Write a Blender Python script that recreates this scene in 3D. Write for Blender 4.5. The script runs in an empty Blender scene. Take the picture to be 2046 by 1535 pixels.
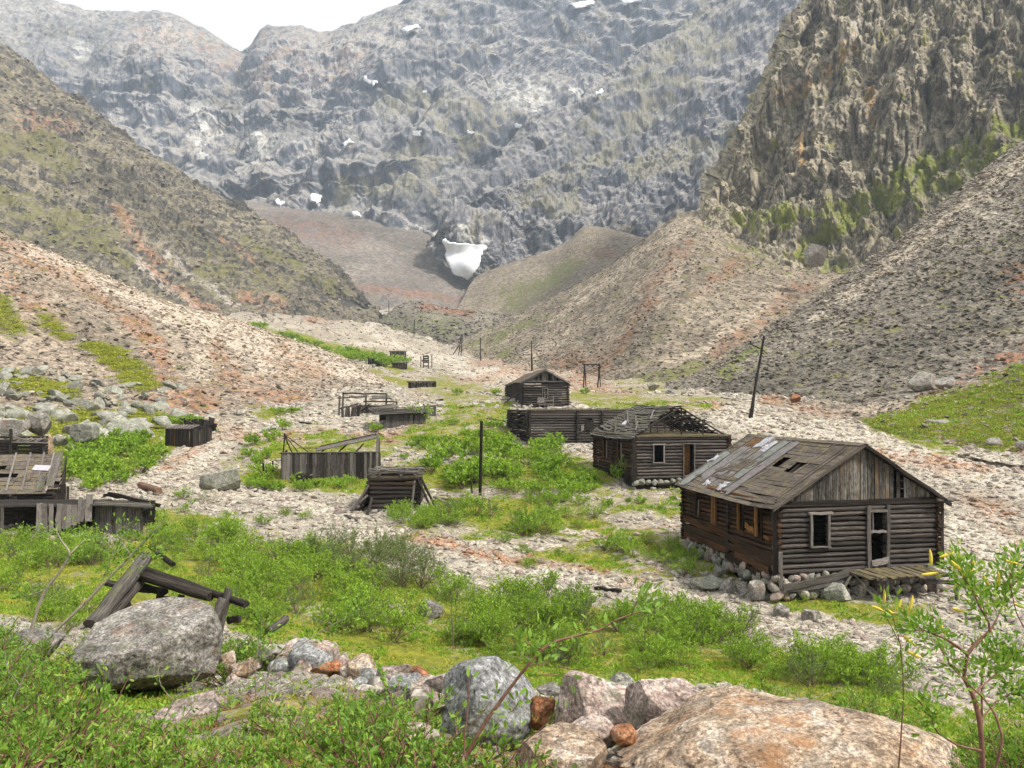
import bpy, math, random
import numpy as np
from mathutils import Matrix, Vector, Euler

random.seed(7)
RNG = np.random.default_rng(7)
SC = bpy.context.scene
COL = SC.collection

# ------------------------------------------------------------------ camera
FOC = 1700.0                      # focal length in pixels of a 2046 wide picture
PITCH = math.atan(27.5 / FOC)     # the eye level lies a little below the middle
cam_data = bpy.data.cameras.new('camera')
cam_data.sensor_width = 36.0
cam_data.lens = 36.0 * FOC / 2046.0
cam_data.clip_start = 0.1
cam_data.clip_end = 20000
cam = bpy.data.objects.new('camera', cam_data)
cam.rotation_euler = (math.pi / 2 + PITCH, 0, 0)
COL.objects.link(cam)
SC.camera = cam

# ------------------------------------------------------------------ sky and sun
SUN_EL, SUN_AZ = math.radians(50), math.radians(118)   # azimuth from north (+Y) clockwise
world = bpy.data.worlds.new('World')
SC.world = world
world.use_nodes = True
wn = world.node_tree.nodes; wl = world.node_tree.links
wn.clear()
w_out = wn.new('ShaderNodeOutputWorld'); w_bg = wn.new('ShaderNodeBackground')
w_sky = wn.new('ShaderNodeTexSky'); w_sky.sky_type = 'NISHITA'; w_sky.sun_disc = False
w_sky.sun_elevation = SUN_EL; w_sky.sun_rotation = SUN_AZ; w_sky.altitude = 900
w_mix = wn.new('ShaderNodeMix'); w_mix.data_type = 'RGBA'
w_mix.inputs[0].default_value = 0.93
w_mix.inputs[7].default_value = (9.9, 10.0, 10.2, 1)      # thin bright cloud over the whole sky
wl.new(w_sky.outputs[0], w_mix.inputs[6])
wl.new(w_mix.outputs[2], w_bg.inputs[0])
w_bg.inputs[1].default_value = 0.085
wl.new(w_bg.outputs[0], w_out.inputs[0])

sun_data = bpy.data.lights.new('sun', 'SUN')
sun_data.energy = 4.5
sun_data.angle = math.radians(7)
sun_data.color = (1.0, 0.955, 0.88)
sun = bpy.data.objects.new('sun', sun_data)
sdir = Vector((math.sin(SUN_AZ) * math.cos(SUN_EL), math.cos(SUN_AZ) * math.cos(SUN_EL), math.sin(SUN_EL)))
sun.rotation_euler = sdir.to_track_quat('Z', 'Y').to_euler()
COL.objects.link(sun)

SC.view_settings.view_transform = 'Standard'
SC.view_settings.look = 'None'
SC.view_settings.exposure = 0.5
SC.view_settings.gamma = 1.0
SC.view_settings.use_curve_mapping = False
SC.render.engine = 'CYCLES'
SC.cycles.use_denoising = True
SC.cycles.adaptive_threshold = 0.03
SC.cycles.max_bounces = 5
SC.cycles.diffuse_bounces = 2
SC.cycles.glossy_bounces = 1
SC.cycles.transmission_bounces = 2
SC.cycles.volume_bounces = 2
SC.cycles.transparent_max_bounces = 4
SC.cycles.caustics_reflective = False
SC.cycles.caustics_refractive = False

# ------------------------------------------------------------------ picture <-> place
CP, SP = math.cos(PITCH), math.sin(PITCH)
def P(px, py, d):
    """the point at distance d (metres forward) that the photo shows at (px, py)"""
    px = np.asarray(px, float); py = np.asarray(py, float); d = np.asarray(d, float)
    u = (px - 1023) / FOC; v = (767.5 - py) / FOC
    s = d / (CP - v * SP)
    return np.stack([u * s, d + 0 * u, s * (SP + v * CP)], -1)
def to_px(p):
    p = np.asarray(p, float)
    dep = np.maximum(p[..., 1] * CP + p[..., 2] * SP, 0.05)
    up = p[..., 2] * CP - p[..., 1] * SP
    return 1023 + FOC * p[..., 0] / dep, 767.5 - FOC * up / dep

# ------------------------------------------------------------------ noise
_H = np.random.default_rng(11).integers(0, 2**31 - 1, 4096)
_G = np.random.default_rng(12).normal(size=(4096, 3)); _G /= np.linalg.norm(_G, axis=1)[:, None]
def pnoise(p):
    i = np.floor(p).astype(np.int64); f = p - i
    w = f * f * f * (f * (f * 6 - 15) + 10)
    out = 0
    for dx in (0, 1):
        wx = w[..., 0] if dx else 1 - w[..., 0]
        for dy in (0, 1):
            wy = w[..., 1] if dy else 1 - w[..., 1]
            for dz in (0, 1):
                wz = w[..., 2] if dz else 1 - w[..., 2]
                h = _H[(i[..., 0] + dx) & 4095]
                h = _H[(h + i[..., 1] + dy) & 4095]
                h = (h + (i[..., 2] + dz) * 7919) & 4095
                g = _G[h]
                out = out + wx * wy * wz * (g[..., 0] * (f[..., 0] - dx) + g[..., 1] * (f[..., 1] - dy) + g[..., 2] * (f[..., 2] - dz))
    return out * 1.5
def fbm(p, freq, octv=4, ridged=False, gain=0.5, lac=2.1, stretch=(1, 1, 1), seed=0.0):
    q = np.asarray(p, float) * np.array(stretch) * freq + seed * 17.31
    a, s, tot = 1.0, 0, 0
    for k in range(octv):
        n = pnoise(q + k * 5.7)
        if ridged: n = 1 - 2 * np.abs(n)
        s = s + a * n; tot += a
        a *= gain; q = q * lac
    return s / tot
def smooth(x): x = np.clip(x, 0, 1); return x * x * (3 - 2 * x)

def stroke(px, py, pts, sq=2.0, soft=0.5):
    """0..1 mask along a polyline given as (px, py, radius); vertical distances count sq times"""
    best = np.zeros_like(px)
    if len(pts) == 1: pts = pts + pts
    for (x0, y0, r0), (x1, y1, r1) in zip(pts[:-1], pts[1:]):
        dx, dy = x1 - x0, (y1 - y0) * sq
        L = dx * dx + dy * dy + 1e-9
        t = np.clip(((px - x0) * dx + (py - y0) * sq * dy) / L, 0, 1)
        dd = np.hypot(px - x0 - t * dx, (py - y0) * sq - t * dy)
        r = r0 + (r1 - r0) * t
        best = np.maximum(best, smooth((1.35 - dd / r) / 1.15))
    return best
def ragged(px, py):
    q = np.stack([px / 70, py / 38, 0 * px], -1)
    return px + 38 * fbm(q, 1.0, 5, seed=61, gain=0.62), py + 17 * fbm(q, 1.0, 5, seed=62, gain=0.62)
def masks(p, spec, sq=2.0):
    px, py = ragged(*to_px(p))
    out = {}
    for name, lst in spec.items():
        m = np.zeros(px.shape)
        for s in lst:
            w = 1.0
            if isinstance(s, tuple) and isinstance(s[0], float): w, s = s
            m = np.maximum(m, w * stroke(px, py, s, sq))
        out[name] = m
    return out

# ------------------------------------------------------------------ objects
def tag(o, label=None, cat=None, group=None, kind=None):
    if label: o['label'] = label
    if cat: o['category'] = cat
    if group: o['group'] = group
    if kind: o['kind'] = kind
    return o
def mesh_np(name, verts, faces, smooth_shade=True):
    """faces: (n,3) or (n,4) int array"""
    me = bpy.data.meshes.new(name)
    verts = np.asarray(verts, np.float32).reshape(-1, 3); faces = np.asarray(faces, np.int32)
    n, k = faces.shape
    me.vertices.add(len(verts)); me.vertices.foreach_set('co', verts.ravel())
    me.loops.add(n * k); me.loops.foreach_set('vertex_index', faces.ravel())
    me.polygons.add(n)
    me.polygons.foreach_set('loop_start', np.arange(0, n * k, k, dtype=np.int32))
    me.polygons.foreach_set('loop_total', np.full(n, k, np.int32))
    me.polygons.foreach_set('use_smooth', np.full(n, smooth_shade))
    me.update(calc_edges=True)
    return me
def link(name, me, mat=None, parent=None, M=None):
    o = bpy.data.objects.new(name, me)
    if mat is not None:
        if not me.materials: me.materials.append(mat)
        elif me.materials[0] is not mat:
            o.material_slots[0].link = 'OBJECT'; o.material_slots[0].material = mat
    COL.objects.link(o)
    if parent is not None: o.parent = parent
    if M is not None:
        if parent is not None:
            off = world_of(parent)
            M = off.inverted() @ M
        o.matrix_local = M
    return o
_W = {}
def world_of(o):
    if o.name in _W: return _W[o.name]
    m = o.matrix_local.copy()
    if o.parent is not None: m = world_of(o.parent) @ m
    return m
def thing(name, loc, label, cat, group=None):
    o = bpy.data.objects.new(name, None); o.empty_display_size = 0.2
    COL.objects.link(o); o.location = Vector([float(c) for c in loc])
    _W[o.name] = Matrix.Translation(o.location)
    tag(o, label, cat, group)
    return o
def set_attr(me, name, vals):
    a = me.attributes.new(name, 'FLOAT', 'POINT')
    a.data.foreach_set('value', np.asarray(vals, np.float32).ravel())
# ------------------------------------------------------------------ materials
class NT:
    def __init__(s, name, rough=0.9, spec=0.2):
        s.m = bpy.data.materials.new(name); s.m.use_nodes = True
        s.t = s.m.node_tree; s.t.nodes.clear()
        s.out = s.n('ShaderNodeOutputMaterial'); s.b = s.n('ShaderNodeBsdfPrincipled')
        s.b.inputs['Roughness'].default_value = rough
        s.b.inputs['Specular IOR Level'].default_value = spec
        s.l(s.b.outputs[0], s.out.inputs[0])
    def n(s, t): return s.t.nodes.new(t)
    def l(s, a, b): s.t.links.new(a, b)
    def put(s, sock, v):
        if isinstance(v, bpy.types.NodeSocket): s.l(v, sock)
        elif isinstance(v, (tuple, list)) and len(v) == 3 and sock.type == 'RGBA': sock.default_value = (*v, 1)
        else: sock.default_value = v
    def pos(s, world=True):
        if world: return s.n('ShaderNodeNewGeometry').outputs['Position']
        return s.n('ShaderNodeTexCoord').outputs['Object']
    def mapv(s, v, scale=(1, 1, 1), rot=(0, 0, 0), loc=(0, 0, 0)):
        m = s.n('ShaderNodeMapping'); s.l(v, m.inputs[0])
        s.put(m.inputs['Location'], loc); m.inputs['Rotation'].default_value = rot; m.inputs['Scale'].default_value = scale
        return m.outputs[0]
    def noise(s, v, scale, detail=4, rough=0.55, dist=0.0, color=False):
        t = s.n('ShaderNodeTexNoise'); s.l(v, t.inputs['Vector'])
        t.inputs['Scale'].default_value = scale; t.inputs['Detail'].default_value = detail
        t.inputs['Roughness'].default_value = rough; t.inputs['Distortion'].default_value = dist
        return t.outputs[1 if color else 0]
    def vor(s, v, scale, out='Color', feature='F1', rand=1.0):
        t = s.n('ShaderNodeTexVoronoi'); t.feature = feature; s.l(v, t.inputs['Vector'])
        t.inputs['Scale'].default_value = scale; t.inputs['Randomness'].default_value = rand
        return t.outputs[out]
    def math(s, op, a, b=0.0, c=0.0, clamp=False):
        t = s.n('ShaderNodeMath'); t.operation = op; t.use_clamp = clamp
        s.put(t.inputs[0], a); s.put(t.inputs[1], b); s.put(t.inputs[2], c)
        return t.outputs[0]
    def rng(s, v, a, b, c=0.0, d=1.0):
        t = s.n('ShaderNodeMapRange'); t.clamp = True; s.put(t.inputs[0], v)
        t.inputs[1].default_value = a; t.inputs[2].default_value = b
        t.inputs[3].default_value = c; t.inputs[4].default_value = d
        return t.outputs[0]
    def mix(s, f, a, b, mode='MIX'):
        t = s.n('ShaderNodeMix'); t.data_type = 'RGBA'; t.blend_type = mode; t.clamp_factor = True
        s.put(t.inputs[0], f); s.put(t.inputs[6], a); s.put(t.inputs[7], b)
        return t.outputs[2]
    def ramp(s, v, stops, interp='LINEAR'):
        t = s.n('ShaderNodeValToRGB'); s.l(v, t.inputs[0]); t.color_ramp.interpolation = interp
        e = t.color_ramp.elements
        while len(e) < len(stops): e.new(0.5)
        for k, (p, c) in enumerate(stops): e[k].position = p; e[k].color = (*c, 1)
        return t.outputs[0]
    def attr(s, name):
        t = s.n('ShaderNodeAttribute'); t.attribute_name = name; return t.outputs['Fac']
    def sepx(s, v, i=0):
        t = s.n('ShaderNodeSeparateXYZ'); s.l(v, t.inputs[0]); return t.outputs[i]
    def nz(s): return s.sepx(s.n('ShaderNodeNewGeometry').outputs['Normal'], 2)
    def rnd(s): return s.n('ShaderNodeObjectInfo').outputs['Random']
    def island(s): return s.n('ShaderNodeNewGeometry').outputs['Random Per Island']
    def bump(s, h, strength=0.5, dist=0.1, prev=None):
        t = s.n('ShaderNodeBump'); s.l(h, t.inputs['Height'])
        t.inputs['Strength'].default_value = strength; t.inputs['Distance'].default_value = dist
        if prev is not None: s.l(prev, t.inputs['Normal'])
        return t.outputs[0]
    def done(s, col, normal=None):
        s.put(s.b.inputs['Base Color'], col)
        if normal is not None: s.l(normal, s.b.inputs['Normal'])
        return s.m

def terrain_mat(name, stops, s_big, s_stone, stone_amp=0.5, bump_d=0.3, steep=None, veg=(0.10, 0.13, 0.035), veg2=(0.2, 0.2, 0.05),
                rustc=(0.24, 0.10, 0.055), palec=(0.46, 0.41, 0.36), flat_veg=0.0, streak=None, fine=None, greenk=1.0, squash=1.0, palek=0.75, greenn=1.5, gcut=0.5):
    T = NT(name, 0.95, 0.1)
    p = T.pos()
    ps = T.mapv(p, (1, 1, squash)) if squash != 1.0 else p
    n1 = T.noise(p, s_big, 8, 0.62)
    col = T.ramp(n1, stops)
    warp = T.noise(p, s_stone * 0.5, 3, 0.5)
    if streak:       # vertical water streaks and clefts of the rock
        k = T.noise(T.mapv(p, streak), 1.0, 7, 0.68, 0.4)
        col = T.mix(T.rng(k, 0.42, 0.50), T.mix(1.0, col, (0.62, 0.62, 0.64), 'MULTIPLY'), col)
        k2 = T.noise(T.mapv(p, tuple(c * 1.9 for c in streak), loc=(40, 3, 9)), 1.0, 5, 0.65)
        col = T.mix(T.rng(k2, 0.58, 0.66, 0, 0.45), col, (0.42, 0.385, 0.32))
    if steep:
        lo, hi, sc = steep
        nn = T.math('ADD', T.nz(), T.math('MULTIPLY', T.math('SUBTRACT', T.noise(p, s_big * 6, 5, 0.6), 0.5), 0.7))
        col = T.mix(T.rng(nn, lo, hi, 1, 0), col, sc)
    if flat_veg:
        nn = T.math('ADD', T.nz(), T.math('MULTIPLY', T.math('SUBTRACT', T.noise(p, s_big * 5, 6, 0.65), 0.5), 1.2))
        col = T.mix(T.rng(nn, 0.55, 0.75, 0, flat_veg), col, T.mix(T.noise(p, s_big * 3, 3), veg, veg2))
    vc = T.vor(ps, s_stone); vc2 = T.vor(ps, s_stone * 2.7)
    b1 = T.sepx(vc, 0); b2 = T.sepx(vc2, 1)
    bb = T.math('ADD', T.math('MULTIPLY', b1, 0.6), T.math('MULTIPLY', b2, 0.4))
    stonecol = T.mix(1.0, col, T.ramp(bb, [(0.15, (1 - stone_amp,) * 3), (0.5, (1, 1, 1)), (0.9, (1 + stone_amp * 1.1, 1 + stone_amp, 1 + stone_amp * 0.9))]), 'MULTIPLY')
    nb = T.noise(p, s_stone * 0.35, 6, 0.7)
    n2 = T.noise(p, s_big * 4, 8, 0.7)
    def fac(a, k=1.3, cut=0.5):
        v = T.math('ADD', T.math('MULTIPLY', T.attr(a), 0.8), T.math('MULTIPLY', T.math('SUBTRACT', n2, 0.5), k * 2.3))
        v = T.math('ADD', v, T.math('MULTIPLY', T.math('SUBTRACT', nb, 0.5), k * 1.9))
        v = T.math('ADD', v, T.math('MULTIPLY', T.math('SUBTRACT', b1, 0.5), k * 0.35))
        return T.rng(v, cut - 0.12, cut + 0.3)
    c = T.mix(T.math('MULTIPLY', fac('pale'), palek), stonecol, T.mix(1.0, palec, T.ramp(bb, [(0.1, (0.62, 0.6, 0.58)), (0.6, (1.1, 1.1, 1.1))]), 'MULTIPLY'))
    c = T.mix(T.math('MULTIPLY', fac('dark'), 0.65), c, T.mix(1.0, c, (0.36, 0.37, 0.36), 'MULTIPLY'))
    c = T.mix(T.math('MULTIPLY', fac('rust'), 0.72), c, T.mix(1.0, rustc, T.ramp(bb, [(0.1, (0.6, 0.6, 0.6)), (0.8, (1.4, 1.4, 1.4))]), 'MULTIPLY'))
    vn = T.noise(p, s_stone * 0.8, 5, 0.7)
    gc = T.mix(T.rng(vn, 0.3, 0.7), veg, veg2)
    c = T.mix(T.math('MULTIPLY', fac('green', greenn, gcut), greenk), c, gc)
    hgt = T.vor(ps, s_stone, 'Distance'); hg2 = T.vor(ps, s_stone * 2.7, 'Distance')
    nrm = T.bump(hgt, 0.9, bump_d)
    nrm = T.bump(hg2, 0.7, bump_d * 0.4, nrm)
    nrm = T.bump(T.noise(p, s_stone * 0.5, 6, 0.7), 0.7, bump_d * 1.5, nrm)
    return T.done(c, nrm)

def wood_mat(name, c0, c1, light=0.35, scale=1.0, warm=None, moss=None):
    T = NT(name, 0.92, 0.12)
    p = T.pos(False)
    r = T.rnd()
    off = T.n('ShaderNodeCombineXYZ'); T.l(T.math('MULTIPLY', r, 37.0), off.inputs[0]); T.l(T.math('MULTIPLY', r, 91.0), off.inputs[1])
    m = T.n('ShaderNodeMapping'); T.l(p, m.inputs[0]); T.l(off.outputs[0], m.inputs[1]); m.inputs[3].default_value = (2.2 * scale, 5, 5)
    v = m.outputs[0]
    n = T.noise(v, 1.6, 7, 0.65, 0.6)
    col = T.mix(T.rng(n, 0.35, 0.68), c0, c1)
    m2 = T.mapv(v, (0.35, 6, 6))
    g = T.noise(m2, 1.0, 5, 0.6)
    col = T.mix(T.rng(g, 0.42, 0.6), T.mix(1.0, col, (0.45, 0.43, 0.42), 'MULTIPLY'), col)
    br = T.rng(r, 0, 1, 1 - light, 1 + light)
    bc = T.n('ShaderNodeCombineColor')
    for i in range(3): T.l(br, bc.inputs[i])
    col = T.mix(1.0, col, bc.outputs[0], 'MULTIPLY')
    if warm:
        col = T.mix(T.math('MULTIPLY', T.rng(T.math('FRACT', T.math('MULTIPLY', r, 7.13)), 0.6, 0.85), T.rng(T.noise(v, 0.7, 3), 0.42, 0.6)), col, warm)
    if moss:
        col = T.mix(T.math('MULTIPLY', T.rng(T.nz(), 0.5, 0.9), T.rng(T.noise(T.pos(), 2.2, 5, 0.7), 0.48, 0.62, 0, 0.75)), col, moss)
    nrm = T.bump(g, 0.6, 0.012)
    return T.done(col, nrm)

def rock_mat(name, cols, inst=False, **kw0):
    return _rock(name, cols, inst, **kw0)
def _rock(name, cols, inst, spot=(0.30, 0.14, 0.07), spot_amt=0.35, grain=22.0, lichen=(0.2, 0.21, 0.13), bump=0.02, world=False):
    T = NT(name, 0.93, 0.15)
    p = T.pos(world)
    r = T.rnd()
    off = T.n('ShaderNodeCombineXYZ'); T.l(T.math('MULTIPLY', r, 53.0), off.inputs[0]); T.l(T.math('MULTIPLY', r, 17.0), off.inputs[2])
    m = T.n('ShaderNodeMapping'); T.l(p, m.inputs[0]); T.l(off.outputs[0], m.inputs[1])
    v = m.outputs[0]
    n = T.noise(v, 2.3, 9, 0.7, 0.3)
    col = T.ramp(n, [(0.32, cols[0]), (0.5, cols[1]), (0.68, cols[2])])
    g = T.noise(v, grain, 4, 0.75)
    g2 = T.vor(v, grain * 1.7)
    col = T.mix(1.0, col, T.ramp(T.noise(v, grain * .38, 6, 0.7), [(0.34, (0.5, 0.49, 0.48)), (0.5, (1, 1, 1)), (0.64, (1.35, 1.32, 1.28))]), 'MULTIPLY')
    col = T.mix(1.0, col, T.ramp(g, [(0.36, (0.42, 0.41, 0.4)), (0.52, (1, 1, 1)), (0.66, (1.45, 1.42, 1.38))]), 'MULTIPLY')
    col = T.mix(0.5, col, T.mix(1.0, col, T.ramp(T.sepx(g2, 0), [(0.1, (0.45,) * 3), (0.9, (1.5,) * 3)]), 'MULTIPLY'))
    col = T.mix(T.rng(T.noise(T.mapv(v, loc=(7, 3, 1)), 1.7, 7, 0.7), 0.54, 0.64, 0, spot_amt), col, spot)
    col = T.mix(T.rng(T.noise(T.mapv(v, loc=(1, 9, 4)), 3.1, 8, 0.75), 0.52, 0.62, 0, 0.5), col, lichen)
    if inst:
        at = T.n('ShaderNodeAttribute'); at.attribute_type = 'INSTANCER'; at.attribute_name = 'tone'
        sp = T.n('ShaderNodeSeparateXYZ'); T.l(at.outputs['Vector'], sp.inputs[0])
        col = T.mix(sp.outputs[0], col, T.mix(1.0, col, (0.88, 0.54, 0.38), 'MULTIPLY'))
        col = T.mix(sp.outputs[1], col, T.mix(1.0, col, (1.6, 1.5, 1.38), 'MULTIPLY'))
        col = T.mix(sp.outputs[2], col, T.mix(1.0, col, (0.52, 0.54, 0.54), 'MULTIPLY'))
    br = T.rng(r, 0, 1, 0.78, 1.2)
    bc = T.n('ShaderNodeCombineColor')
    for i in range(3): T.l(br, bc.inputs[i])
    col = T.mix(1.0, col, bc.outputs[0], 'MULTIPLY')
    nrm = T.bump(g, 0.8, bump)
    nrm = T.bump(T.noise(v, 5, 8, 0.7), 0.8, bump * 3.0, nrm)
    return T.done(col, nrm)

def leaf_mat(name, stops, trans=0.35, spread=0.25):
    T = NT(name, 0.55, 0.3)
    r = T.island(); orr = T.rnd()
    x = T.math('ADD', T.math('MULTIPLY', r, 1 - spread), T.math('MULTIPLY', orr, spread))
    col = T.ramp(x, stops)
    tr = T.n('ShaderNodeBsdfTranslucent'); T.l(T.mix(1.0, col, (1.15, 1.25, 0.6), 'MULTIPLY'), tr.inputs[0])
    T.put(T.b.inputs['Base Color'], col)
    ms = T.n('ShaderNodeMixShader'); ms.inputs[0].default_value = trans
    T.l(T.b.outputs[0], ms.inputs[1]); T.l(tr.outputs[0], ms.inputs[2]); T.l(ms.outputs[0], T.out.inputs[0])
    return T.m

def plain(name, c, rough=0.8, spec=0.2, nscale=6.0, amp=0.25, world=False):
    T = NT(name, rough, spec)
    n = T.noise(T.pos(world), nscale, 6, 0.65)
    return T.done(T.mix(T.rng(n, 0.35, 0.65), tuple(k * (1 - amp) for k in c), tuple(min(k * (1 + amp), .95) for k in c)), T.bump(n, 0.4, 0.02))

M_FLOOR = terrain_mat('gravel_flat', [(0.3, (0.25, 0.205, 0.155)), (0.5, (0.335, 0.29, 0.23)), (0.7, (0.42, 0.37, 0.30))], 0.09, 3.2, 0.45, 0.10,
                      veg=(0.10, 0.125, 0.02), veg2=(0.27, 0.25, 0.035), rustc=(0.24, 0.115, 0.065), palec=(0.50, 0.45, 0.375), palek=0.9, greenn=0.9, gcut=0.33)
M_LOBE = terrain_mat('scree_rust', [(0.3, (0.19, 0.145, 0.11)), (0.5, (0.28, 0.225, 0.17)), (0.7, (0.38, 0.315, 0.245))], 0.05, 1.5, 0.55, 0.25,
                     veg=(0.10, 0.12, 0.03), veg2=(0.2, 0.2, 0.05), rustc=(0.27, 0.125, 0.065), palec=(0.55, 0.47, 0.38))
M_CONE = terrain_mat('scree_grey', [(0.3, (0.135, 0.12, 0.095)), (0.5, (0.20, 0.175, 0.14)), (0.7, (0.27, 0.235, 0.185))], 0.05, 1.2, 0.6, 0.3,
                     veg=(0.10, 0.13, 0.03), veg2=(0.19, 0.2, 0.06), rustc=(0.27, 0.10, 0.05), palec=(0.47, 0.40, 0.31))
M_CONE_FAR = terrain_mat('scree_far', [(0.3, (0.165, 0.135, 0.10)), (0.5, (0.23, 0.19, 0.14)), (0.7, (0.29, 0.24, 0.18))], 0.03, 0.6, 0.5, 0.5,
                         veg=(0.11, 0.125, 0.045), veg2=(0.2, 0.19, 0.07), rustc=(0.20, 0.10, 0.06), palec=(0.45, 0.37, 0.28))
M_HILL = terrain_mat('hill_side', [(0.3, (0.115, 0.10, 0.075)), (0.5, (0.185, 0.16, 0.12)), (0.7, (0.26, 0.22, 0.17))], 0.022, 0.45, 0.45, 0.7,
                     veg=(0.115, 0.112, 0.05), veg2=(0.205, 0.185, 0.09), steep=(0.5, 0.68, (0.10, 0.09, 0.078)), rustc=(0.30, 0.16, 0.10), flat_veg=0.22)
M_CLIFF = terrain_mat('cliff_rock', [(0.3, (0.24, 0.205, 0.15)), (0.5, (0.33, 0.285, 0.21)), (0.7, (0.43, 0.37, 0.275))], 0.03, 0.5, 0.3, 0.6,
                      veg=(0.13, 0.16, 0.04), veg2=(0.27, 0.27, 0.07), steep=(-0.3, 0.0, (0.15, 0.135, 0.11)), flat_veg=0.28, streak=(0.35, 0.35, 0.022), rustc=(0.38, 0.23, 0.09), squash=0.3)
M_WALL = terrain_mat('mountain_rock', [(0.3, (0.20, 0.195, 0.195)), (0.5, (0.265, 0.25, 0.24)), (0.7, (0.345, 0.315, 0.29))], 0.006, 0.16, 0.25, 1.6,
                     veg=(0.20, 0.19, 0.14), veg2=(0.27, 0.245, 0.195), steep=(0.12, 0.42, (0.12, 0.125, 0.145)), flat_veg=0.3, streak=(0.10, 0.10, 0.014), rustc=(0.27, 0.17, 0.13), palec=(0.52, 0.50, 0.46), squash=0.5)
M_BASIN = terrain_mat('scree_dark', [(0.3, (0.13, 0.115, 0.10)), (0.5, (0.18, 0.155, 0.135)), (0.7, (0.24, 0.205, 0.175))], 0.02, 0.4, 0.4, 0.6,
                      veg=(0.13, 0.13, 0.06), veg2=(0.2, 0.18, 0.09), rustc=(0.22, 0.11, 0.08), palec=(0.33, 0.29, 0.24))
M_SNOW = plain('snow', (0.74, 0.74, 0.74), 0.8, 0.1, 0.12, 0.14, True)
# ------------------------------------------------------------------ terrain
def cr_interp(tab, X, Y):
    """Catmull-Rom through a table at fractional indices X (columns), Y (rows)"""
    tab = np.asarray(tab, float); R, C = tab.shape[:2]
    def w4(t): return [(-t + 2*t*t - t**3)/2, (2 - 5*t*t + 3*t**3)/2, (t + 4*t*t - 3*t**3)/2, (-t*t + t**3)/2]
    xi = np.clip(np.floor(X).astype(int), 0, C - 2); yi = np.clip(np.floor(Y).astype(int), 0, R - 2)
    wx = w4(X - xi); wy = w4(Y - yi)
    out = 0
    for a in range(4):
        ya = np.clip(yi + a - 1, 0, R - 1)
        for b in range(4):
            xb = np.clip(xi + b - 1, 0, C - 1)
            w = wy[a] * wx[b]
            out = out + (w[..., None] if tab.ndim == 3 else w) * tab[ya, xb]
    return out

F_PX = np.array([-2200, -900, 0, 300, 600, 1000, 1400, 1800, 2046, 2900, 4200], float)
F_D = np.array([1.2, 3, 5, 7, 9, 11, 14, 18, 24, 30, 36, 45, 61, 78, 95, 115, 150, 200, 300, 400, 520, 720, 1000], float)
_b = [-1.55, -1.75, -2.3, -3.05, -3.75, -4.6, -5.8, -7.0, -7.9, -8.15, -7.95, -7.25, -5.75, -3.7, -1.2, 0.4, 2.4, 5.5, 13, 22, 38, 80, 130]
_l6 = [-1.55, -1.75, -2.15, -2.6, -3.0, -3.6, -4.9, -6.2, -7.2, -7.5, -7.5, -7.0, -5.7, -3.8, -1.6, 0.4, 3.0, 9, 21, 37, 52, 88, 130]
_l3 = [-1.55, -1.75, -2.2, -2.75, -3.3, -3.95, -4.6, -5.2, -6.2, -6.9, -7.05, -6.8, -5.6, -3.8, -1.4, 1.0, 5, 12, 26, 42, 60, 95, 140]
_l0 = [-1.55, -1.75, -2.15, -2.6, -3.0, -3.5, -4.2, -4.9, -5.9, -6.6, -6.85, -6.6, -5.0, -2.6, -0.4, 2.0, 6, 14, 30, 50, 70, 100, 150]
_lm = [-1.5, -1.7, -2.0, -2.4, -2.7, -3.0, -3.5, -4.2, -5.2, -5.8, -6.0, -5.5, -3.0, 0.5, 3, 6, 12, 24, 45, 70, 95, 130, 170]
_r2 = [-1.55, -1.8, -2.4, -3.2, -4.2, -5.3, -6.6, -7.5, -8.1, -8.3, -8.1, -7.3, -5.4, -3.4, -1.0, 1.0, 4, 9, 18, 30, 50, 90, 140]
_r3 = [-1.5, -1.8, -2.4, -3.2, -4.0, -4.9, -6.2, -7.1, -7.6, -7.6, -7.2, -6.2, -3.6, -1.0, 2, 4, 8, 15, 27, 45, 65, 110, 160]
_r4 = [-1.5, -1.7, -2.2, -2.9, -3.5, -4.2, -5.2, -6.0, -6.2, -6.0, -5.4, -4.0, -0.6, 3.0, 7, 10, 16, 26, 44, 64, 90, 140, 190]
F_TAB = np.array([_lm, _lm, _l0, _l3, _l6, _b, _b, _b, _r2, _r3, _r4]).T
def ground_z(x, y, detail=True):
    x = np.asarray(x, float); y = np.maximum(np.asarray(y, float), 1.2)
    px = 1023 + FOC * x / y
    X = np.interp(px, F_PX, np.arange(len(F_PX))); Y = np.interp(np.log(y), np.log(F_D), np.arange(len(F_D)))
    z = cr_interp(F_TAB, X, Y)
    # the bank of the stream and small swells
    p = np.stack([x, y, 0 * x], -1)
    amp = np.interp(y, [0, 8, 20, 60, 200, 700], [0.10, 0.16, 0.28, 0.45, 1.6, 6.0])
    z = z + amp * fbm(p, 0.085, 3, seed=1)
    if detail:
        z = z + np.minimum(amp, 0.5) * 0.35 * fbm(p, 0.6, 4, seed=2)
    return z
def hit(px, py, d0=3.0, d1=900.0):
    """where the line of sight through (px, py) first meets the valley floor"""
    d = np.exp(np.linspace(math.log(d0), math.log(d1), 900))
    q = P(np.full_like(d, px), np.full_like(d, py), d)
    g = ground_z(q[:, 0], q[:, 1], False)
    k = np.argmax(q[:, 2] < g)
    if not (q[:, 2] < g).any(): k = len(d) - 1
    return np.array([q[k, 0], q[k, 1], g[k]])
def on(px, d, dz=0.0):
    x = (px - 1023) / FOC * d
    return np.array([x, d, float(ground_z(x, d, False)) + dz])

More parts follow.
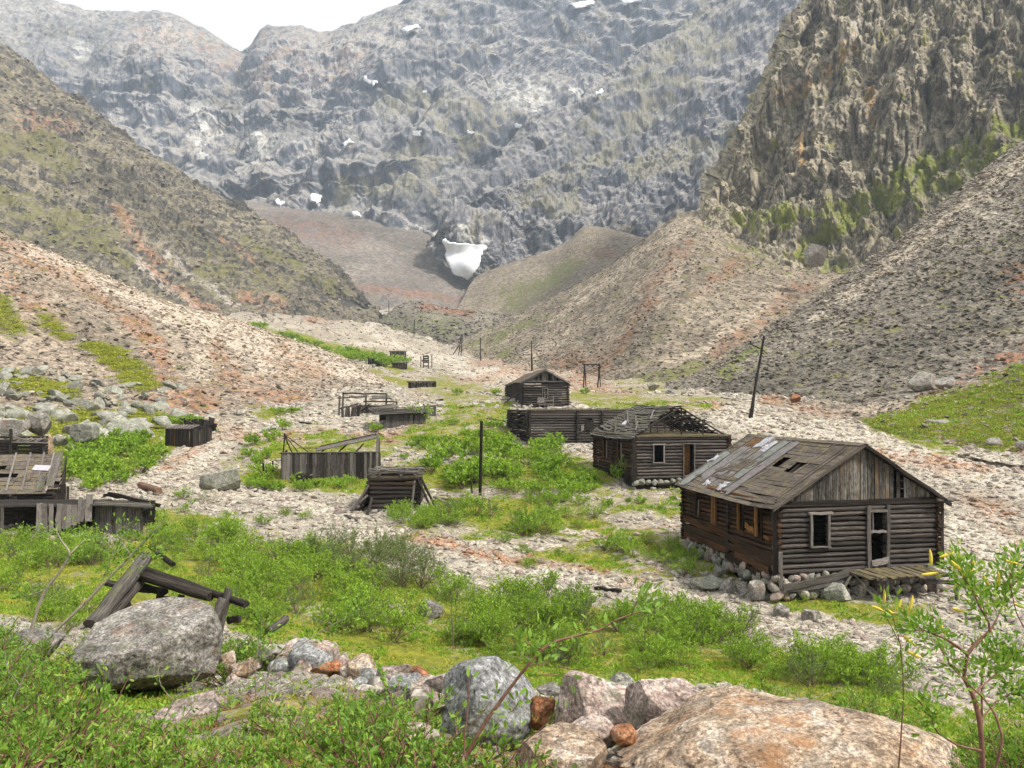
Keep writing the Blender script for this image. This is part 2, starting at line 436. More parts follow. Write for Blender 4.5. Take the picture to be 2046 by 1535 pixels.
FLOOR_SPEC = {
 'green': [[(520,955,60),(700,965,60),(900,950,90),(1050,935,110),(1170,955,80)], [(600,905,35),(800,890,45),(1000,870,40)],
           [(0,905,60),(130,925,90),(250,905,90),(330,865,60),(400,850,25)],
           [(330,1040,50),(450,1080,90),(620,1150,170),(800,1230,190),(1000,1260,200),(1200,1290,170),(1450,1330,110),(1650,1370,90),(1850,1430,60)],
           [(900,1020,60),(1050,1040,70),(1200,1060,60),(1340,1090,80),(1440,1150,50)], (0.85, [(1180,1000,70),(1340,1000,80)]), (.9, [(1000,1000,50),(1150,1010,50)]), (.85, [(480,920,60),(560,900,50)]), (.8, [(860,860,60),(1000,830,50)]),
           [(0,1120,140),(200,1150,160),(300,1240,120)], (0.62, [(300,1300,200),(100,1450,300),(600,1500,220),(1000,1480,150)]), (0.7, [(1880,1480,150),(2046,1450,120)]),
           [(1560,1210,40),(1800,1230,60)], [(250,1050,70),(400,1150,100),(560,1250,100),(900,1330,80),(1300,1380,60)], [(0,1200,80),(120,1220,80)], [(500,648,16),(620,683,22),(740,712,24),(810,735,22)], [(745,745,22),(800,765,24)],
           (0.6, [(1270,770,60),(1340,780,50)]), (0.62, [(1160,795,50),(1330,815,60),(1430,800,30)]), (0.6, [(900,810,60),(980,850,70)]),
           (0.62, [(540,830,60),(700,890,50)]), (0.72, [(830,1060,60),(1000,1090,70),(1180,1120,70),(1320,1150,50)]), (0.7, [(420,870,60),(520,900,60)]), (0.66, [(860,770,60),(1000,800,50)]), (0.7, [(1880,900,40),(1760,850,30)])],
 'rust': [(.6, [(400,1430,100),(700,1420,80)]), [(820,1075,25),(1000,1120,25),(1200,1140,20)], (0.8, [(340,935,25),(400,900,18)]), (0.8, [(560,870,30),(760,880,40),(900,850,40)]),
          (0.75, [(1150,760,50),(1300,820,40),(1420,810,30)]), (0.75, [(1540,800,30),(1700,835,20),(1850,870,18),(2046,905,16)]),
          (0.7, [(1750,910,30),(1950,940,40)]), (0.62, [(850,780,40),(960,760,30),(1050,745,30)]), (0.8, [(620,640,20),(720,620,40),(760,600,20)]),
          (0.66, [(960,725,30),(1100,735,20),(1240,755,30)]), (0.6, [(1250,1170,40),(1350,1110,30)]), (0.55, [(1950,1000,60),(2046,1080,60)]),
          (0.6, [(1180,1080,30),(1350,1050,30)]), (0.6, [(420,860,60),(620,900,40)])],
 'pale': [[(1450,830,50),(1700,880,70),(2046,960,90)], [(1950,1050,90),(2046,1200,90)], [(880,720,30),(960,745,40),(1150,775,30)], [(640,690,10),(760,690,20),(860,715,30)],
          [(735,560,18),(760,620,22),(730,660,22),(800,690,20)], [(420,900,50),(300,965,40)], [(560,1000,25),(700,1030,20)], (0.8, [(1250,1185,30),(1600,1260,30),(1900,1310,60)]),
          (0.7, [(450,850,30),(650,835,30)])],
 'dark': [(0.6, [(1000,640,60)])],
}
PATHS = [[(700,828,18),(560,842,24),(440,885,45),(340,960,55),(420,975,30),(560,1003,26),(680,1032,24),(820,1085,34),(1000,1122,42),(1200,1165,42),(1380,1200,40),(1520,1240,42),(1700,1275,48),(1900,1310,90),(2046,1360,90)],
         [(900,1090,14),(1100,1090,18)], [(1130,1060,16),(1250,1080,16)]]
_b_left = None
nu, nd = 600, 520
uu = np.tan(np.linspace(-0.62, 0.62, nu - 160)); uu = np.concatenate([np.linspace(-2.2, uu[0], 81)[:-1], uu, np.linspace(uu[-1], 2.2, 81)[1:]])
nu = len(uu)
dd = np.exp(np.linspace(math.log(1.2), math.log(950), nd))
DD, UU = np.meshgrid(dd, uu, indexing='ij')
fx, fy = UU * DD, DD
fz = ground_z(fx, fy)
fp = np.stack([fx, fy, fz], -1)
fm = masks(fp, FLOOR_SPEC)
fpx, fpy = ragged(*to_px(fp))
path = np.zeros(fpx.shape)
for s in PATHS: path = np.maximum(path, stroke(fpx, fpy, s, 2.0))
wob = fbm(fp, 0.35, 3, seed=4)
fm['green'] = np.clip(fm['green'] - 1.2 * path + 0.15 * wob, 0, 1)
fm['green'] *= 1 - np.clip((fy - 26) / 8, 0, 1) * .5 * smooth((fbm(fp, .11, 3, seed=91) - .05) / .18)
fm['pale'] = np.maximum(fm['pale'], path * 0.7)
# moss hummocks and stones stand up a little
near = np.clip(1 - fy / 140, 0, 1)
fz2 = fz + near * (fm['green'] * (0.10 * fbm(fp, 1.6, 3, seed=5) + 0.05) + (1 - fm['green']) * 0.05 * fbm(fp, 3.0, 2, seed=6))
fp[..., 2] = fz2
def grid_faces(r, c):
    i = np.arange(r * c).reshape(r, c)
    return np.stack([i[:-1, :-1], i[:-1, 1:], i[1:, 1:], i[1:, :-1]], -1).reshape(-1, 4)
me = mesh_np('valley_floor', fp, grid_faces(nd, nu))
for k, v in fm.items(): set_attr(me, k, v)
floor = link('valley_floor', me, M_FLOOR); tag(floor, kind='structure')
FLOOR_GREEN = fm['green']
def floor_mask(x, y, name='green'):
    a = np.interp(np.asarray(x) / np.asarray(y), uu, np.arange(nu)).astype(int); b = np.interp(np.log(y), np.log(dd), np.arange(nd)).astype(int)
    return fm[name][b, a]

# wide ground below and behind, so that the place goes on outside the frame
gx, gy = np.meshgrid(np.linspace(-2100, 2100, 41), np.linspace(-1200, 2200, 41), indexing='xy')
r = np.hypot(gx, gy - 300)
gz = -16 + np.clip((r - 700) / 1500, 0, 1) ** 1.3 * 260 + 40 * fbm(np.stack([gx, gy, 0 * gx], -1), 0.002, 3) * np.clip((r - 500) / 1000, 0, 1)
me = mesh_np('ground', np.stack([gx, gy, gz], -1), grid_faces(41, 41)); 
for k in ('green','rust','pale','dark'): set_attr(me, k, np.zeros(41*41))
o = link('ground', me, M_HILL); tag(o, kind='structure')

SHEETS = {}
def loft(name, rows, nr, nc, mat, spec=None, disp=None, vert=True, xsub=None, sq=1.2, kind='structure', extra=None):
    """rows: control rows from foot to crest and down behind; each a list of (px, py, d)"""
    ctrl = np.array([[P(*c) for c in row] for row in rows])
    R, C = ctrl.shape[:2]
    Y = np.linspace(0, R - 1, nr); X = np.linspace(0, C - 1, nc)
    YY, XX = np.meshgrid(Y, X, indexing='ij')
    p = cr_interp(ctrl, XX, YY)
    du = np.gradient(p, axis=1); dv = np.gradient(p, axis=0)
    n = np.cross(du, dv); n /= np.maximum(np.linalg.norm(n, axis=-1), 1e-6)[..., None]
    flip = np.sign(-(n * p).sum(-1)); flip[flip == 0] = 1
    n = n * np.where(YY < R - 2, flip, np.sign(n[..., 2]))[..., None]
    if disp is not None:
        h = disp(p, XX / (C - 1), YY)
        if vert: p = p + np.stack([0 * h, 0 * h, h], -1)
        else: p = p + n * h[..., None]
    me = mesh_np(name, p, grid_faces(nr, nc), name not in ('cliff', 'mountain_side', 'mountain', 'mountain_spur'))
    mk = masks(p, spec or {}, sq)
    for k in ('green', 'rust', 'pale', 'dark'):
        set_attr(me, k, mk.get(k, np.zeros(p.shape[:2])))
    o = link(name, me, mat); tag(o, kind=kind)
    SHEETS[name] = (p, n, mk)
    return o

def stepped(n, k):
    m = n * k; f = np.floor(m); return (f + smooth((m - f) * 3.2 - 1.1)) / k * 2.2
def cracks(p, f, zs, seed, lo=.6, octv=2):
    n = fbm(p, f, octv, True, stretch=(1, 1, zs), seed=seed); return np.clip((n - lo) / (1 - lo), 0, 1)
def behind(row, dd, dy): return [(px, py + dy, d + dd) for px, py, d in row]

# --- the near lobe of scree on the left
ft = [(-700,960,60),(-350,920,68),(0,885,74),(180,866,80),(350,838,88),(450,840,91),(560,825,97),(680,808,106),(790,800,114),(870,785,128)]
mid = [(-700,640,95),(-350,640,100),(0,700,104),(180,720,108),(350,725,114),(450,735,120),(560,748,126),(680,770,132),(790,787,136),(870,782,138)]
cr = [(-700,200,160),(-350,330,155),(0,474,150),(180,545,158),(350,612,165),(450,640,170),(560,672,175),(680,716,170),(790,768,155),(870,784,146)]
loft('scree_hill', [behind(ft, -8, 60), ft, mid, cr, behind(cr, 30, 30), behind(cr, 90, 140)], 260, 340, M_LOBE,
     spec={'rust': [(.85, [(260,640,30),(310,690,26),(320,740,34),(340,790,30),(400,800,50)]), (0.62, [(0,490,40),(160,560,24),(260,640,20)]), (0.7, [(430,690,30),(480,770,40),(600,800,50)]), (0.6,[(560,700,40),(620,740,50)]), (0.66, [(300,800,30),(420,820,30)]), (0.6,[(0,560,30),(120,640,30)])],
           'pale': [[(60,500,22),(200,565,30),(340,620,50),(460,660,60),(560,700,50),(700,735,40),(780,770,20)], (0.8, [(420,650,40),(400,740,30)]), (0.8, [(520,680,30),(540,740,26),(480,770,26)])],
           'green': [[(190,695,20),(240,720,32),(285,765,28)], (0.85, [(0,755,25),(60,765,30),(130,785,25)]), (0.75, [(90,630,18),(130,670,20)]), (0.6, [(0,610,30),(20,660,40)]), (0.7, [(0,840,30),(80,850,50),(300,850,60)])],
           'dark': [(0.9, [(150,640,60),(260,720,50),(300,750,20)]), (0.6, [(40,580,30),(150,640,40)])]},
     disp=lambda p, s, t: 1.1 * fbm(p, 0.06, 4, seed=3) + 0.5 * fbm(p, 0.35, 3, True, seed=8) * np.clip(1.6 - s * 2.2, 0.25, 1))

# --- mountain side on the left, beyond the lobe
ft = [(-900,900,200),(-400,800,240),(0,720,290),(200,700,320),(300,690,340),(420,678,360),(560,665,390),(640,655,430),(700,630,480),(760,620,520)]
md = [(-900,300,340),(-400,360,370),(0,440,400),(200,490,410),(300,520,420),(420,545,440),(560,575,455),(640,600,480),(692,605,505),(760,622,530)]
cr = [(-900,-400,640),(-400,-200,620),(0,106,590),(200,250,570),(300,325,560),(420,392,545),(560,470,530),(640,520,525),(692,566,520),(760,640,540)]
_e = lambda p, s, t: -4 + (5.5 * fbm(p, 0.012, 4, True, seed=9, stretch=(1.6, 0.5, 0.5)) + 3.5 * fbm(p, 0.05, 4, True, seed=10) + 1.5 * fbm(p, 0.2, 3, seed=12) + 4 * stepped(fbm(p, 0.035, 4, seed=35), 6) - 3 * cracks(p, .03, .5, 89, .5)) * np.clip(1.5 - s, .5, 1) * np.clip(4.2 - t, .35, 1)
loft('mountain_side', [behind(ft, -20, 60), ft, md, cr, behind(cr, 90, 20), behind(cr, 260, 160)], 290, 380, M_HILL,
     spec={'green': [[(0,290,40),(100,300,50),(130,330,40)], (0.9, [(0,400,50),(120,440,60),(200,470,50),(250,520,30)]), (0.85, [(480,480,20),(600,540,20),(680,580,20)]), (0.7, [(430,540,60),(560,560,40)]), (0.7, [(0,465,16),(60,480,10)])],
           'rust': [(0.8, [(230,420,20),(270,480,20),(330,560,18),(420,620,18)]), (0.7, [(450,480,14),(560,560,14)]), (0.8, [(480,590,24),(560,610,24)]), (0.6,[(60,240,50),(140,260,30)])],
           'pale': [(0.9, [(320,505,9),(400,560,9),(470,615,9)]), (0.8, [(240,490,14),(330,570,12),(400,615,10)])],
           'dark': [(0.75, [(200,350,60),(300,420,50),(420,500,60),(480,560,40)]), (0.8, [(60,500,50),(160,540,50),(240,560,30)]), (0.8, [(420,520,40),(460,545,30)])]},
     disp=_e, vert=False)

# --- floor of the cirque
ft = [(480,640,520),(600,625,560),(700,612,600),(800,615,620),(880,620,640),(940,622,650),(1000,622,640),(1060,630,620)]
md = [(450,520,700),(570,510,720),(675,515,740),(780,530,740),(865,550,735),(925,585,720),(985,608,690),(1060,615,650)]
cr = [(420,400,900),(540,416,890),(650,430,880),(760,442,865),(850,468,845),(896,520,815),(960,585,740),(1060,605,690)]
loft('scree_basin', [behind(ft, -20, 40), ft, md, cr, behind(cr, 60, 14), behind(cr, 120, 120)], 160, 240, M_BASIN,
     spec={'rust': [(0.9, [(640,560,14),(760,580,12),(900,598,10),(1000,612,9)]), (0.6, [(560,450,40),(700,480,40)])],
           'dark': [(0.8, [(560,440,40),(700,450,40),(820,480,40),(870,520,40)]), (0.6, [(850,530,60)])], 'pale': [(0.6,[(720,540,30),(640,580,30)])]},
     disp=lambda p, s, t: 3 * fbm(p, 0.015, 4, seed=13) + 1.6 * fbm(p, 0.06, 3, True, seed=14, stretch=(1, .3, .3)))
ft = [(900,640,600),(985,650,560),(1060,665,500),(1160,690,430),(1290,700,400)]
md = [(925,598,650),(1000,600,620),(1080,592,590),(1185,575,560),(1340,580,520)]
cr = [(945,562,715),(1040,528,690),(1120,500,678),(1192,463,668),(1390,520,600)]
loft('scree_cone_far', [behind(ft, -20, 40), ft, md, cr, behind(cr, 40, 10), behind(cr, 110, 140)], 130, 170, M_CONE_FAR,
     spec={'green': [(0.85, [(1020,600,40),(1100,560,30),(1160,520,20)])], 'rust': [(0.7, [(1170,500,20),(1230,510,16)])], 'dark': [(0.6, [(1130,540,50)])]},
     disp=lambda p, s, t: 2.5 * fbm(p, 0.02, 4, seed=15) + 1.0 * fbm(p, 0.09, 3, True, seed=16))
# --- hummock of old moraine in the middle
ft = [(740,668,500),(830,682,430),(920,700,380),(1010,718,330),(1100,735,280)]
cr = [(762,640,540),(820,604,555),(900,622,540),(1000,632,520),(1120,650,430)]
loft('moraine_mound', [behind(ft, -15, 30), ft, [((a[0]+b[0])/2, (a[1]+b[1])/2-6, (a[2]+b[2])/2) for a, b in zip(ft, cr)], cr, behind(cr, 40, 16), behind(cr, 90, 80)], 120, 200, M_CONE,
     spec={'rust': [(0.9, [(850,612,20),(950,625,14)])], 'green': [(0.6, [(790,660,40),(900,650,30)]), (0.7,[(940,615,14),(1000,618,14)])], 'dark': [(0.9, [(800,660,40),(900,680,40),(1000,690,30)])]},
     disp=lambda p, s, t: 1.8 * fbm(p, 0.04, 4, True, seed=17))

# --- great back wall of the cirque
sky = [(-700,-300,1500),(-300,-80,1450),(0,4,1400),(100,22,1400),(190,42,1400),(330,44,1390),(420,82,1380),(485,116,1380),(530,74,1360),(600,72,1350),(660,80,1340),(760,34,1320),(870,-12,1300),(1000,-60,1300),(1200,-90,1300),(1450,-130,1300),(1800,-150,1300),(2300,-100,1350)]
def rowat(f, d, lo=640): return [(px, sy + (lo - sy) * f, d + 60 * math.sin(px * 0.006)) for px, sy, _ in sky]
rows = [rowat(1.08, 820), rowat(0.88, 880), rowat(0.66, 930), rowat(0.60, 1010), rowat(0.42, 1060), rowat(0.34, 1160), rowat(0.16, 1230), sky, behind(sky, 80, 30), behind(sky, 400, 260)]
def strata(p, period, dip, seed, warp=.5, wf=.004):
    v = (p[..., 2] + dip * p[..., 0]) / period + warp * fbm(p, wf, 4, seed=seed)
    f = v - np.floor(v); return np.where(f < .8, f / .8, (1 - f) / .2) - .5
def dwall(p, s, t):
    h = 40 * fbm(p, 0.0036, 3, True, seed=20, stretch=(1, 1, 0.5)) + 18 * fbm(p, 0.011, 3, True, seed=21, stretch=(1, 1, 0.55), gain=.55)
    h = h + 7 * fbm(p, 0.034, 3, True, seed=22, stretch=(1, 1, 0.3)) + 16 * stepped(fbm(p, 0.008, 3, seed=23, stretch=(1, 1, 0.6)), 5) + 7 * stepped(fbm(p, 0.028, 3, seed=26, stretch=(1, 1, 0.5)), 5)
    h = h - 8 * cracks(p, .014, .3, 82, .55, 1) + 26 * strata(p, 120, .12, 28) + 10 * strata(p, 37, .22, 29, .9, .008) + 1.5 * fbm(p, 0.12, 3, seed=25)
    f = np.clip((7.2 - t) / 1.6, 0.12, 1)
    return .7 * (h - 12) * np.where(t < 7, np.maximum(f, .22), 0.25) + 5 * fbm(p, 0.025, 4, True, seed=27) * np.clip(t - 5.5, 0, 1)
loft('mountain', rows, 430, 720, M_WALL,
     spec={'pale': [(1.0, [(400,215,26),(425,260,28)]), (1.0, [(390,270,14),(410,310,14)]), (0.95, [(500,270,26),(520,310,26)]), (1.0, [(155,80,24),(175,115,20)]), (0.8, [(1000,190,50),(1120,205,50),(1190,190,30)]), (0.75, [(860,440,50),(930,470,50)]), (0.7, [(600,300,40)]), (0.6, [(330,60,60)])],
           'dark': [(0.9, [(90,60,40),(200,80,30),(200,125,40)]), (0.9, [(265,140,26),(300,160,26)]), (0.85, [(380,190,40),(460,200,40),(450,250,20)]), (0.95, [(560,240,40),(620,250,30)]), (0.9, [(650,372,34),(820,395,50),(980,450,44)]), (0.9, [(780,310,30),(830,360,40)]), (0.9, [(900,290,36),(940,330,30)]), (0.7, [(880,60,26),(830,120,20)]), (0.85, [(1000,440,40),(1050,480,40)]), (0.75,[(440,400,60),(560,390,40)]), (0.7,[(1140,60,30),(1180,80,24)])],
           'green': [(0.7, [(800,200,60),(1000,230,60),(700,400,50)])], 'rust': [(0.45, [(600,150,100),(300,60,80),(700,120,100)])]},
     disp=dwall, vert=False)

# --- buttress on the right of the back wall
bt = [(860,500,760),(950,530,750),(1060,550,745),(1190,560,735),(1330,560,720),(1500,560,710),(1800,560,700)]
tp = [(1010,335,860),(1110,262,900),(1225,178,940),(1335,92,980),(1480,-10,1010),(1680,-130,1010),(1950,-200,1000)]
def lerp_row(f, dz=0): return [(a[0]+(b[0]-a[0])*f, a[1]+(b[1]-a[1])*f, a[2]+(b[2]-a[2])*f+dz) for a, b in zip(bt, tp)]
loft('mountain_spur', [lerp_row(-.1), bt, lerp_row(.3, -25), lerp_row(.42), lerp_row(.7, -10), tp, behind(tp, 60, -6), behind(tp, 260, 60)], 280, 400, M_WALL,
     spec={'green': [(0.8, [(1350,120,100),(1250,240,80),(1150,330,60)]), (0.75, [(1450,300,80),(1300,330,60)]), (0.7,[(1400,40,90)]), (0.7, [(1050,400,40),(1130,420,40)])],
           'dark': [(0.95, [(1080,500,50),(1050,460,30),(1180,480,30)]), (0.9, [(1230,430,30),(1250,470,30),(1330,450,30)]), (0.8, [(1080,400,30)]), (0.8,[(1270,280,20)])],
           'pale': [(0.8, [(1390,300,24),(1440,290,20)]), (0.7, [(900,460,30),(950,480,30)])]},
     disp=lambda p, s, t: 14 * fbm(p, 0.009, 4, True, seed=30, stretch=(1, 1, 0.6)) + 7 * strata(p, 34, -.5, 36, .9, .008) + 12 * strata(p, 95, -.3, 37, .6) + 4 * fbm(p, 0.04, 3, True, seed=38, stretch=(1, 1, 0.3)) + (2 - 7 * cracks(p, .012, .4, 87, .5, 1) - 4 * cracks(p, .035, .25, 88, .5, 1) + 10 * stepped(fbm(p, 0.02, 4, seed=34, stretch=(1, 1, 0.4)), 6) + 3.5 * stepped(fbm(p, 0.06, 4, seed=31, stretch=(1, 1, 0.2)), 5)) * np.clip(3.2 - t * .7, 0.35, 1) + 1.8 * fbm(p, 0.1, 4, True, seed=32) + .6 * fbm(p, 0.3, 2, seed=33), vert=False)

# --- cliff on the right
cols = [(1420,560,1700,440,520),(1376,455,1625,325,385),(1440,500,1720,312,372),(1520,545,1800,300,360),(1620,585,1890,285,350),(1740,560,2000,275,340),(1860,500,2120,262,330),(2000,400,2300,250,320),(2200,280,2560,240,310),(2500,100,2900,235,300)]
def crow(f, dz=0): return [(pb + (pt - pb) * f, yb + (-160 - yb) * f, db + (dt - db) * f + (dz if k else 0)) for k, (pb, yb, pt, db, dt) in enumerate(cols)]
rows = [crow(-0.12, -14), crow(0), crow(0.2, 8), crow(0.34, 6), crow(0.5, -2), crow(0.75, -8), crow(1.0), [(a, b - 40, c + 80) for a, b, c in crow(1.0)], [(a, b + 100, c + 220) for a, b, c in crow(1.0)]]
# left edge follows the skyline of the photo
edge = {1: (1380, 470), 2: (1432, 350), 3: (1462, 290), 4: (1528, 170), 5: (1575, 80), 6: (1655, -90)}
for k, (ex, ey) in edge.items():
    rows[k][1] = (ex, ey, rows[k][1][2]); rows[k][0] = (ex + 30, ey, rows[k][1][2] + 120)
def dcliff(p, s, t):
    ribs = -7 * cracks(p, .03, .10, 84, .4) - 5 * cracks(p, .085, .05, 85, .45) - 2.6 * cracks(p, .22, .06, 86, .5) + 1 + 4.0 * stepped(fbm(p, 0.05, 4, seed=40, stretch=(1, 1, 0.10)), 9) + 2.6 * stepped(fbm(p, 0.17, 3, seed=41, stretch=(1, 1, 0.13)), 6) + 1.5 * fbm(p, 0.2, 3, True, seed=47, stretch=(1, 1, 0.15))
    return np.clip(s * 9 - .35, .12, 1) * ((6 * fbm(p, 0.02, 4, True, seed=42) - 3) * np.clip(t - 0.9, 0.1, 1) + ribs * np.clip(t - 0.8, 0.25, 1) - 1.5 + .8 * fbm(p, 0.25, 4, True, seed=43, stretch=(1, 1, .5)) + 0.6 * fbm(p, 0.8, 2, seed=44))
loft('cliff', rows, 460, 460, M_CLIFF,
     spec={'green': [[(1720,410,30),(1800,360,30),(1900,310,36),(2046,260,40)], (0.9, [(1650,470,40),(1740,400,50),(1860,360,60),(2000,280,60)]), (0.8, [(1500,440,40),(1620,420,30)]), (0.7, [(1650,540,50),(1620,500,50)])],
           'dark': [(1.0, [(1960,40,20),(1985,90,26),(1990,170,26)]), (1.0, [(1880,120,30),(1870,180,24),(1920,160,40)]), (1.0, [(1665,330,22),(1660,370,14)]), (0.85, [(1660,150,20),(1680,170,16)]), (0.8, [(1440,370,16)]), (0.8, [(1470,450,20)]), (0.7, [(1780,190,30)]), (0.7,[(1420,430,30)])],
           'rust': [(0.85, [(1740,150,16),(1745,240,16)]), (0.85, [(1600,270,14),(1605,320,16)]), (0.6, [(1700,100,30),(1560,200,20)])],
           'pale': [(0.8, [(1720,50,20),(1690,90,16)]), (0.6, [(1650,220,30)]), (0.8, [(1590,360,26)])]},
     disp=dcliff, vert=False)

# --- scree cones below the cliff
ft = [(870,718,345),(960,728,300),(1060,742,250),(1160,762,200),(1240,776,170),(1330,792,145),(1480,815,120),(1700,850,95)]
cr = [(905,694,385),(1005,652,378),(1105,603,370),(1212,545,356),(1372,437,335),(1490,492,315),(1640,560,285),(1850,520,270)]
loft('scree_cone', [behind(ft, -10, 30), ft, [((a[0]+b[0])/2, (a[1]+b[1])/2+1, (a[2]+b[2])/2) for a, b in zip(ft, cr)], cr, behind(cr, 14, 0), behind(cr, 90, 60)], 200, 260, M_CONE_FAR,
     spec={'rust': [(0.72, [(1370,490,26),(1310,570,28),(1270,640,26),(1230,700,34)]), (0.72, [(1480,520,30),(1400,580,18)]), (0.78, [(1600,570,32),(1520,640,24),(1420,710,18)]), (0.75, [(1120,720,40),(1220,730,30)])],
           'pale': [(0.9, [(1370,445,20),(1250,530,20),(1100,640,14)]), (0.85, [(1560,590,30),(1440,680,24),(1330,740,12)]), (0.7,[(1050,720,20),(1180,640,20)])],
           'dark': [(0.95, [(1400,550,30),(1310,640,40),(1250,720,40)]), (0.7, [(1180,660,40)])],
           'green': [(0.7, [(960,690,30),(1080,630,20)]), (0.9, [(1280,770,40),(1350,750,30),(1420,720,14)]), (0.6, [(1500,500,40),(1600,520,40)]), (0.6,[(1010,700,30)])]},
     disp=lambda p, s, t: 1.2 * fbm(p, 0.03, 4, seed=50) + 0.9 * fbm(p, 0.12, 3, True, seed=51))
ft = [(1300,790,130),(1390,796,120),(1470,806,111),(1560,820,103),(1700,838,93),(1850,866,82),(1990,900,73),(2300,960,62),(2700,1000,55)]
cr = [(1330,780,134),(1400,762,132),(1485,700,142),(1600,628,155),(1760,518,170),(1905,404,184),(2050,296,196),(2400,60,215),(2900,-200,240)]
loft('scree_slope', [behind(ft, -8, 30), ft, [((a[0]+b[0])/2, (a[1]+b[1])/2+6, (a[2]+b[2])/2) for a, b in zip(ft, cr)], cr, behind(cr, 14, 6), behind(cr, 80, 120)], 270, 360, M_CONE,
     spec={'rust': [(0.7, [(2046,700,40),(1980,740,40),(1850,800,20)]), (0.55, [(2046,560,60)])],
           'pale': [(0.9, [(2046,320,30),(1900,430,26),(1760,540,20),(1620,640,14)]), (0.6,[(1980,420,50)])],
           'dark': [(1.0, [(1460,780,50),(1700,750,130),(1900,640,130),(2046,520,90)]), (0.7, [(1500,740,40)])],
           'green': [(0.9, [(1440,740,14),(1520,690,14)]), (0.6, [(1900,810,40)])]},
     disp=lambda p, s, t: 0.8 * fbm(p, 0.05, 4, seed=52) + 0.35 * fbm(p, 0.4, 3, True, seed=53))
ft = [(1600,815,100),(1700,835,90),(1800,866,80),(1900,885,75),(2046,925,69),(2300,990,60),(2700,1100,50)]
cr = [(1640,806,104),(1740,812,99),(1840,800,95),(1940,765,94),(2046,728,92),(2300,620,90),(2700,500,88)]
loft('mossy_slope', [behind(ft, -8, 110), ft, [((a[0]+b[0])/2, (a[1]+b[1])/2-4, (a[2]+b[2])/2) for a, b in zip(ft, cr)], cr, behind(cr, 12, 10), behind(cr, 30, 60)], 130, 220, M_LOBE,
     spec={'green': [[(1760,850,30),(1850,840,60),(1950,800,50),(2046,770,60)], [(1850,860,30),(1960,860,50),(2046,850,70)], [(1990,890,30),(2046,890,40)]],
           'dark': [(0.8, [(1860,855,16),(1960,820,14),(2046,790,14)]), (0.7, [(1940,870,14),(2040,850,14)])]},
     disp=lambda p, s, t: 0.5 * fbm(p, 0.12, 4, True, seed=54) + 0.15 * fbm(p, 0.9, 3, True, seed=55))


# ------------------------------------------------------------------ wood pieces
W_GREY = wood_mat('weathered_grey_wood', (0.07, 0.06, 0.052), (0.27, 0.245, 0.22), 0.35, moss=(0.12, 0.12, 0.05))
W_LOG = wood_mat('weathered_log_wood', (0.022, 0.018, 0.016), (0.185, 0.16, 0.142), 0.5)
W_DARK = wood_mat('dark_brown_wood', (0.022, 0.014, 0.009), (0.085, 0.052, 0.033), 0.4, warm=(0.12, 0.055, 0.024))
W_BLACK = wood_mat('old_black_wood', (0.018, 0.015, 0.013), (0.075, 0.062, 0.052), 0.4)
W_PALE = wood_mat('pale_bleached_wood', (0.19, 0.165, 0.145), (0.38, 0.34, 0.31), 0.25)
W_WARM = wood_mat('fresh_orange_wood', (0.16, 0.07, 0.025), (0.33, 0.17, 0.06), 0.3)
W_ROOF = wood_mat('roof_board_wood', (0.09, 0.075, 0.063), (0.25, 0.21, 0.175), 0.3, moss=(0.20, 0.16, 0.08))
W_GABLE = wood_mat('gable_board_wood', (0.055, 0.05, 0.043), (0.26, 0.24, 0.21), 0.5, warm=(0.14, 0.095, 0.055))
W_MOSSY = wood_mat('mossy_floor_wood', (0.10, 0.08, 0.05), (0.24, 0.2, 0.13), 0.25, moss=(0.2, 0.17, 0.06))
M_TAR = plain('green_grey_roofing_felt', (0.17, 0.195, 0.165), 0.8, 0.3, 5.0, 0.35)
def felt_mat():
    T = NT('worn_roofing_felt', 0.8, 0.3)
    p = T.pos(False)
    n = T.noise(p, 3.0, 7, 0.7); r = T.rnd()
    c = T.mix(T.rng(n, 0.35, 0.65), (0.135, 0.16, 0.13), (0.24, 0.245, 0.225))
    c = T.mix(T.rng(r, 0.2, 0.9), c, T.mix(1.0, c, (0.95, 0.78, 0.85), 'MULTIPLY'))
    st = T.noise(T.mapv(p, (5, 0.8, 1)), 2.0, 5, 0.6)
    c = T.mix(T.rng(st, 0.55, 0.7), c, (0.10, 0.095, 0.09))
    return T.done(c, T.bump(n, 0.4, 0.02))
M_FELT = felt_mat()
M_WHITE = plain('peeled_white_felt', (0.42, 0.40, 0.41), 0.8, 0.2, 7.0, 0.3)
M_METAL = plain('dull_tin_sheet', (0.42, 0.38, 0.40), 0.55, 0.4, 5.0, 0.2)
M_RUSTPIPE = plain('rusty_drum_metal', (0.17, 0.10, 0.065), 0.8, 0.2, 9.0, 0.5)
M_VOID = plain('near_black_fill', (0.03, 0.026, 0.022), 1.0, 0.0, 3.0, 0.3)  # near-black fill for footings and shed floors

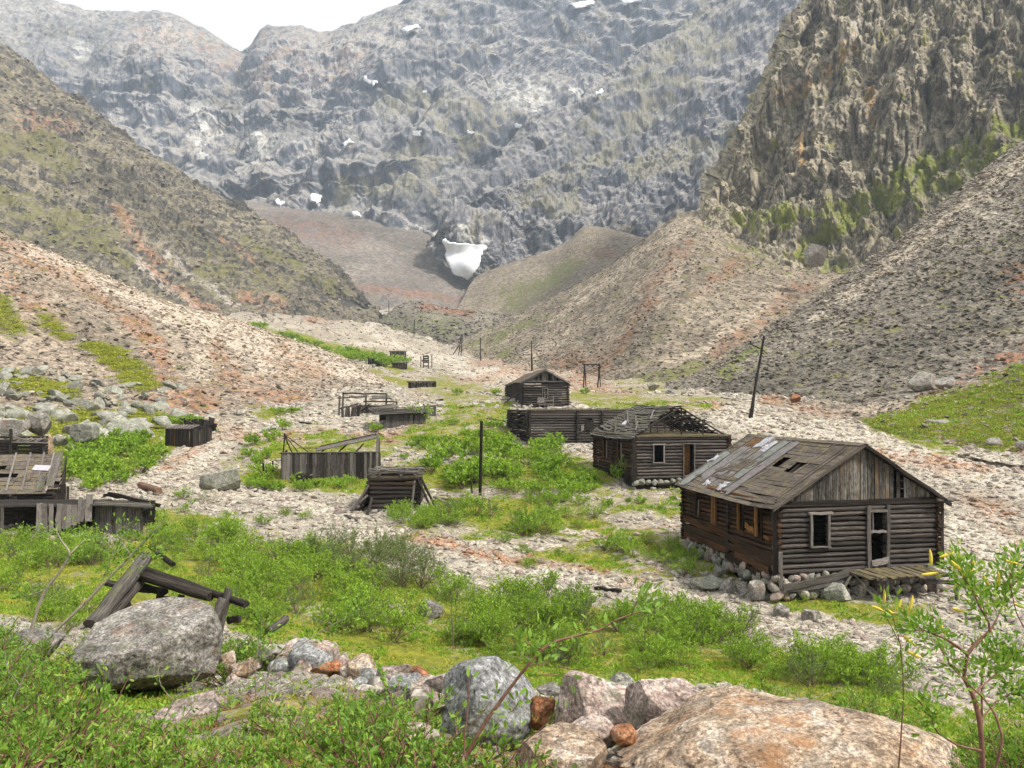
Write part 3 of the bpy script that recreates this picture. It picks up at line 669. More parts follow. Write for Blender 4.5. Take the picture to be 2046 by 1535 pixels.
def unit_log(seed, sides=8, segs=5):
    r = np.random.default_rng(seed)
    v, f = [], []
    for i in range(segs + 1):
        x = i / segs - 0.5
        oy, oz = r.normal(0, 0.03, 2)
        rad = 0.5 * (1 + r.normal(0, 0.03))
        for k in range(sides):
            a = 2 * math.pi * (k + 0.5) / sides
            q = rad * (1 + r.normal(0, 0.05))
            v.append((x + (r.normal(0, 0.004) if i in (0, segs) else 0), oy + q * math.cos(a) * 1.04, oz + q * math.sin(a) * 1.04))
    for i in range(segs):
        for k in range(sides):
            a, b = i * sides + k, i * sides + (k + 1) % sides
            f.append((a, b, b + sides, a + sides))
    n = len(v); v += [(-0.5, 0, 0), (0.5, 0, 0)]
    tri = []
    for k in range(sides):
        tri.append(((k + 1) % sides, k, n)); tri.append((segs * sides + k, segs * sides + (k + 1) % sides, n + 1))
    me = bpy.data.meshes.new('log_shape'); me.from_pydata(v, [], f + tri)
    for p in me.polygons: p.use_smooth = p.index < len(f)
    return me
def unit_plank(seed, segs=4):
    """a sawn board, 1 x 1 x 1, slightly bowed, ends ragged"""
    r = np.random.default_rng(seed)
    v, f = [], []
    for i in range(segs + 1):
        x = i / segs - 0.5
        w0 = r.normal(0, 0.035); t0 = r.normal(0, 0.12)
        for (y, z) in ((-.5, -.5), (.5, -.5), (.5, .5), (-.5, .5)):
            ex = r.normal(0, 0.008) if i in (0, segs) else 0
            v.append((x + ex, y * (1 + r.normal(0, 0.02)) + w0, z + t0))
    for i in range(segs):
        for k in range(4):
            a, b = i * 4 + k, i * 4 + (k + 1) % 4
            f.append((a, a + 4, b + 4, b))
    f += [(0, 1, 2, 3), (segs * 4 + 3, segs * 4 + 2, segs * 4 + 1, segs * 4)]
    me = bpy.data.meshes.new('plank_shape'); me.from_pydata(v, [], f)
    me.validate(); return me
LOGS = [unit_log(100 + i) for i in range(8)]
PLANKS = [unit_plank(200 + i) for i in range(10)]
POLES = [unit_log(300 + i, 6, 4) for i in range(4)]

def frame_M(a, b, w, h, up=(0, 0, 1), roll=0.0):
    a = Vector([float(c) for c in a]); b = Vector([float(c) for c in b]); x = b - a; L = x.length; x = x / max(L, 1e-6)
    z = Vector(up).normalized(); y = z.cross(x)
    if y.length < 1e-3: z = Vector((0.2, 1, 0)).normalized(); y = z.cross(x)
    y.normalize(); z = x.cross(y)
    R = Matrix((x, y, z)).transposed()
    if roll: R = R @ Matrix.Rotation(roll, 3, 'X')
    M = R.to_4x4() @ Matrix.Diagonal((L, w, h, 1)); M.translation = (a + b) / 2
    return M
def piece(name, a, b, w, h, mat, parent, up=(0, 0, 1), kind='plank', roll=0.0, label=None):
    """a board, log or pole from a to b; w across, h along 'up'"""
    pool = {'plank': PLANKS, 'log': LOGS, 'pole': POLES}[kind]
    me = pool[random.randrange(len(pool))]
    o = bpy.data.objects.new(name, me)
    if not me.materials: me.materials.append(mat)
    o.material_slots[0].link = 'OBJECT'; o.material_slots[0].material = mat
    COL.objects.link(o)
    M = frame_M(a, b, w, h, up, roll)
    if parent is not None:
        o.parent = parent; M = world_of(parent).inverted() @ M
    o.matrix_local = M
    if label: o['label'] = label
    return o
def V(*a): return Vector(a)

def poly_board(name, pts, thick, mat, parent, nrm):
    """board with an outline of its own (list of world points in one plane)"""
    n = Vector(nrm).normalized(); c = sum((Vector(p) for p in pts), Vector()) / len(pts)
    # local frame with x along the longest edge
    e = [(Vector(pts[(i + 1) % len(pts)]) - Vector(pts[i])) for i in range(len(pts))]
    x = max(e, key=lambda q: q.length).normalized(); y = n.cross(x).normalized()
    R = Matrix((x, y, n)).transposed(); Ri = R.inverted()
    v = []
    for s in (-0.5, 0.5):
        for p in pts: v.append(tuple((Ri @ (Vector(p) - c)) + Vector((0, 0, s * thick))))
    k = len(pts)
    f = [tuple(range(k - 1, -1, -1)), tuple(range(k, 2 * k))] + [(i, (i + 1) % k, k + (i + 1) % k, k + i) for i in range(k)]
    me = bpy.data.meshes.new(name); me.from_pydata(v, [], f)
    M = R.to_4x4(); M.translation = c
    return link(name, me, mat, parent, M)

def log_wall(parent, A, B, z0, z1, n, openings=(), mat=None, over=0.22, h=None, stagger=0.0, ragged=0.0, miss=()):
    """courses of logs from corner A to corner B (x, y); openings = [(s0, s1, z0, z1)] along the wall"""
    A = V(A[0], A[1]); B = V(B[0], B[1]); L = (B - A).length; d = (B - A) / L
    ch = (z1 - z0) / n
    for i in range(n):
        if i in miss: continue
        zc = z0 + (i + 0.5) * ch + stagger
        cuts = [(-over * random.uniform(0.75, 1.2), L + over * random.uniform(0.75, 1.2))]
        for (s0, s1, oz0, oz1) in openings:
            if zc + ch * 0.35 > oz0 and zc - ch * 0.35 < oz1:
                new = []
                for (a, b) in cuts:
                    if s0 > a and s0 < b: new.append((a, s0))
                    if s1 > a and s1 < b: new.append((s1, b))
                    if s1 <= a or s0 >= b: new.append((a, b))
                cuts = new
        for (a, b) in cuts:
            if b - a < 0.08: continue
            ax = A + d * a; bx = A + d * b
            j = random.uniform(-0.012, 0.012)
            m = mat if not callable(mat) else mat(i, a, b)
            piece('log', (ax.x, ax.y, zc + j), (bx.x, bx.y, zc - j), ch * random.uniform(.95, 1.1), ch * random.uniform(0.80, 0.95), m, parent, kind='log', roll=random.uniform(-.3, .3) * 0)

def slab_part(name, pts, thick, mat, parent):
    n = (Vector(pts[1]) - Vector(pts[0])).cross(Vector(pts[2]) - Vector(pts[0]))
    if n.z < 0: n = -n
    return poly_board(name, pts, thick, mat, parent, n)

# ------------------------------------------------------------------ rocks
def ico(sub):
    t = (1 + 5 ** 0.5) / 2
    v = [(-1, t, 0), (1, t, 0), (-1, -t, 0), (1, -t, 0), (0, -1, t), (0, 1, t), (0, -1, -t), (0, 1, -t), (t, 0, -1), (t, 0, 1), (-t, 0, -1), (-t, 0, 1)]
    f = [(0, 11, 5), (0, 5, 1), (0, 1, 7), (0, 7, 10), (0, 10, 11), (1, 5, 9), (5, 11, 4), (11, 10, 2), (10, 7, 6), (7, 1, 8), (3, 9, 4), (3, 4, 2), (3, 2, 6), (3, 6, 8), (3, 8, 9), (4, 9, 5), (2, 4, 11), (6, 2, 10), (8, 6, 7), (9, 8, 1)]
    v = [np.array(a, float) / np.linalg.norm(a) for a in v]
    for _ in range(sub):
        c = {}; nf = []
        def mp(a, b):
            k = (min(a, b), max(a, b))
            if k not in c:
                m = v[a] + v[b]; v.append(m / np.linalg.norm(m)); c[k] = len(v) - 1
            return c[k]
        for a, b, d in f:
            x, y, z = mp(a, b), mp(b, d), mp(d, a); nf += [(a, x, z), (b, y, x), (d, z, y), (x, y, z)]
        f = nf
    return np.array(v), np.array(f)
_ICO = {k: ico(k) for k in (1, 2, 3, 4, 5)}
def rock_shape(seed, sub=3, nplanes=9, cut=(0.45, 0.85), rough=0.06, freq=2.0, planes=None, fine=0.02):
    r = np.random.default_rng(seed)
    v, f = _ICO[sub]; v = v.copy()
    pl = []
    for _ in range(nplanes):
        n = r.normal(size=3); n /= np.linalg.norm(n); pl.append((n, r.uniform(*cut)))
    for n, h in (planes or []):
        n = np.array(n, float); pl.append((n / np.linalg.norm(n), h))
    for n, h in pl:
        s = v @ n; ex = np.maximum(s - h, 0); v = v - n * ex[:, None] * 0.93
    v = v + v / np.maximum(np.linalg.norm(v, axis=1), .2)[:, None] * (rough * fbm(v + seed * 3.1, freq, 4, seed=seed % 97))[:, None]
    if sub >= 5:
        c_ = np.clip((fbm(v, 1.3, 3, True, seed=seed % 13) - .5) / .5, 0, 1) ** 1.5; v = v * (1 - .06 * c_)[:, None]
    if sub >= 4: v = v + (v / np.maximum(np.linalg.norm(v, axis=1), .2)[:, None]) * (fine * fbm(v + seed, 9, 4, seed=3))[:, None]
    return v, f
def rock_mesh(name, seed, mat, dims=(1, 1, 1), **k):
    v, f = rock_shape(seed, **k)
    me = mesh_np(name, v * np.array(dims), f, True)
    me.materials.append(mat)
    return me
def sharp(me, ang=0.6):
    try: me.set_sharp_from_angle(angle=ang)
    except Exception: pass
    return me

R_GREY = rock_mat('grey_granite', ((0.11, 0.10, 0.085), (0.24, 0.22, 0.195), (0.42, 0.39, 0.35)))
R_TAN = rock_mat('tan_granite', ((0.20, 0.14, 0.10), (0.42, 0.31, 0.215), (0.66, 0.58, 0.50)), spot=(0.42, 0.20, 0.075), spot_amt=0.6, lichen=(0.20, 0.19, 0.16), grain=30, bump=0.03)
R_PINK = rock_mat('pinkish_granite', ((0.24, 0.175, 0.145), (0.37, 0.29, 0.25), (0.50, 0.43, 0.39)), spot=(0.36, 0.14, 0.06), spot_amt=0.35)
R_WHITE = rock_mat('pale_grey_granite', ((0.17, 0.17, 0.165), (0.30, 0.30, 0.295), (0.52, 0.51, 0.50)), spot=(0.25, 0.24, 0.18), spot_amt=0.3, lichen=(0.16, 0.18, 0.12))
R_RUST = rock_mat('rusty_stone', ((0.22, 0.08, 0.035), (0.36, 0.15, 0.07), (0.45, 0.25, 0.14)), spot=(0.45, 0.4, 0.35), spot_amt=0.4)
R_MOSS = rock_mat('lichen_grey_stone', ((0.17, 0.165, 0.135), (0.28, 0.275, 0.23), (0.42, 0.41, 0.35)), spot=(0.2, 0.2, 0.08), spot_amt=0.5)
R_SCREE = rock_mat('scree_stone', ((0.13, 0.11, 0.088), (0.215, 0.185, 0.15), (0.33, 0.29, 0.24)), grain=6, bump=0.01, spot_amt=0.2, inst=True)
R_GRAVEL = rock_mat('gravel_stone', ((0.27, 0.23, 0.185), (0.40, 0.36, 0.30), (0.54, 0.50, 0.43)), grain=5, bump=0.01, spot_amt=0.15, spot=(0.36, 0.22, 0.14), inst=True)

# ------------------------------------------------------------------ scattering (only for what nobody could count)
def scatter(name, pts, rots, scales, sources, idx, mat=None, kind='stuff', tone=None):
    hold = bpy.data.collections.new(name + '_pieces')
    for i, me in enumerate(sources):
        o = bpy.data.objects.new('%s_piece_%02d' % (name, i), me); hold.objects.link(o)
    me = bpy.data.meshes.new(name)
    n = len(pts); me.vertices.add(n); me.vertices.foreach_set('co', np.asarray(pts, np.float32).ravel())
    a = me.attributes.new('rot', 'FLOAT_VECTOR', 'POINT'); a.data.foreach_set('vector', np.asarray(rots, np.float32).ravel())
    a = me.attributes.new('scl', 'FLOAT_VECTOR', 'POINT'); a.data.foreach_set('vector', np.asarray(scales, np.float32).ravel())
    if tone is not None: a = me.attributes.new('tone', 'FLOAT_VECTOR', 'POINT'); a.data.foreach_set('vector', np.asarray(tone, np.float32).ravel())
    a = me.attributes.new('idx', 'INT', 'POINT'); a.data.foreach_set('value', np.asarray(idx, np.int32))
    o = bpy.data.objects.new(name, me); COL.objects.link(o); tag(o, kind=kind)
    ng = bpy.data.node_groups.new(name + '_scatter', 'GeometryNodeTree')
    ng.interface.new_socket(name='Geometry', in_out='INPUT', socket_type='NodeSocketGeometry')
    ng.interface.new_socket(name='Geometry', in_out='OUTPUT', socket_type='NodeSocketGeometry')
    N = ng.nodes; L = ng.links
    gi = N.new('NodeGroupInput'); go = N.new('NodeGroupOutput')
    ci = N.new('GeometryNodeCollectionInfo'); ci.inputs['Collection'].default_value = hold
    ci.inputs['Separate Children'].default_value = True; ci.inputs['Reset Children'].default_value = True
    ip = N.new('GeometryNodeInstanceOnPoints'); ip.inputs['Pick Instance'].default_value = True
    def at(nm, ty):
        x = N.new('GeometryNodeInputNamedAttribute'); x.data_type = ty; x.inputs['Name'].default_value = nm; return x.outputs[0]
    L.new(gi.outputs[0], ip.inputs['Points']); L.new(ci.outputs[0], ip.inputs['Instance'])
    L.new(at('idx', 'INT'), ip.inputs['Instance Index'])
    er = N.new('FunctionNodeEulerToRotation'); L.new(at('rot', 'FLOAT_VECTOR'), er.inputs[0]); L.new(er.outputs[0], ip.inputs['Rotation'])
    L.new(at('scl', 'FLOAT_VECTOR'), ip.inputs['Scale'])
    L.new(ip.outputs[0], go.inputs[0])
    md = o.modifiers.new('scatter', 'NODES'); md.node_group = ng
    return o
# ------------------------------------------------------------------ the near cabin
E1 = V(0.973, 0.231); E2 = V(-0.231, 0.973)
class Local:
    """s along the front, t into the depth, z up -> world"""
    def __init__(s, o, e1=E1, e2=E2): s.o, s.e1, s.e2 = V(o[0], o[1]), e1, e2
    def __call__(s, a, b, z):
        p = s.o + s.e1 * a + s.e2 * b
        return (p.x, p.y, z)
def xy(p): return (p[0], p[1])

def near_cabin():
    o = (10.58, 34.0); Q = Local(o); W, D = 7.37, 8.6
    zb, zt, za = -7.05, -4.2, -1.93
    t = thing('log_cabin', (o[0], o[1], -8.0), 'largest dark log cabin with a felt patched gable roof and raised porch, at the right', 'cabin')
    # front wall: window and door
    fo = [(1.42, 2.22, -5.95, -4.72), (4.15, 4.85, -6.75, -4.62)]
    log_wall(t, xy(Q(0, 0, 0)), xy(Q(W, 0, 0)), zb, zt, 14, fo, W_LOG, 0.2)
    so = [(1.0, 1.45, -5.75, -4.55), (2.55, 2.95, -5.7, -4.55), (5.0, 5.4, -5.75, -4.55), (6.7, 7.1, -5.6, -4.75)]
    log_wall(t, xy(Q(0, 0, 0)), xy(Q(0, D, 0)), zb, zt, 14, so, W_DARK, 0.2, stagger=0.05)
    log_wall(t, xy(Q(W, 0, 0)), xy(Q(W, D, 0)), zb, zt, 14, (), W_DARK, 0.2, stagger=0.05)
    log_wall(t, xy(Q(0, D, 0)), xy(Q(W, D, 0)), zb, zt, 14, (), W_DARK, 0.2)
    # notched ends of the cross wall half way along the side, and corner boards
    for i in range(13):
        z = zb + 0.14 + i * 0.21
        piece('log_end', Q(-0.2, 3.85, z), Q(0.25, 3.85, z), 0.2, 0.2, W_BLACK, t, kind='log')
    piece('corner_board', Q(-0.17, -0.12, -7.3), Q(-0.17, -0.12, -4.25), 0.17, 0.04, W_BLACK, t, up=(-0.3, -1, 0))
    piece('corner_board', Q(-0.02, -0.26, -7.95), Q(-0.02, -0.26, -6.1), 0.16, 0.05, W_GREY, t, up=(0, -1, 0))
    piece('corner_board', Q(W + 0.12, -0.22, -7.1), Q(W + 0.12, -0.22, -4.3), 0.12, 0.04, W_BLACK, t, up=(0, -1, 0))
    slab_part('floor', [Q(0.1, 0.1, -6.95), Q(W - .1, 0.1, -6.95), Q(W - .1, D - .1, -6.95), Q(0.1, D - .1, -6.95)], 0.08, W_BLACK, t)
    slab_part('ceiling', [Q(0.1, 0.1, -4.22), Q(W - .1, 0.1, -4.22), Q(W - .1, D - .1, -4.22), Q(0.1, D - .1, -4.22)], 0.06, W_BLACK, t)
    for pp in ([Q(.2, D - .2, -7), Q(W - .2, D - .2, -7), Q(W - .2, D - .2, -4.2), Q(.2, D - .2, -4.2)], [Q(W - .18, .2, -7), Q(W - .18, D - .2, -7), Q(W - .18, D - .2, -4.2), Q(W - .18, .2, -4.2)]): slab_part('daylight_blocker', pp, .04, W_BLACK, t)  # added dark panels that block daylight through the back and right log gaps
    # inner cross wall
    for i in range(12):
        z = zb + 0.14 + i * 0.225
        piece('log', Q(0.2, 3.85, z), Q(W - .2, 3.85, z), 0.2, 0.225, W_BLACK, t, kind='log')
    # window frame
    wf = thing_part('window_frame', t, Q(1.82, -0.1, -5.3))
    for a, b, w in ((Q(1.42, -.14, -5.97), Q(1.42, -.14, -4.66), .09), (Q(2.22, -.14, -5.97), Q(2.22, -.14, -4.66), .09)):
        piece('jamb', a, b, w, 0.14, W_PALE, wf, up=(0, -1, 0))
    piece('head', Q(1.30, -.16, -4.64), Q(2.36, -.16, -4.64), 0.16, 0.09, W_PALE, wf)
    piece('sill', Q(1.36, -.14, -6.0), Q(2.28, -.14, -6.0), 0.18, 0.05, W_GREY, wf)
    # door
    df = thing_part('door_frame', t, Q(4.5, -0.1, -5.6))
    piece('jamb', Q(4.07, -.15, -6.95), Q(4.04, -.15, -4.4), .15, 0.1, W_GREY, df, up=(0, -1, 0))
    piece('jamb', Q(4.93, -.15, -6.95), Q(4.96, -.15, -4.38), .13, 0.1, W_GREY, df, up=(0, -1, 0))
    piece('head', Q(4.1, -.14, -4.62), Q(4.92, -.14, -4.62), 0.12, 0.1, W_GREY, df)
    piece('transom', Q(4.14, -.13, -5.47), Q(4.88, -.13, -5.47), 0.1, 0.1, W_PALE, df)
    piece('threshold', Q(4.12, -.17, -6.72), Q(4.9, -.17, -6.68), 0.16, 0.22, W_PALE, df)
    piece('mullion', Q(4.28, -.1, -5.42), Q(4.28, -.1, -4.66), 0.05, 0.05, W_PALE, df)
    # side windows: warm coloured jambs and the boards nailed over two of them
    for k, (a, b, z0, z1) in enumerate(so):
        sf = thing_part('side_window', t, Q(-.1, (a + b) / 2, (z0 + z1) / 2))
        piece('jamb', Q(-.13, b, z0), Q(-.13, b, z1 + .1), 0.2, 0.09, W_WARM if k < 3 else W_DARK, sf, up=(-1, 0, 0))
        piece('jamb', Q(-.12, a, z0), Q(-.12, a, z1 + .1), 0.1, 0.06, W_DARK, sf, up=(-1, 0, 0))
        piece('sill', Q(-.14, a - .1, z0 - .04), Q(-.14, b + .12, z0 - .04), 0.07, 0.1, W_DARK, sf)
        if k == 2:
            for m in range(3): piece('board', Q(-.16, a + .08 + m * .13, z0), Q(-.16, a + .1 + m * .13, z1), 0.11, 0.03, W_WARM, sf, up=(-1, 0, 0))
        if k == 3: piece('board', Q(-.17, a + .1, z0 - .05), Q(-.15, a + .05, z1 - .1), 0.07, 0.03, W_PALE, sf, up=(-1, 0, 0))
    piece('ledger_board', Q(-.18, 6.9, -4.55), Q(-.18, 8.2, -4.5), 0.04, 0.06, W_WARM, t)
    piece('split_board', Q(-.15, 1.6, -5.55), Q(-.15, 2.3, -5.4), 0.04, 0.24, W_WARM, t, label='splintered orange patch of board between the side windows')
    piece('split_board', Q(-.15, 0.35, -5.7), Q(-.15, .8, -5.62), 0.04, 0.12, W_WARM, t)
    # lower skirting of broad dark planks on the side
    for k, (a, b, z, zz) in enumerate(((0.1, 3.9, -6.3, -6.2), (0.1, 3.9, -6.62, -6.5), (0.4, 3.2, -6.95, -6.8), (4.0, 8.4, -6.05, -6.0), (4.0, 8.4, -6.4, -6.35), (4.0, 8.3, -6.75, -6.6), (1.2, 4.1, -7.2, -7.0))):
        piece('side_board', Q(-.17, a, z), Q(-.17, b, zz), 0.04, 0.3, W_DARK, t)
    piece('prop', Q(-.1, 1.1, -8.0), Q(-.1, 1.15, -6.9), 0.22, 0.1, W_DARK, t, up=(-1, 0, 0))
    piece('prop', Q(-.1, 2.1, -7.8), Q(-.1, 2.1, -6.9), 0.2, 0.1, W_DARK, t, up=(-1, 0, 0))
    # gable
    g = thing_part('front_gable', t, Q(W / 2, 0, zt))
    x = -0.12; mid = W / 2; rise = za - zt
    while x < W + 0.1:
        w = random.uniform(0.13, 0.22)
        x1 = min(x + w, W + 0.12)
        f = lambda s: zt + 0.12 + (rise - 0.16) * (1 - abs(s - mid) / (mid + .12)) - 0.02
        z0 = zt + 0.04 + random.uniform(-.05, .04)
        gap = 5.22 < (x + x1) / 2 < 5.36 or 5.62 < (x + x1) / 2 < 5.75
        pts = [Q(x + .008, -.12, z0), Q(x1 - .008, -.12, z0)]
        if x < mid < x1: pts += [Q(x1 - .008, -.12, f(x1)), Q(mid, -.12, f(mid)), Q(x + .008, -.12, f(x))]
        else: pts += [Q(x1 - .008, -.12, max(f(x1), z0 + .02)), Q(x + .008, -.12, max(f(x), z0 + .02))]
        sh = random.uniform(-.02, .02); pts = [(p[0], p[1] + sh, p[2]) for p in pts]
        if not gap: poly_board('plank', pts, 0.03, W_GABLE, g, (-.231 * -1, -0.973, 0) if False else (0.231, -0.973, 0))
        x = x1
    piece('gable_beam', Q(-.1, -.1, zt - .0), Q(W + .1, -.1, zt + .02), 0.16, 0.12, W_BLACK, t)
    back = [Q(-.05, D + .1, zt), Q(W + .05, D + .1, zt), Q(mid, D + .1, za - .08)]
    poly_board('back_gable', back, 0.05, W_DARK, t, (-0.231, 0.973, 0))
    # roof
    ov, fr, bk = 0.42, 0.42, 0.35
    slope = rise / (mid)
    def R(sgn, u, s, lift=0.0):
        """u: 0 at the ridge .. 1 at the eave; s along the ridge from the front"""
        run = (mid + ov) * u
        a = mid + sgn * run
        sag = -0.06 * math.sin(max(0, min(1, s / D)) * math.pi) * (0.4 + u) + (-0.05 * u * math.sin(s * 1.3))
        return V(*Q(a, s, za + 0.06 - slope * run + sag)) + V(0, 0, lift)
    rf = thing_part('roof', t, Q(mid, D / 2, za))
    for sgn in (-1, 1):
        rows = 20
        nrm = V(*(R(sgn, 0.5, 1) - R(sgn, 0.5, 0))).cross(R(sgn, 1, 0) - R(sgn, 0, 0))
        if nrm.z < 0: nrm = -nrm
        for i in range(rows):
            u = (i + 0.5) / rows
            s = -fr + random.uniform(-.03, .03)
            while s < D + bk - .1:
                ln = random.uniform(1.6, 3.4); e = min(s + ln, D + bk)
                if D + bk - e < 0.7: e = D + bk + random.uniform(-.03, .05)
                hole = sgn < 0 and ((i in (6, 7, 8) and 2.75 < (s + e) / 2 < 3.6) or False)
                segs = [(s, e)]
                if sgn < 0:
                    for hr, h0, h1 in (((6, 7, 8), 2.95, 3.55), ((7, 8, 9), 1.55, 2.2)):
                        if i in hr:
                            ns = []
                            for a, b in segs:
                                if a < h0 < b or a < h1 < b or (h0 <= a and b <= h1):
                                    if a < h0: ns.append((a, h0))
                                    if b > h1: ns.append((h1, b))
                                else: ns.append((a, b))
                            segs = ns
                for a, b in segs:
                    if b - a < .12: continue
                    w = (mid + ov) * math.sqrt(1 + slope ** 2) / rows
                    piece('board', R(sgn, u, a, random.uniform(0, .018)), R(sgn, u, b, random.uniform(0, .018)), w * random.uniform(.9, 1.02), 0.028, W_ROOF if sgn < 0 else W_BLACK, rf, up=nrm)
                s = e + 0.012
        # the rafters
        for s in np.linspace(-fr + .1, D + bk - .1, 9):
            piece('rafter', R(sgn, 0, s, -.09), R(sgn, 1, s, -.09), 0.07, 0.11, W_BLACK, rf, up=nrm)
    nrm = V(*(R(-1, 0.5, 1) - R(-1, 0.5, 0))).cross(R(-1, 1, 0) - R(-1, 0, 0))
    if nrm.z < 0: nrm = -nrm
    def sheet(name, s0, s1, u0, u1, mat, lift=0.03, n=8, wob=0.012, label=None):
        vs, fs = [], []
        m = 5
        r = np.random.default_rng(int(s0 * 100 + u0 * 10))
        c = R(-1, (u0 + u1) / 2, (s0 + s1) / 2)
        for i in range(n + 1):
            for j in range(m):
                u = u0 + (u1 - u0) * i / n + (r.normal(0, .012) if i in (0, n) else 0); s = s0 + (s1 - s0) * j / (m - 1) + (r.normal(0, .02) if j in (0, m - 1) else 0)
                vs.append(R(-1, u, s, lift + r.normal(0, wob)) - c)
        fs = [(i * m + j, i * m + j + 1, (i + 1) * m + j + 1, (i + 1) * m + j) for i in range(n) for j in range(m - 1)]
        me = bpy.data.meshes.new(name); me.from_pydata([tuple(v) for v in vs], [], fs)
        ob = link(name, me, mat, rf, Matrix.Translation(c))
        md = ob.modifiers.new('thick', 'SOLIDIFY'); md.thickness = 0.012; md.offset = 0
        if label: ob['label'] = label
    strips = [(3.75, 4.55, .04, .93), (4.6, 5.35, .02, .92), (5.4, 6.2, .06, .86), (6.25, 7.0, .25, .9), (7.05, 7.9, .22, .8), (7.95, 8.8, .35, .97)]
    for s0, s1, u0, u1 in strips: sheet('felt_strip', s0, s1, u0, u1, M_FELT)
    for s, u0, u1 in ((3.72, 0, .97), (4.58, 0.0, .9), (5.38, 0.02, .98), (6.22, 0, .95), (7.02, 0.02, .93), (7.92, 0.05, .9), (8.75, 0.0, .95), (1.25, .02, .55), (0.42, .02, .98), (0.12, .1, .9)):
        piece('batten', R(-1, u0, s, .06), R(-1, u1, s + random.uniform(-.05, .05), .06), 0.05, 0.03, W_ROOF, rf, up=nrm)
    sheet('peeled_felt', 6.15, 6.9, .03, .2, M_WHITE, .055, 6, .02, 'white peeled patch of roofing near the ridge')
    sheet('peeled_felt', 5.5, 6.0, .08, .26, M_WHITE, .055, 6, .02)
    sheet('peeled_felt', 4.75, 5.25, .8, .91, M_WHITE, .09, 4, .05, 'crumpled white scrap of roofing near the eave')
    sheet('bare_board', 5.3, 5.75, .86, .95, W_WARM, .05, 3, .004); sheet('bare_board', 5.85, 6.3, .86, .93, W_WARM, .05, 3, .004)
    sheet('peeled_felt', 6.35, 6.75, .82, .88, M_WHITE, .07, 4, .03)
    sheet('bare_board', 7.1, 7.7, .07, .2, W_WARM, .04, 3, .004, 'orange bare boards by the ridge')
    sheet('peeled_felt', 8.5, 8.95, .42, .56, M_WHITE, .07, 4, .03)
    piece('loose_stick', R(-1, .55, 3.2, .1), R(-1, .78, 3.45, .14), 0.06, 0.04, W_PALE, rf, up=nrm)
    piece('ridge_board', R(-1, .03, -fr, .05), R(-1, .03, 6.3, .05), 0.2, 0.03, W_ROOF, rf, up=nrm)
    piece('ridge_board', R(1, .03, -fr, .05), R(1, .03, D + bk, .05), 0.2, 0.03, W_BLACK, rf)
    for sgn, m in ((-1, W_ROOF), (1, W_BLACK)):
        piece('barge_board', R(sgn, 0, -fr, -.03), R(sgn, 1.0, -fr, -.03), 0.035, 0.13, m, rf)
    piece('stub_log', Q(W - .25, -.35, zt - .02), Q(W + .52, -.35, zt - .06), 0.15, 0.15, W_GREY, t, kind='log')
    # platform in front of the door
    pf = thing_part('porch', t, Q(4.6, -.9, -6.95))
    zf = -6.98
    for i in range(9):
        s = 3.0 + i * 0.42
        piece('plank', Q(s + random.uniform(-.03, .03) - .0, -.2, zf + .02), Q(s + .35 + random.uniform(-.05, .05), -1.45 + random.uniform(-.12, .1), zf - .1), 0.36 if i != 6 else .2, 0.05, W_MOSSY, pf)
    piece('beam', Q(3.5, -1.3, zf - .14), Q(6.9, -1.35, zf - .16), 0.12, 0.12, W_GREY, pf)
    piece('beam', Q(3.0, -.3, zf - .12), Q(7.0, -.3, zf - .12), 0.12, 0.12, W_GREY, pf)
    for s, tt, lo in ((4.0, -1.3, -8.75), (7.2, -1.3, -8.7), (6.9, -.5, -8.4), (4.1, -.4, -8.3)):
        piece('post', Q(s + .05, tt, lo), Q(s, tt, zf - .1), 0.14, 0.14, W_GREY, pf, up=(0, -1, 0), kind='log')
    piece('rail', Q(6.0, -.9, -7.42), Q(7.3, -1.1, -7.5), 0.12, 0.16, W_GREY, pf)
    piece('brace', Q(3.0, -.7, -7.05), Q(3.6, -1.2, -7.95), 0.1, 0.05, W_PALE, pf)
    piece('brace', Q(2.9, -.6, -7.1), Q(2.2, -.9, -7.75), 0.08, 0.05, W_GREY, pf)
    piece('fallen_board', Q(-.1, -.55, -7.42), Q(3.1, -.5, -7.0), 0.06, 0.26, W_GREY, t)
    piece('fallen_board', Q(0.1, -.5, -7.55), Q(3.6, -.45, -7.35), 0.06, 0.14, W_GREY, t)
    # rubble foundation below the floor, stone by stone
    fnd = thing_part('foundation', t, Q(3, 0, -7.6))
    k = 0
    for s in np.arange(-.2, W + .2, 0.34):
        for lay in range(3):
            z = -7.2 - lay * 0.3 + random.uniform(-.05, .05); sz = random.uniform(.14, .25)
            M = Matrix.Translation(Q(s + random.uniform(-.1, .1), -.05 - lay * .12 + random.uniform(-.06, .06), z)) @ Euler([random.uniform(0, 6) for _ in range(3)]).to_matrix().to_4x4() @ Matrix.Diagonal((sz * 1.3, sz, sz * .9, 1))
            link('stone', ROCKS2[k % 8], (R_GRAVEL, R_PINK, R_MOSS, R_GREY)[random.choice((0, 1, 2, 3, 3, 3))], fnd, M); k += 1
    for s in np.arange(0, D, 0.4):
        for lay in range(2):
            z = -7.25 - lay * 0.3 + random.uniform(-.05, .05) + s * .03; sz = random.uniform(.14, .26)
            M = Matrix.Translation(Q(0.05 - lay * .15 + random.uniform(-.1, .1), s, z)) @ Euler([random.uniform(0, 6) for _ in range(3)]).to_matrix().to_4x4() @ Matrix.Diagonal((sz * 1.3, sz, sz * .9, 1))
            link('stone', ROCKS2[k % 8], (R_GREY, R_PINK, R_MOSS)[random.choice((0, 1, 2))], fnd, M); k += 1
    slab_part('footing', [Q(.2, .2, -7.6), Q(W - .2, .2, -7.6), Q(W - .2, D - .2, -7.6), Q(.2, D - .2, -7.6)], 1.3, M_VOID, t)
    return t

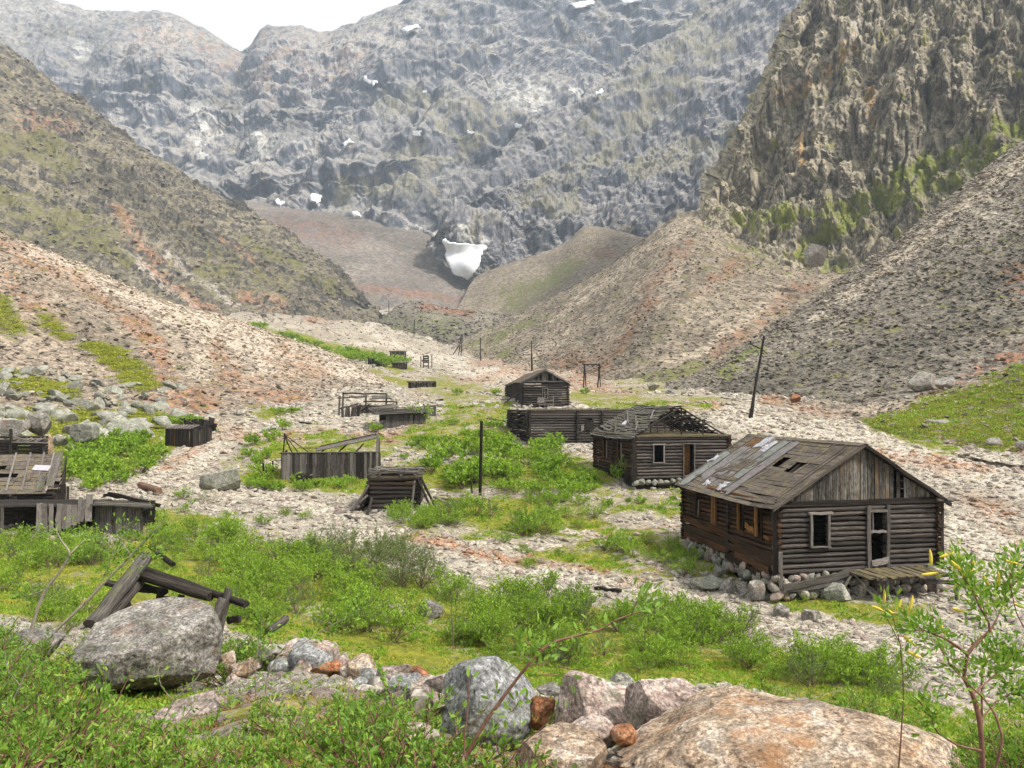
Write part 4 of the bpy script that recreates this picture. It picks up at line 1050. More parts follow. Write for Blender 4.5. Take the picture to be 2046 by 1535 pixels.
def thing_part(name, parent, loc):
    o = bpy.data.objects.new(name, None); o.empty_display_size = .1; COL.objects.link(o)
    o.parent = parent; M = world_of(parent).inverted() @ Matrix.Translation(Vector([float(c) for c in loc])); o.matrix_local = M
    _W[o.name] = world_of(parent) @ M
    return o
ROCKS2 = [sharp(rock_mesh('stone_shape', 500 + i, R_SCREE, sub=2, nplanes=7, cut=(.5, .85), rough=.05), .7) for i in range(10)]
CABIN = near_cabin()

# ------------------------------------------------------------------ the cabin behind it, its roof down to laths
def second_cabin():
    o = (8.21, 57.0); Q = Local(o); W, D = 6.85, 8.0
    zb, zt, za = -5.45, -2.65, -0.55
    t = thing('ruined_cabin', (o[0], o[1], -6.0), 'log cabin with a broken lath roof and open gable, behind the largest cabin', 'cabin')
    log_wall(t, xy(Q(0, 0, 0)), xy(Q(W, 0, 0)), zb, zt, 13, [(1.3, 2.05, -4.3, -3.2), (3.5, 4.25, -5.2, -3.15)], W_LOG, 0.2)
    log_wall(t, xy(Q(0, 0, 0)), xy(Q(0, D, 0)), zb, zt, 13, [(2.2, 2.9, -4.4, -3.2), (5.2, 5.9, -4.4, -3.2)], W_DARK, 0.2, stagger=.05)
    log_wall(t, xy(Q(W, 0, 0)), xy(Q(W, D, 0)), zb, zt, 13, (), W_DARK, 0.2, stagger=.05)
    log_wall(t, xy(Q(0, D, 0)), xy(Q(W, D, 0)), zb, zt, 13, (), W_DARK, 0.2)
    for pp in ([Q(.2, D - .2, zb), Q(W - .2, D - .2, zb), Q(W - .2, D - .2, zt), Q(.2, D - .2, zt)], [Q(W - .18, .2, zb), Q(W - .18, D - .2, zb), Q(W - .18, D - .2, zt), Q(W - .18, .2, zt)]): slab_part('daylight_blocker', pp, .04, W_BLACK, t)  # black sheets added inside to keep daylight from showing between the logs
    for i in range(12): piece('log_end', Q(-.2, 3.9, zb + .15 + i * .22), Q(.2, 3.9, zb + .15 + i * .22), .2, .2, W_BLACK, t, kind='log')
    piece('corner_board', Q(-.1, -.22, zb - .2), Q(-.1, -.22, zt + .1), .22, .05, W_BLACK, t, up=(0, -1, 0))
    wf = thing_part('window_frame', t, Q(1.7, -.1, -3.75))
    piece('jamb', Q(1.3, -.14, -4.33), Q(1.3, -.14, -3.12), .08, .1, W_PALE, wf, up=(0, -1, 0)); piece('jamb', Q(2.05, -.14, -4.33), Q(2.05, -.14, -3.12), .08, .1, W_PALE, wf, up=(0, -1, 0))
    piece('head', Q(1.2, -.15, -3.13), Q(2.15, -.15, -3.13), .12, .08, W_PALE, wf); piece('sill', Q(1.2, -.15, -4.36), Q(2.15, -.15, -4.36), .14, .06, W_PALE, wf)
    df = thing_part('door_frame', t, Q(3.9, -.1, -4.2))
    piece('jamb', Q(3.47, -.14, -5.4), Q(3.47, -.14, -3.1), .07, .1, W_GREY, df, up=(0, -1, 0)); piece('jamb', Q(4.28, -.14, -5.4), Q(4.28, -.14, -3.1), .07, .1, W_GREY, df, up=(0, -1, 0))
    piece('head', Q(3.4, -.14, -3.12), Q(4.35, -.14, -3.12), .1, .06, W_GREY, df)
    piece('door_leaf', Q(3.85, .5, -5.3), Q(3.85, .5, -3.2), .65, .05, W_WARM, df, up=(0, -1, 0), label='reddish inner door panel')
    for (a, b) in ((2.2, 2.9), (5.2, 5.9)):
        sf = thing_part('side_window', t, Q(-.1, a + .3, -3.8))
        piece('jamb', Q(-.13, a, -4.4), Q(-.13, a, -3.1), .09, .08, W_PALE, sf, up=(-1, 0, 0)); piece('jamb', Q(-.13, b, -4.4), Q(-.13, b, -3.1), .09, .08, W_WARM, sf, up=(-1, 0, 0))
    slab_part('attic_floor', [Q(-.1, -.15, zt + .06), Q(W + .15, -.15, zt + .06), Q(W + .15, D, zt + .06), Q(-.1, D, zt + .06)], .12, W_MOSSY, t)
    slab_part('floor', [Q(.1, .1, zb + .05), Q(W - .1, .1, zb + .05), Q(W - .1, D - .1, zb + .05), Q(.1, D - .1, zb + .05)], .08, W_BLACK, t)
    slab_part('footing', [Q(.1, .1, -5.9), Q(W - .1, .1, -5.9), Q(W - .1, D - .1, -5.9), Q(.1, D - .1, -5.9)], .9, M_VOID, t)
    for k, s in enumerate(np.arange(0, W, .45)):
        sz = random.uniform(.16, .28)
        M = Matrix.Translation(Q(s, -.1, -5.65 + random.uniform(-.1, .05))) @ Euler([random.uniform(0, 6) for _ in range(3)]).to_matrix().to_4x4() @ Matrix.Diagonal((sz * 1.3, sz, sz, 1))
        link('foundation_stone', ROCKS2[k % 8], R_MOSS, t, M)
    mid = W / 2; rise = za - zt - .1; ov = .45; slope = rise / mid
    def R(sgn, u, s, lift=0.0):
        run = (mid + ov) * u
        return V(*Q(mid + sgn * run, s, za - slope * run - .12 * math.sin(s / D * 3.14) + lift))
    rf = thing_part('roof', t, Q(mid, D / 2, za))
    for sgn in (-1, 1):
        nrm = (R(sgn, .5, 1) - R(sgn, .5, 0)).cross(R(sgn, 1, 0) - R(sgn, 0, 0))
        if nrm.z < 0: nrm = -nrm
        for s in np.linspace(0.25, D - .1, 9):
            piece('rafter', R(sgn, 0, s, -.1), R(sgn, 1, s, -.1), .09, .11, W_BLACK, rf, up=nrm, kind='pole')
        rows = 24
        for i in range(rows):
            u = (i + .4) / rows
            front = (-.25 + 2.3 * max(0, .75 - u)) if sgn < 0 else (0.6 + 1.1 * math.sin(i * 1.7) ** 2)
            s = front + random.uniform(-.35, .5)
            while s < D + .3:
                e = min(s + random.uniform(1.2, 3.0), D + .3)
                if random.random() > (.05 if sgn < 0 else .14):
                    tw = random.uniform(-.05, .05)
                    piece('lath', R(sgn, u + tw * .35, s, random.uniform(0, .09)), R(sgn, u - tw * .35, e, random.uniform(0, .09)), .11 * random.uniform(.8, 1.25), .06, W_GREY if sgn < 0 else W_BLACK, rf, up=nrm)
                s = e - .2 * random.random() if e < D + .29 else D + 9
    for u, s0, s1 in ((.15, 3.5, 1.5), (.35, 5, 2.2), (.3, 7.2, 4.2), (.6, 6.5, 3.8), (.5, 3.2, .8)):
        piece('loose_lath', R(-1, u, s0, .14), R(-1, u + .28, s1, .13), .1, .05, W_GREY, rf)
    piece('roof_patch', R(-1, .5, 5.2, .12), R(-1, .62, 4.8, .12), .35, .03, M_METAL, rf)
    for s, top in ((1.7, .9), (2.35, 1.2), (3.42, 1.85), (2.9, 1.5), (4.0, 1.4)):
        piece('gable_post', Q(s, 4.2, zt + .05), Q(s, 4.2, zt + top * .95), .08, .08, W_GREY, t, up=(0, -1, 0))
    for s, top in ((3.43, 1.9), (5.0, 1.15)):
        piece('gable_post', Q(s, .1, zt + .1), Q(s, .1, zt + top), .11, .11, W_BLACK, t, up=(0, -1, 0), kind='pole')
    piece('collar_beam', Q(2.6, .1, zt + 1.45), Q(4.4, .1, zt + 1.42), .1, .1, W_BLACK, rf)
    piece('collar_beam', Q(3.6, .15, zt + 1.12), Q(5.3, .2, zt + 1.05), .08, .08, W_BLACK, rf)
    for k in range(4): piece('collar_beam', Q(2.2, 1.6 + k * 1.6, zt + 1.0), Q(4.9, 1.6 + k * 1.6, zt + 1.0), .08, .08, W_BLACK, rf)
    for k, (a, b, c, d_) in enumerate(((1.5, -.6, 4.3, -1.1), (4.8, -.7, 6.8, -.4))):
        piece('fallen_beam', Q(a, b, -5.8), Q(c, d_, -5.55), .22, .2, W_BLACK, t, kind='log')
    return t
second_cabin()

# ------------------------------------------------------------------ the cabin farther up, end on
def third_cabin():
    d = V(-.107, .994); o = (1.28, 95.0); Q = Local(o, V(.994, .107), d); W, D = 5.0, 19.0
    zb, zt, za = -1.1, 1.8, 3.15
    t = thing('small_log_cabin', (o[0], o[1], -1.2), 'small grey log cabin seen end on, its gable roof whole, farthest up the valley', 'cabin')
    log_wall(t, xy(Q(0, 0, 0)), xy(Q(W, 0, 0)), zb, zt, 11, [(2.15, 2.7, -.1, 1.0)], W_LOG, .2)
    for i in range(16):
        s = i * 1.2
        piece('wall_plank', Q(-.05, s, zb), Q(-.05, s, zt), .06, 1.15, W_BLACK, t, up=(-.1, 1, 0))
    log_wall(t, xy(Q(W, 0, 0)), xy(Q(W, D, 0)), zb, zt, 11, (), W_DARK, .2)
    log_wall(t, xy(Q(0, D, 0)), xy(Q(W, D, 0)), zb, zt, 11, (), W_DARK, .2)
    for i in range(11): piece('log_end', Q(W, -.22, zb + .13 + i * .263), Q(W, .2, zb + .13 + i * .263), .26, .24, W_BLACK, t, kind='log')
    piece('corner_board', Q(-.05, -.2, zb - .2), Q(-.05, -.2, zt), .16, .05, W_BLACK, t, up=(0, -1, 0))
    mid = W / 2; ov = .25; slope = (za - zt) / mid
    def R(sgn, u, s, lift=0): 
        run = (mid + ov) * u; return V(*Q(mid + sgn * run, s, za - slope * run + lift - .1 * math.sin(s * .7)))
    rf = thing_part('roof', t, Q(mid, D / 2, za))
    for sgn in (-1, 1):
        nrm = (R(sgn, .5, 1) - R(sgn, .5, 0)).cross(R(sgn, 1, 0) - R(sgn, 0, 0))
        if nrm.z < 0: nrm = -nrm
        for i in range(9):
            for a, b in ((-.25, 6.2), (6.25, 12.5), (12.55, D + .2)):
                piece('board', R(sgn, (i + .5) / 9, a, random.uniform(0, .04)), R(sgn, (i + .5) / 9, b, random.uniform(0, .04)), .36, .04, W_ROOF if sgn < 0 else W_GREY, rf, up=nrm)
        piece('barge_board', R(sgn, 0, -.3, -.05), R(sgn, 1, -.3, -.05), .05, .16, W_GREY if sgn < 0 else W_PALE, rf)
        piece('rafter', R(sgn, .1, -.05, -.15), R(sgn, 1, -.05, -.15), .08, .14, W_GREY, rf)
    g = thing_part('front_gable', t, Q(mid, 0, zt + .3))
    x = .15
    while x < W - .15:
        x1 = x + .24; f = lambda s: zt + .1 + (za - zt - .2) * (1 - abs(s - mid) / mid)
        if not (2.75 < x < 2.95): poly_board('plank', [Q(x + .01, .05, zt + .05), Q(x1 - .01, .05, zt + .05), Q(x1 - .01, .05, max(f(x1), zt + .07)), Q(x + .01, .05, max(f(x), zt + .07))], .03, W_GABLE if random.random() > .3 else W_BLACK, g, (.107, -.994, 0))
        x = x1
    piece('gable_beam', Q(-.2, -.15, zt + .03), Q(W + .2, -.15, zt + .03), .25, .12, W_GREY, t)
    wf = thing_part('window_frame', t, Q(2.4, -.1, .4))
    for s in (2.13, 2.72): piece('jamb', Q(s, -.16, -.12), Q(s, -.16, 1.02), .07, .06, W_PALE, wf, up=(0, -1, 0))
    piece('head', Q(2.1, -.16, 1.03), Q(2.75, -.16, 1.03), .08, .06, W_PALE, wf); piece('sill', Q(2.1, -.16, -.12), Q(2.75, -.16, -.12), .08, .06, W_PALE, wf)
    piece('mullion', Q(2.35, -.1, -.1), Q(2.35, -.1, 1.0), .05, .04, W_PALE, wf, up=(0, -1, 0))
    pr = thing_part('porch', t, Q(2.4, -.6, -.8))
    piece('plank', Q(1.6, -.55, -.75), Q(3.3, -.6, -.75), .7, .06, W_PALE, pr)
    for a, b in ((1.7, 0.1), (2.3, .15), (3.25, .25)):
        piece('post', Q(a, -.9, -1.5), Q(a, -.9, b), .07, .07, W_PALE, pr, up=(0, -1, 0))
    for k in range(3): piece('board', Q(1.45, -.92, -.45 + k * .2), Q(2.2, -.92, -.45 + k * .2), .04, .17, W_PALE, pr)
    piece('rail', Q(2.1, -.92, -.3), Q(3.3, -.92, -.25), .04, .07, W_PALE, pr)
    slab_part('footing', [Q(0, 0, -1.5), Q(W, 0, -1.5), Q(W, D, -1.5), Q(0, D, -1.5)], .9, R_GRAVEL, t)
    piece('leaning_pole', Q(-2.4, 4, -1.1), Q(-.1, 4, .6), .12, .12, W_GREY, t, kind='pole')
    piece('leaning_pole', Q(-1.4, 4, -.9), Q(-1.35, 4.0, -.1), .07, .07, W_GREY, t, kind='pole')
    return t
third_cabin()

# ------------------------------------------------------------------ roofless log building
def log_building():
    o = (1.5, 75.0); Q = Local(o); W, D = 13.5, 7.6
    zb, zt = -3.95, -1.15
    t = thing('roofless_log_building', (o[0], o[1], -4.0), 'long roofless building of dark logs below the small far cabin', 'building')
    log_wall(t, xy(Q(0, 0, 0)), xy(Q(W, 0, 0)), zb, zt, 12, [(5.2, 5.9, -2.95, -2.0)], W_LOG, .25)
    log_wall(t, xy(Q(0, 0, 0)), xy(Q(0, D, 0)), zb, zt, 12, [], W_BLACK, .25, stagger=.06)
    log_wall(t, xy(Q(W, 0, 0)), xy(Q(W, D, 0)), zb, zt, 12, [], W_BLACK, .25, stagger=.06)
    log_wall(t, xy(Q(0, D, 0)), xy(Q(W, D, 0)), zb, zt, 12, [], W_LOG, .25)
    for s in (4.4, 6.75):
        for i in range(12): piece('log_end', Q(s, -.3, zb + .12 + i * .233), Q(s, .2, zb + .12 + i * .233), .22, .2, W_BLACK, t, kind='log')
        for i in range(12): piece('log', Q(s, .2, zb + .12 + i * .233), Q(s, D - .2, zb + .12 + i * .233), .2, .233, W_BLACK, t, kind='log')
    for i in range(46):      # jagged stub ends of the left side wall
        a = random.uniform(.2, D - .3); z = random.uniform(zb + .1, zt)
        piece('log_stub', Q(-random.uniform(.2, .6), a, z), Q(.1, a, z), .18, .17, W_BLACK, t, kind='log')
    slab_part('turf_roof_edge', [Q(-.1, -.2, zt + .08), Q(W, -.2, zt + .08), Q(W, .35, zt + .1), Q(-.1, .35, zt + .1)], .1, W_MOSSY, t)
    piece('corner_post', Q(.0, -.3, zb - .9), Q(0, -.3, zt + .05), .18, .14, W_BLACK, t, up=(0, -1, 0))
    piece('panel', Q(5.15, -.12, -2.5), Q(5.95, -.12, -2.5), .05, .95, W_BLACK, t)
    piece('panel', Q(4.75, -.2, -2.7), Q(5.0, -.2, -2.7), .04, .5, W_PALE, t)
    slab_part('footing', [Q(.1, .1, -4.3), Q(W, .1, -4.3), Q(W, D, -4.3), Q(.1, D, -4.3)], .9, M_VOID, t)
    for k in range(9): piece('roof_scrap', Q(.5 + k * 1.4, 1 + random.random() * 4, zt + .1), Q(1.8 + k * 1.4, 2 + random.random() * 4, zt + .15), .2, .08, W_GREY, t)
log_building()
# ------------------------------------------------------------------ sheds and ruins
def plank_row(parent, Q, s0, s1, t, z0, z1, w, mat, name='plank', lean=0.03, jag=0.08, fn=None, th=.035, gap=0.0):
    """a row of upright boards along s"""
    s = s0
    while s < s1 - .04:
        ww = w * random.uniform(.7, 1.25)
        if random.random() > gap:
            a0 = z0 if not callable(z0) else z0((s - s0) / (s1 - s0)); a1 = z1 if not callable(z1) else z1((s - s0) / (s1 - s0))
            m = random.choice(mat) if isinstance(mat, (list, tuple)) else mat
            piece(name, Q(s + ww / 2, t + random.uniform(-.03, .03), a0), Q(s + ww / 2 + random.uniform(-lean, lean), t + random.uniform(-.04, .04), a1 + random.uniform(-jag, jag)), ww * .95, th, m, parent, up=(-Q.e2.x, -Q.e2.y, 0))
        s += ww

def mid_shed():
    b = hit(562, 962); Q = Local((b[0], b[1]), V(.995, .10), V(-.10, .995)); z = b[2] - .1; k = b[1] / 1700
    W = 192 * k * .99; H = 58 * k
    t = thing('plank_shed', (b[0], b[1], z), 'roofless shed of upright grey planks with peaked ends, left of the tall bare post', 'shed')
    plank_row(t, Q, 0, W, 0, z, z + H, .2, [W_BLACK, W_LOG, W_GREY, W_GREY, W_LOG, W_PALE], jag=.04, gap=.0)
    plank_row(t, Local(Q(0, 0, 0)[:2], V(-.10, .995), V(-.995, -.1)), 0, 2.6, 0, z, z + H, .22, W_BLACK)
    plank_row(t, Local(Q(W, 0, 0)[:2], V(-.10, .995), V(.995, .1)), 0, 2.6, 0, z, lambda f: z + H + 1.1 * (1 - abs(f - .45) * 1.6), .22, W_GREY)
    plank_row(t, Local(Q(0, 2.6, 0)[:2], V(.995, .1), V(-.1, .995)), 0, W, 0, z, z + H * .9, .25, W_BLACK)
    slab_part('floor', [Q(.1, .1, z + .2), Q(W - .1, .1, z + .2), Q(W - .1, 2.5, z + .2), Q(.1, 2.5, z + .2)], .1, M_VOID, t)
    piece('top_rail', Q(-.1, -.02, z + H), Q(W + .1, -.02, z + H + .02), .1, .1, W_GREY, t, kind='pole')
    # left peak of leaning boards
    for q in ((.0, .3, 1.35), (.35, .35, 1.05), (.9, .45, .15), (.55, .6, .55)):
        piece('peak_board', Q(.15, .2, z + H + 1.3), Q(q[0] + .5 * q[2] * 0 + q[1] * 2.2, .5, z + H - .05), .14, .05, W_DARK if q[1] > .4 else W_BLACK, t)
    piece('peak_post', Q(.1, .1, z + H - .2), Q(.22, .1, z + H + 1.4), .1, .1, W_BLACK, t, up=(0, -1, 0), kind='pole')
    piece('end_post', Q(W - .05, 0, z), Q(W - .02, 0, z + H + 1.35), .16, .12, W_PALE, t, up=(0, -1, 0))
    for k2 in range(4):
        piece('fallen_roof_board', Q(2.3 + k2 * .1, .5 + k2 * .3, z + H + .15 + k2 * .05), Q(W - .15, .4 + k2 * .35, z + H + 1.08 + k2 * .04), .32, .06, W_GREY if k2 < 2 else W_BLACK, t, up=(0, -.6, .8))
    for k2 in range(3): piece('rafter', Q(2.8 + k2 * 1.2, .2, z + H + .05), Q(3.2 + k2 * 1.2, 2.2, z + H + .5), .08, .08, W_BLACK, t)
    piece('rafter', Q(1.2, .2, z + H + .35), Q(2.4, .6, z + H + .3), .08, .08, W_GREY, t, kind='pole')
    piece('rafter', Q(3.4, .05, z + H), Q(3.65, .1, z + H + .42), .1, .06, W_PALE, t)
    bx = hit(605, 968)
    c = thing('wooden_crate', bx, 'small dark slatted wooden box lying in front of the plank shed', 'box')
    for i in range(4): piece('slat', (bx[0] - .5, bx[1], bx[2] + .12 + i * .17), (bx[0] + .5, bx[1], bx[2] + .1 + i * .17), .05, .13, W_BLACK, c)
    for i in range(4): piece('slat', (bx[0] - .5, bx[1] + .6, bx[2] + .12 + i * .17), (bx[0] + .5, bx[1] + .6, bx[2] + .1 + i * .17), .05, .13, W_BLACK, c)
    for i in (-.5, 0, .5): piece('cross_piece', (bx[0] + i, bx[1] - .05, bx[2] + .62), (bx[0] + i, bx[1] + .65, bx[2] + .62), .1, .07, W_GREY, c)
mid_shed()

def log_crib():
    b = hit(742, 1022); z = b[2] - .1; Q = Local((b[0], b[1]), V(.996, .08), V(-.08, .996)); k = b[1] / 1700
    W = 96 * k; H = 70 * k; D = 2.6
    t = thing('log_crib_ruin', (b[0], b[1], z), 'dark collapsing log cellar with splayed props and a top heaped with laths', 'ruin')
    n = 8
    for i in range(n):
        zz = z + (i + .5) * H / n; tap = .55 * (1 - i / n) ** 1.5
        piece('log', Q(-.1, -tap * .2, zz), Q(W + .05 - .15 * (i < 3), -tap * .2, zz + random.uniform(-.05, .05)), H / n * 1.08, H / n * 1.05, random.choice([W_BLACK, W_DARK, W_BLACK, W_LOG]), t, kind='log')
        piece('log', Q(-.1 - tap, -.1, zz + .08), Q(-.05 - tap * .5, D, zz + .1), H / n, H / n, W_BLACK, t, kind='log')
        piece('log', Q(W - .1, .2, zz + .08), Q(W, D, zz + .1), H / n, H / n, W_BLACK, t, kind='log')
        piece('log', Q(-.1, D, zz), Q(W, D, zz), H / n, H / n, W_BLACK, t, kind='log')
    slab_part('roof_bed', [Q(-.1, -.1, z + H), Q(W + .1, -.1, z + H), Q(W + .1, D + .1, z + H + .15), Q(-.1, D + .1, z + H + .15)], .12, W_MOSSY, t)
    for i in range(60):
        s, q = random.uniform(-.3, W - .9), random.uniform(-.15, D + .1); L = random.uniform(.8, 2.2); a = random.uniform(-.25, .25)
        piece('lath', Q(s, q, z + H + .08 + random.random() * .3 + q * .05), Q(min(s + L, W + .35), q + a, z + H + .1 + random.random() * .25 + q * .05), random.uniform(.07, .13), .06, random.choice([W_GREY, W_GREY, W_PALE, W_LOG]), t, kind=random.choice(['plank', 'pole']))
    for k2 in range(5): piece('lath', Q(random.uniform(0, W), -.2, z + H + .12), Q(random.uniform(0, W), 1.4, z + H + .4), .07, .05, W_GREY, t)
    for a, bb in (((W + .05, -.1, H), (W + 1.0, -.5, .2)), ((W - .1, -.15, H - .1), (W + .75, -.7, .1)), ((-.15, -.2, H * .8), (-1.0, -.6, .25)), ((-.2, -.1, H * .5), (-1.2, -.4, .2)), ((.05, -.3, .9), (-.15, -.9, .0)), ((W - .3, -.05, H - .2), (W - .5, -.3, .3))):
        piece('prop', Q(a[0], a[1], z + a[2]), Q(bb[0], bb[1], z + bb[2]), .17, .13, random.choice([W_GREY, W_BLACK]), t, kind='log')
log_crib()
def loose(px0, py0, px1, py1, w, mat, label, name='fallen_board', lift=.08, kind='plank', lift2=None):
    a, b = hit(px0, py0), hit(px1, py1)
    d = piece(name, (a[0], a[1], a[2] + lift), (b[0], b[1], b[2] + (lift if lift2 is None else lift2)), w, w * .6 if kind == 'plank' else w, mat, None, kind=kind)
    tag(d, label, 'board' if kind == 'plank' else 'log'); return d
loose(880, 1000, 940, 1008, .16, W_LOG, 'thin pole lying on the moss right of the log cellar, nearest the tall post', kind='pole', name='fallen_pole')
loose(868, 996, 905, 1016, .18, W_PALE, 'short pale board slanting on the ground beside the right props of the log cellar')
loose(668, 1030, 712, 1018, .2, W_PALE, 'pale board lying on gravel at the left foot of the log cellar')
loose(690, 1034, 716, 1044, .2, W_GREY, 'short grey board on the gravel below the left foot of the log cellar')
loose(1190, 1178, 1240, 1188, .22, W_BLACK, 'dark plank lying alone on the gravel track left of the largest cabin')
loose(860, 804, 884, 801, .35, W_BLACK, 'dark plank lying on the pale gravel above the far plank sheds')
loose(918, 817, 946, 814, .3, W_BLACK, 'dark plank lying on the flat left of the roofless log building')
loose(620, 833, 645, 829, .35, W_LOG, 'weathered plank on the gravel left of the far ruined sheds')
loose(600, 846, 622, 849, .3, W_LOG, 'short plank on the rusty gravel below the far ruined sheds')
loose(975, 838, 1010, 846, .3, W_LOG, 'plank lying on the rusty ground just left of the roofless log building')
loose(280, 980, 318, 992, .42, M_RUSTPIPE, 'rusty hollow drum or pipe lying at the edge of the gravel, left side', name='rusty_pipe', kind='log', lift=.3)
bpy.data.objects['rusty_pipe']['category'] = 'pipe'
loose(505, 985, 545, 975, .12, W_LOG, 'crooked dead stick lying on moss below the plank shed', kind='pole', name='dead_stick')

def far_sheds():
    b = hit(770, 858, 40); z = b[2]; k = b[1] / 1700; Q = Local((b[0], b[1]), V(.93, .36), V(-.36, .93))
    t = thing('lean_to_shed', (b[0], b[1], z), 'low grey plank shed with a sloping roof, right one of the far ruined pair', 'shed')
    W = 76 * k / .93
    plank_row(t, Q, 0, W, 0, z - .3, lambda f: z + 1.35 + .12 * f, .28, [W_LOG, W_BLACK, W_GREY], jag=.03)
    plank_row(t, Local(Q(W, 0, 0)[:2], V(-.36, .93), V(.93, .36)), 0, 3, 0, z, z + 1.5, .3, W_BLACK)
    for i in range(5): piece('roof_board', Q(-1.1, -.25 + i * .6, z + 1.45 + i * .12), Q(W + .3, -.25 + i * .6, z + 1.68 + i * .12), .62, .07, W_GREY, t)
    slab_part('back_panel', [Q(0, 2.8, z), Q(W, 2.8, z), Q(W, 2.8, z + 1.9), Q(0, 2.8, z + 1.9)], .08, W_BLACK, t)
    b2 = hit(850, 832, 40); z2 = b2[2] + .9
    t = thing('board_frame', b2, 'small square wooden frame with a hole, at the right end of the far plank shed', 'frame')
    for i, zz in enumerate((0, .95)): piece('rail', (b2[0] - .2, b2[1], b2[2] + zz + .1), (b2[0] + 1.1, b2[1] + .1, b2[2] + zz + .15), .08, .14, W_LOG, t)
    for i, xx in enumerate((-.1, .45, .8, 1.0)): piece('board', (b2[0] + xx, b2[1], b2[2]), (b2[0] + xx, b2[1], b2[2] + 1.15), .16 if xx < .5 else .2, .05, W_GREY, t, up=(0, -1, 0))
    b = hit(690, 834, 40); z = b[2]; k = b[1] / 1700; Q = Local((b[0], b[1]), V(.98, .2), V(-.2, .98))
    t = thing('collapsed_shed', (b[0], b[1], z), 'tangled collapsed shed of dark boards and a broken frame, behind the bright green bush', 'ruin')
    plank_row(t, Q, -.4, 1.2, 0, z - .2, z + 1.1, .3, [W_LOG, W_BLACK], lean=.15)
    for s, tt, h in ((-.7, 1, 2.3), (-.3, 4, 2.7), (2.2, 3, 2.4), (4.5, 3.5, 2.6), (5.6, 3, 1.6), (1.5, 1, 1.4)):
        piece('post', Q(s, tt, z - .3), Q(s + .1, tt, z + h), .18, .14, W_LOG, t, up=(0, -1, 0))
    for a, c in (((-.8, 1, 2.0), (2.3, 3, 2.2)), ((-.3, 4, 2.6), (4.6, 3.5, 2.5)), ((2.0, 3, 1.7), (5.8, 3.2, 1.6)), ((3.0, 4, 2.1), (5.2, 4.2, 2.0)), ((1.2, .6, 1.2), (5.6, 2.2, 1.1)), ((-.6, 1, .9), (1.4, 2, 1.4)), ((1.4, 2, .3), (2.6, 1, 1.3)), ((2.2, 2, 1.0), (5.4, 3, 1.35))):
        piece('beam', Q(a[0], a[1], z + a[2]), Q(c[0], c[1], z + c[2]), .16, .16, random.choice([W_BLACK, W_LOG]), t)
    for i in range(9): piece('broken_board', Q(1.4 + i * .45, 2.4 + random.random(), z + .1), Q(1.6 + i * .45, 2.6, z + .9 + random.random() * .5), .42, .05, random.choice([W_BLACK, W_GREY, W_LOG]), t, up=(0, -1, 0))
    slab_part('roof_panel', [Q(3.0, 3.2, z + 2.0), Q(5.0, 3.2, z + 2.0), Q(5.0, 4.6, z + 2.3), Q(3.0, 4.6, z + 2.3)], .12, W_GREY, t)
    slab_part('roof_panel', [Q(2.8, .8, z + .9), Q(5.8, 1.2, z + 1.0), Q(5.8, 2.6, z + 1.3), Q(2.8, 2.2, z + 1.2)], .1, W_GREY, t)
    def box_shed(px0, px1, pyb, hpx, name, label, mats, roof=True):
        a = hit(px0, pyb, 60); c_ = hit(px1, pyb, 60); k = a[1] / 1700; z = a[2]; W = (px1 - px0) * k; H = hpx * k
        Q = Local((a[0], a[1]), V(.99, .12), V(-.12, .99)); t = thing(name, (a[0], a[1], z), label, 'shed')
        D = W * .8
        plank_row(t, Q, 0, W, 0, z - H * .3, z + H * .85, W / 9, mats)
        plank_row(t, Local(Q(W, 0, 0)[:2], V(-.12, .99), V(.99, .12)), 0, D, 0, z - H * .3, z + H, W / 7, W_BLACK)
        plank_row(t, Local(Q(0, 0, 0)[:2], V(-.12, .99), V(-.99, -.12)), 0, D, 0, z - H * .3, z + H, W / 7, W_BLACK)
        if roof:
            for i in range(4): piece('roof_board', Q(-.06 * W, D * (i + .1) / 4, z + H * (.86 + .05 * i)), Q(W * 1.06, D * (i + .1) / 4, z + H * (.88 + .05 * i) + .02 * H), D / 3.8, H * .06, W_GREY, t)
    box_shed(816, 868, 777, 15, 'low_shed', 'low dark shed with a pale roof board, alone on the gravel above the far ruins', [W_BLACK, W_LOG])
    box_shed(735, 761, 728, 14, 'small_far_shed', 'small square dark shed on the green strip, leftmost of the distant sheds', [W_BLACK], False)
    box_shed(779, 811, 713, 12, 'small_far_shed', 'distant grey shed at the top edge of the green strip', [W_LOG])
    box_shed(784, 813, 735, 11, 'small_far_shed', 'distant dark shed at the lower end of the green strip', [W_BLACK])
    b = hit(851, 736, 60); k = b[1] / 1700; t = thing('timber_stand', b, 'small boxy timber stand on legs between two poles, far out on the pale gravel', 'stand')
    for s in (-5, 5): piece('leg', (b[0] + s * k, b[1], b[2] - .3), (b[0] + s * k, b[1], b[2] + 25 * k), .22, .2, W_BLACK, t, up=(0, -1, 0))
    for zz in (11, 15, 19, 23): piece('board', (b[0] - 6 * k, b[1], b[2] + zz * k), (b[0] + 6 * k, b[1], b[2] + zz * k), .2, 3.2 * k, random.choice([W_BLACK, W_LOG]), t)
    piece('sill_beam', (b[0] - 6 * k, b[1], b[2] + 4 * k), (b[0] + 6 * k, b[1], b[2] + 4 * k), .2, .25, W_BLACK, t)
    for s, h in ((-11, 24), (11, 27)): piece('pole', (b[0] + s * k, b[1] + 1, b[2] - .3), (b[0] + s * k, b[1] + 1, b[2] + h * k), .2, .2, W_BLACK, t, up=(0, -1, 0), kind='pole')
far_sheds()

